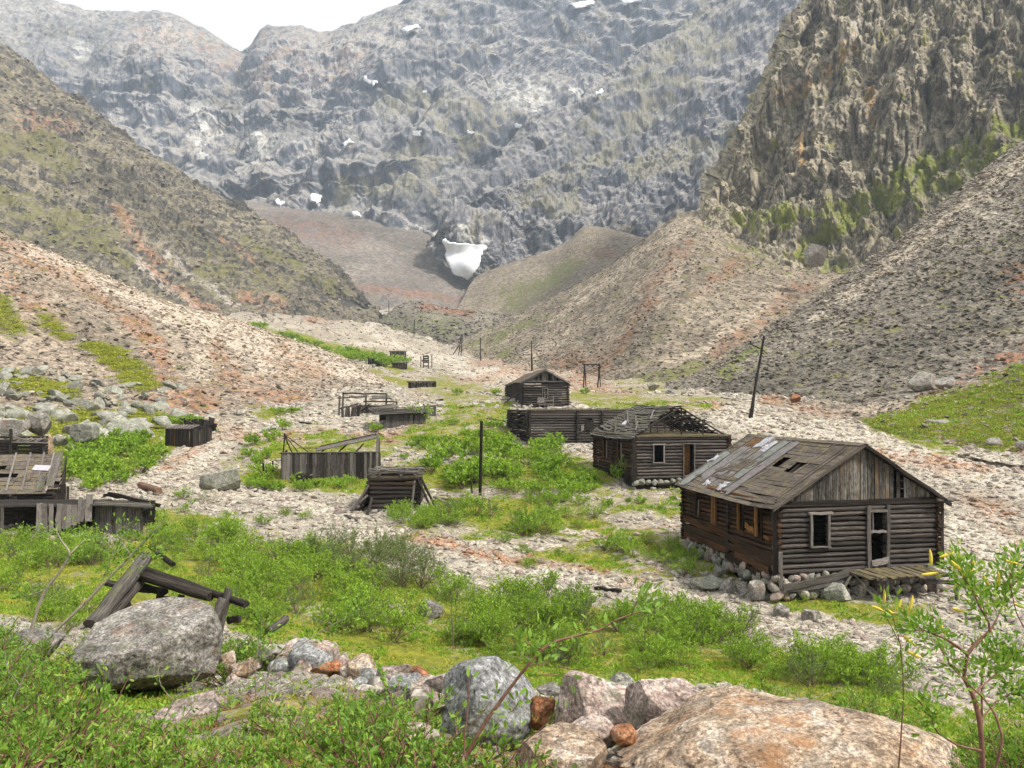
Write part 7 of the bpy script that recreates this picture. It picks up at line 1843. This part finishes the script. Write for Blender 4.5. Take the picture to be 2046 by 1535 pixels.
sapling('willow_sapling', 'bare crooked pale sapling rising through the rubble bank', [
    ([(500,1600,0),(560,1500,0),(572,1455,0),(545,1405,0),(530,1385,0),(535,1350,0),(555,1310,0),(572,1290,0)], .014, .005, 16),
    ([(545,1405,0),(552,1380,.1),(582,1362,.1),(588,1390,.1)], .006, .003, 4), ([(555,1310,0),(600,1290,.2),(640,1262,.3),(680,1250,.3)], .006, .002, 60),
    ([(640,1262,.3),(700,1230,.3),(720,1215,.3)], .004, .002, 50), ([(512,1440,.1),(510,1350,.1),(515,1290,.1),(525,1240,.1)], .006, .002, 90)], 7.5, 0, .055, M_TWIG2,
    [], own_leaves=False, spread=.16)
for k, (lb, pts, d_) in enumerate((
    ('bare pale branch curving over the pink orange boulder', [(300,1600,0),(330,1520,0),(322,1450,0),(345,1400,0),(390,1360,0),(410,1330,0)], 6.2),
    ('bare reddish twig fanning out at the bottom left corner', [(120,1600,0),(150,1500,0),(190,1440,0),(235,1400,0),(262,1340,0)], 5.4),
    ('thin pale twig bending right at the bottom, below the rubble bank', [(700,1600,0),(720,1540,0),(760,1500,0),(815,1470,0),(860,1440,0)], 5.2),
    ('crooked grey twig near the left edge above the bottom corner', [(20,1600,0),(30,1500,0),(10,1430,0),(40,1370,0),(62,1320,0)], 6.0),
    ('dry forked branch lying over leaves at the bottom, left of centre', [(430,1560,0),(470,1510,0),(520,1500,0),(580,1470,0),(610,1430,0)], 5.6))):
    q0 = pts[2]; q1 = pts[3]
    sapling('bare_branch', lb, [(pts, .009, .003, 10), ([q0, (q0[0] + 40, q0[1] - 10, .1), (q0[0] + 70, q0[1] - 45, .1)], .004, .002, 10), ([q1, (q1[0] - 25, q1[1] - 30, -.1), (q1[0] - 30, q1[1] - 70, -.1)], .004, .002, 10)], d_, 0, .045, M_TWIG2 if k != 1 else M_TWIGR, own_leaves=False, spread=.06)
for k, (x, y, h) in enumerate(((905, 1290, 110), (812, 1245, 60))):
    sapling('birch_sapling', ('thin dark stemmed sapling in front of the yellow moss', 'second thin sapling left of the dark stemmed one by the yellow moss')[k], [
        ([(x,y+20,0),(x,y-h*.3,0),(x-4,y-h*.7,0),(x+2,y-h*1.1,0)], .022, .006, 110), ([(x,y-h*.3,0),(x+20,y-h*.6,.2),(x+26,y-h*.9,.3)], .009, .004, 90), ([(x,y-h*.35,0),(x-22,y-h*.7,.2),(x-30,y-h,.3)], .009, .004, 90)],
        float(hit(x, y + 10, 12)[1]), 0, .07, M_TWIG, own_leaves=False, spread=.5)

# ------------------------------------------------------------------ ground cover nobody could count
def tuft(seed, mat, n, L, wl, rad, upb=.5):
    r = np.random.default_rng(seed); b = r.normal(0, rad, (n, 3)) * [1, 1, 0]; d = r.normal(0, .7, (n, 3)); d[:, 2] = np.abs(d[:, 2]) + upb
    ls = L * r.uniform(.5, 1.3, n); v, f = leaves_np(b, d, ls, ls * wl, r); A = Acc(); A.add(v, f); return A.mesh('tuft_shape', mat, False)
TU_G = [tuft(1000 + i, L_BRIGHT, 30, .5, .3, .33) for i in range(3)]
TU_M = [tuft(1010 + i, L_MOSS, 44, .30, .4, .45, .3) for i in range(4)]
TU_F = [tuft(1020 + i, L_FRONT, 24, .55, .34, .3, .4) for i in range(3)]
TU_R = [tuft(1030 + i, L_RED, 30, .3, .45, .5, .1) for i in range(2)]
def cover(name, n, d0, d1, u0, u1, src, size, cond, rng, grow=0.0):
    u = rng.uniform(u0, u1, n); d = np.exp(rng.uniform(math.log(d0), math.log(d1), n)); x, y = u * d, d
    k = cond(x, y, rng); x, y = x[k], y[k]; n = len(x)
    s = (size + grow * y) * rng.uniform(.6, 1.4, n)
    rot = np.stack([rng.normal(0, .15, n), rng.normal(0, .15, n), rng.uniform(0, 6.3, n)], -1)
    scatter(name, np.stack([x, y, ground_z(x, y) - .01], -1), rot, np.stack([s] * 3, -1), src, rng.integers(0, len(src), n))
gm = lambda lo: (lambda x, y, r: floor_mask(x, y) + .25 * (r.random(len(x)) - .5) > lo)
patch = lambda x, y, f, sd: fbm(np.stack([x, y, 0 * x], -1), f, 3, seed=sd)
cover('moss_cover', 60000, 9, 100, -.72, .72, TU_M, .10, lambda x, y, r: (floor_mask(x, y) + .3 * (r.random(len(x)) - .5) > .5) & (patch(x, y, .25, 71) < .22), rs, .0035)
cover('grass_cover', 46000, 9, 100, -.72, .72, TU_G, .12, lambda x, y, r: (floor_mask(x, y) + .3 * (r.random(len(x)) - .5) > .52) & (patch(x, y, .3, 72) > -.08), rs, .004)
cover('leafy_cover', 16000, 3.2, 14, -.85, .85, TU_F, .10, lambda x, y, r: (patch(x, y, .7, 73) > -.05) & ~((x / y > -.05) & (x / y < .52) & (y > 6.0) & (y < 10.2)), rs)
cover('moss_tufts', 9000, 3.2, 13, -.85, .85, TU_M, .10, lambda x, y, r: patch(x, y, .9, 75) > .05, rs)
cover('leaf_litter', 22000, 3.2, 13, -.85, .6, TU_R, .09, lambda x, y, r: patch(x, y, .8, 74) < .1, rs)
q, _, idx = sheet_pick('mossy_slope', 9000, lambda px, py, p, n: (px > 1650) & (px < 2200), rs, lambda px, py, p, mk: np.clip(mk['green'] - .3, 0, 1))
s = rs.uniform(.25, .6, len(q)); scatter('slope_moss', q, np.stack([0 * s, 0 * s, rs.uniform(0, 6, len(q))], -1), np.stack([s] * 3, -1), TU_M + TU_G[:1], rs.integers(0, 5, len(q)))
q, _, idx = sheet_pick('scree_hill', 9000, lambda px, py, p, n: (px > -100) & (px < 400), rs, lambda px, py, p, mk: np.clip(mk['green'] - .35, 0, 1))
s = rs.uniform(.3, .7, len(q)); scatter('slope_moss', q, np.stack([0 * s, 0 * s, rs.uniform(0, 6, len(q))], -1), np.stack([s] * 3, -1), TU_M, rs.integers(0, 4, len(q)))

# ------------------------------------------------------------------ snow
def snow(px_list, name='snow_patch', sheet='mountain', lift=3.0):
    """a drift that follows the rock it lies on: outline in the photo, laid on the nearest surface"""
    p = SHEETS[sheet][0]; px, py = to_px(p)
    poly = np.array(px_list, float); x0, y0 = poly.min(0); x1, y1 = poly.max(0)
    sel = (px > x0 - 60) & (px < x1 + 60) & (py > y0 - 60) & (py < y1 + 60)
    poly = np.array([((1 - t) * poly[i] + t * poly[(i + 1) % len(poly)]) for i in range(len(poly)) for t in (0, .33, .66)]); poly += np.stack([fbm(np.stack([poly[:, 0], poly[:, 1], 0 * poly[:, 0]], -1), .12, 3, seed=q_) for q_ in (5, 6)], -1) * min(x1 - x0, 24) * .16
    A_, B_, C_ = px[sel], py[sel], p[sel][:, 1]
    n = 40; gx, gy = np.meshgrid(np.linspace(x0, x1, n), np.linspace(y0, y1, n))
    X, Y = gx.ravel(), gy.ravel()
    c = np.zeros(len(X), bool); j = len(poly) - 1
    for i in range(len(poly)):
        (xi, yi), (xj, yj) = poly[i], poly[j]
        c ^= ((yi > Y) != (yj > Y)) & (X < (xj - xi) * (Y - yi) / (yj - yi + 1e-9) + xi); j = i
    dep = np.array([np.sort(C_[((A_ - a) ** 2 + (B_ - b) ** 2) < 90])[:1].mean() if (((A_ - a) ** 2 + (B_ - b) ** 2) < 90).any() else C_[np.argmin((A_ - a) ** 2 + (B_ - b) ** 2)] for a, b in zip(X, Y)])
    dep = dep.reshape(n, n); 
    for _ in range(14 if x1 - x0 > 60 else 4): dep = (dep + np.roll(dep, 1, 0) + np.roll(dep, -1, 0) + np.roll(dep, 1, 1) + np.roll(dep, -1, 1)) / 5
    v = P(X, Y, dep.ravel() - lift)
    f = grid_faces(n, n); cc = c[f].sum(1) >= 3; f = f[cc]
    me = mesh_np(name, v, f); o = link(name, me, M_SNOW); tag(o, kind='structure')
    md = o.modifiers.new('thick', 'SOLIDIFY'); md.thickness = lift * 1.2; md.offset = -1
big = [(884,478),(905,484),(930,486),(972,490),(968,505),(958,522),(950,540),(940,556),(928,552),(912,548),(900,530),(886,512),(890,505),(896,498),(890,488)]
snow(big, 'snow_field', 'mountain_spur', 3)
for pl in ([(802,60),(835,52),(838,58),(815,66)],[(728,152),(736,160),(750,164),(748,170),(736,167),(728,158)],[(625,392),(640,390),(642,402),(634,411),(626,404)],[(553,402),(560,407),(570,408),(562,413),(555,410)],[(706,427),(716,427),(716,433),(708,433)],[(688,290),(702,280),(704,288),(690,294)],[(828,266),(842,263),(840,272),(830,274)],[(934,262),(948,268),(946,272),(936,268)],[(1028,248),(1044,250),(1042,256),(1030,255)],[(1140,10),(1190,2),(1188,10),(1150,18)],[(1240,0),(1285,-8),(1280,4),(1245,8)],[(1188,188),(1206,182),(1204,190),(1190,192)],[(845,184),(853,182),(852,187),(846,188)]):
    snow(pl, 'snow_patch', 'mountain' if pl[0][0] < 1100 or pl[0][1] < 20 else 'mountain_spur', 3)
# ------------------------------------------------------------------ air
def haze_box():
    x0, x1, y0, y1, z0, z1 = -2150, 2150, -1250, 2250, -420, 1060
    v = [(x, y, z) for x in (x0, x1) for y in (y0, y1) for z in (z0, z1)]
    f = [(0, 1, 3, 2), (4, 6, 7, 5), (0, 4, 5, 1), (2, 3, 7, 6), (0, 2, 6, 4), (1, 5, 7, 3)]
    m = bpy.data.materials.new('haze_air'); m.use_nodes = True
    t = m.node_tree; t.nodes.clear()
    o = t.nodes.new('ShaderNodeOutputMaterial'); pv = t.nodes.new('ShaderNodeVolumePrincipled')
    pv.inputs['Color'].default_value = (0.70, 0.84, 1.0, 1)
    pv.inputs['Density'].default_value = 0.00017
    pv.inputs['Anisotropy'].default_value = 0.2
    t.links.new(pv.outputs[0], o.inputs['Volume'])
    ob = link('haze', mesh_np('haze', v, np.array(f), False), m)
    tag(ob, kind='stuff')
haze_box()
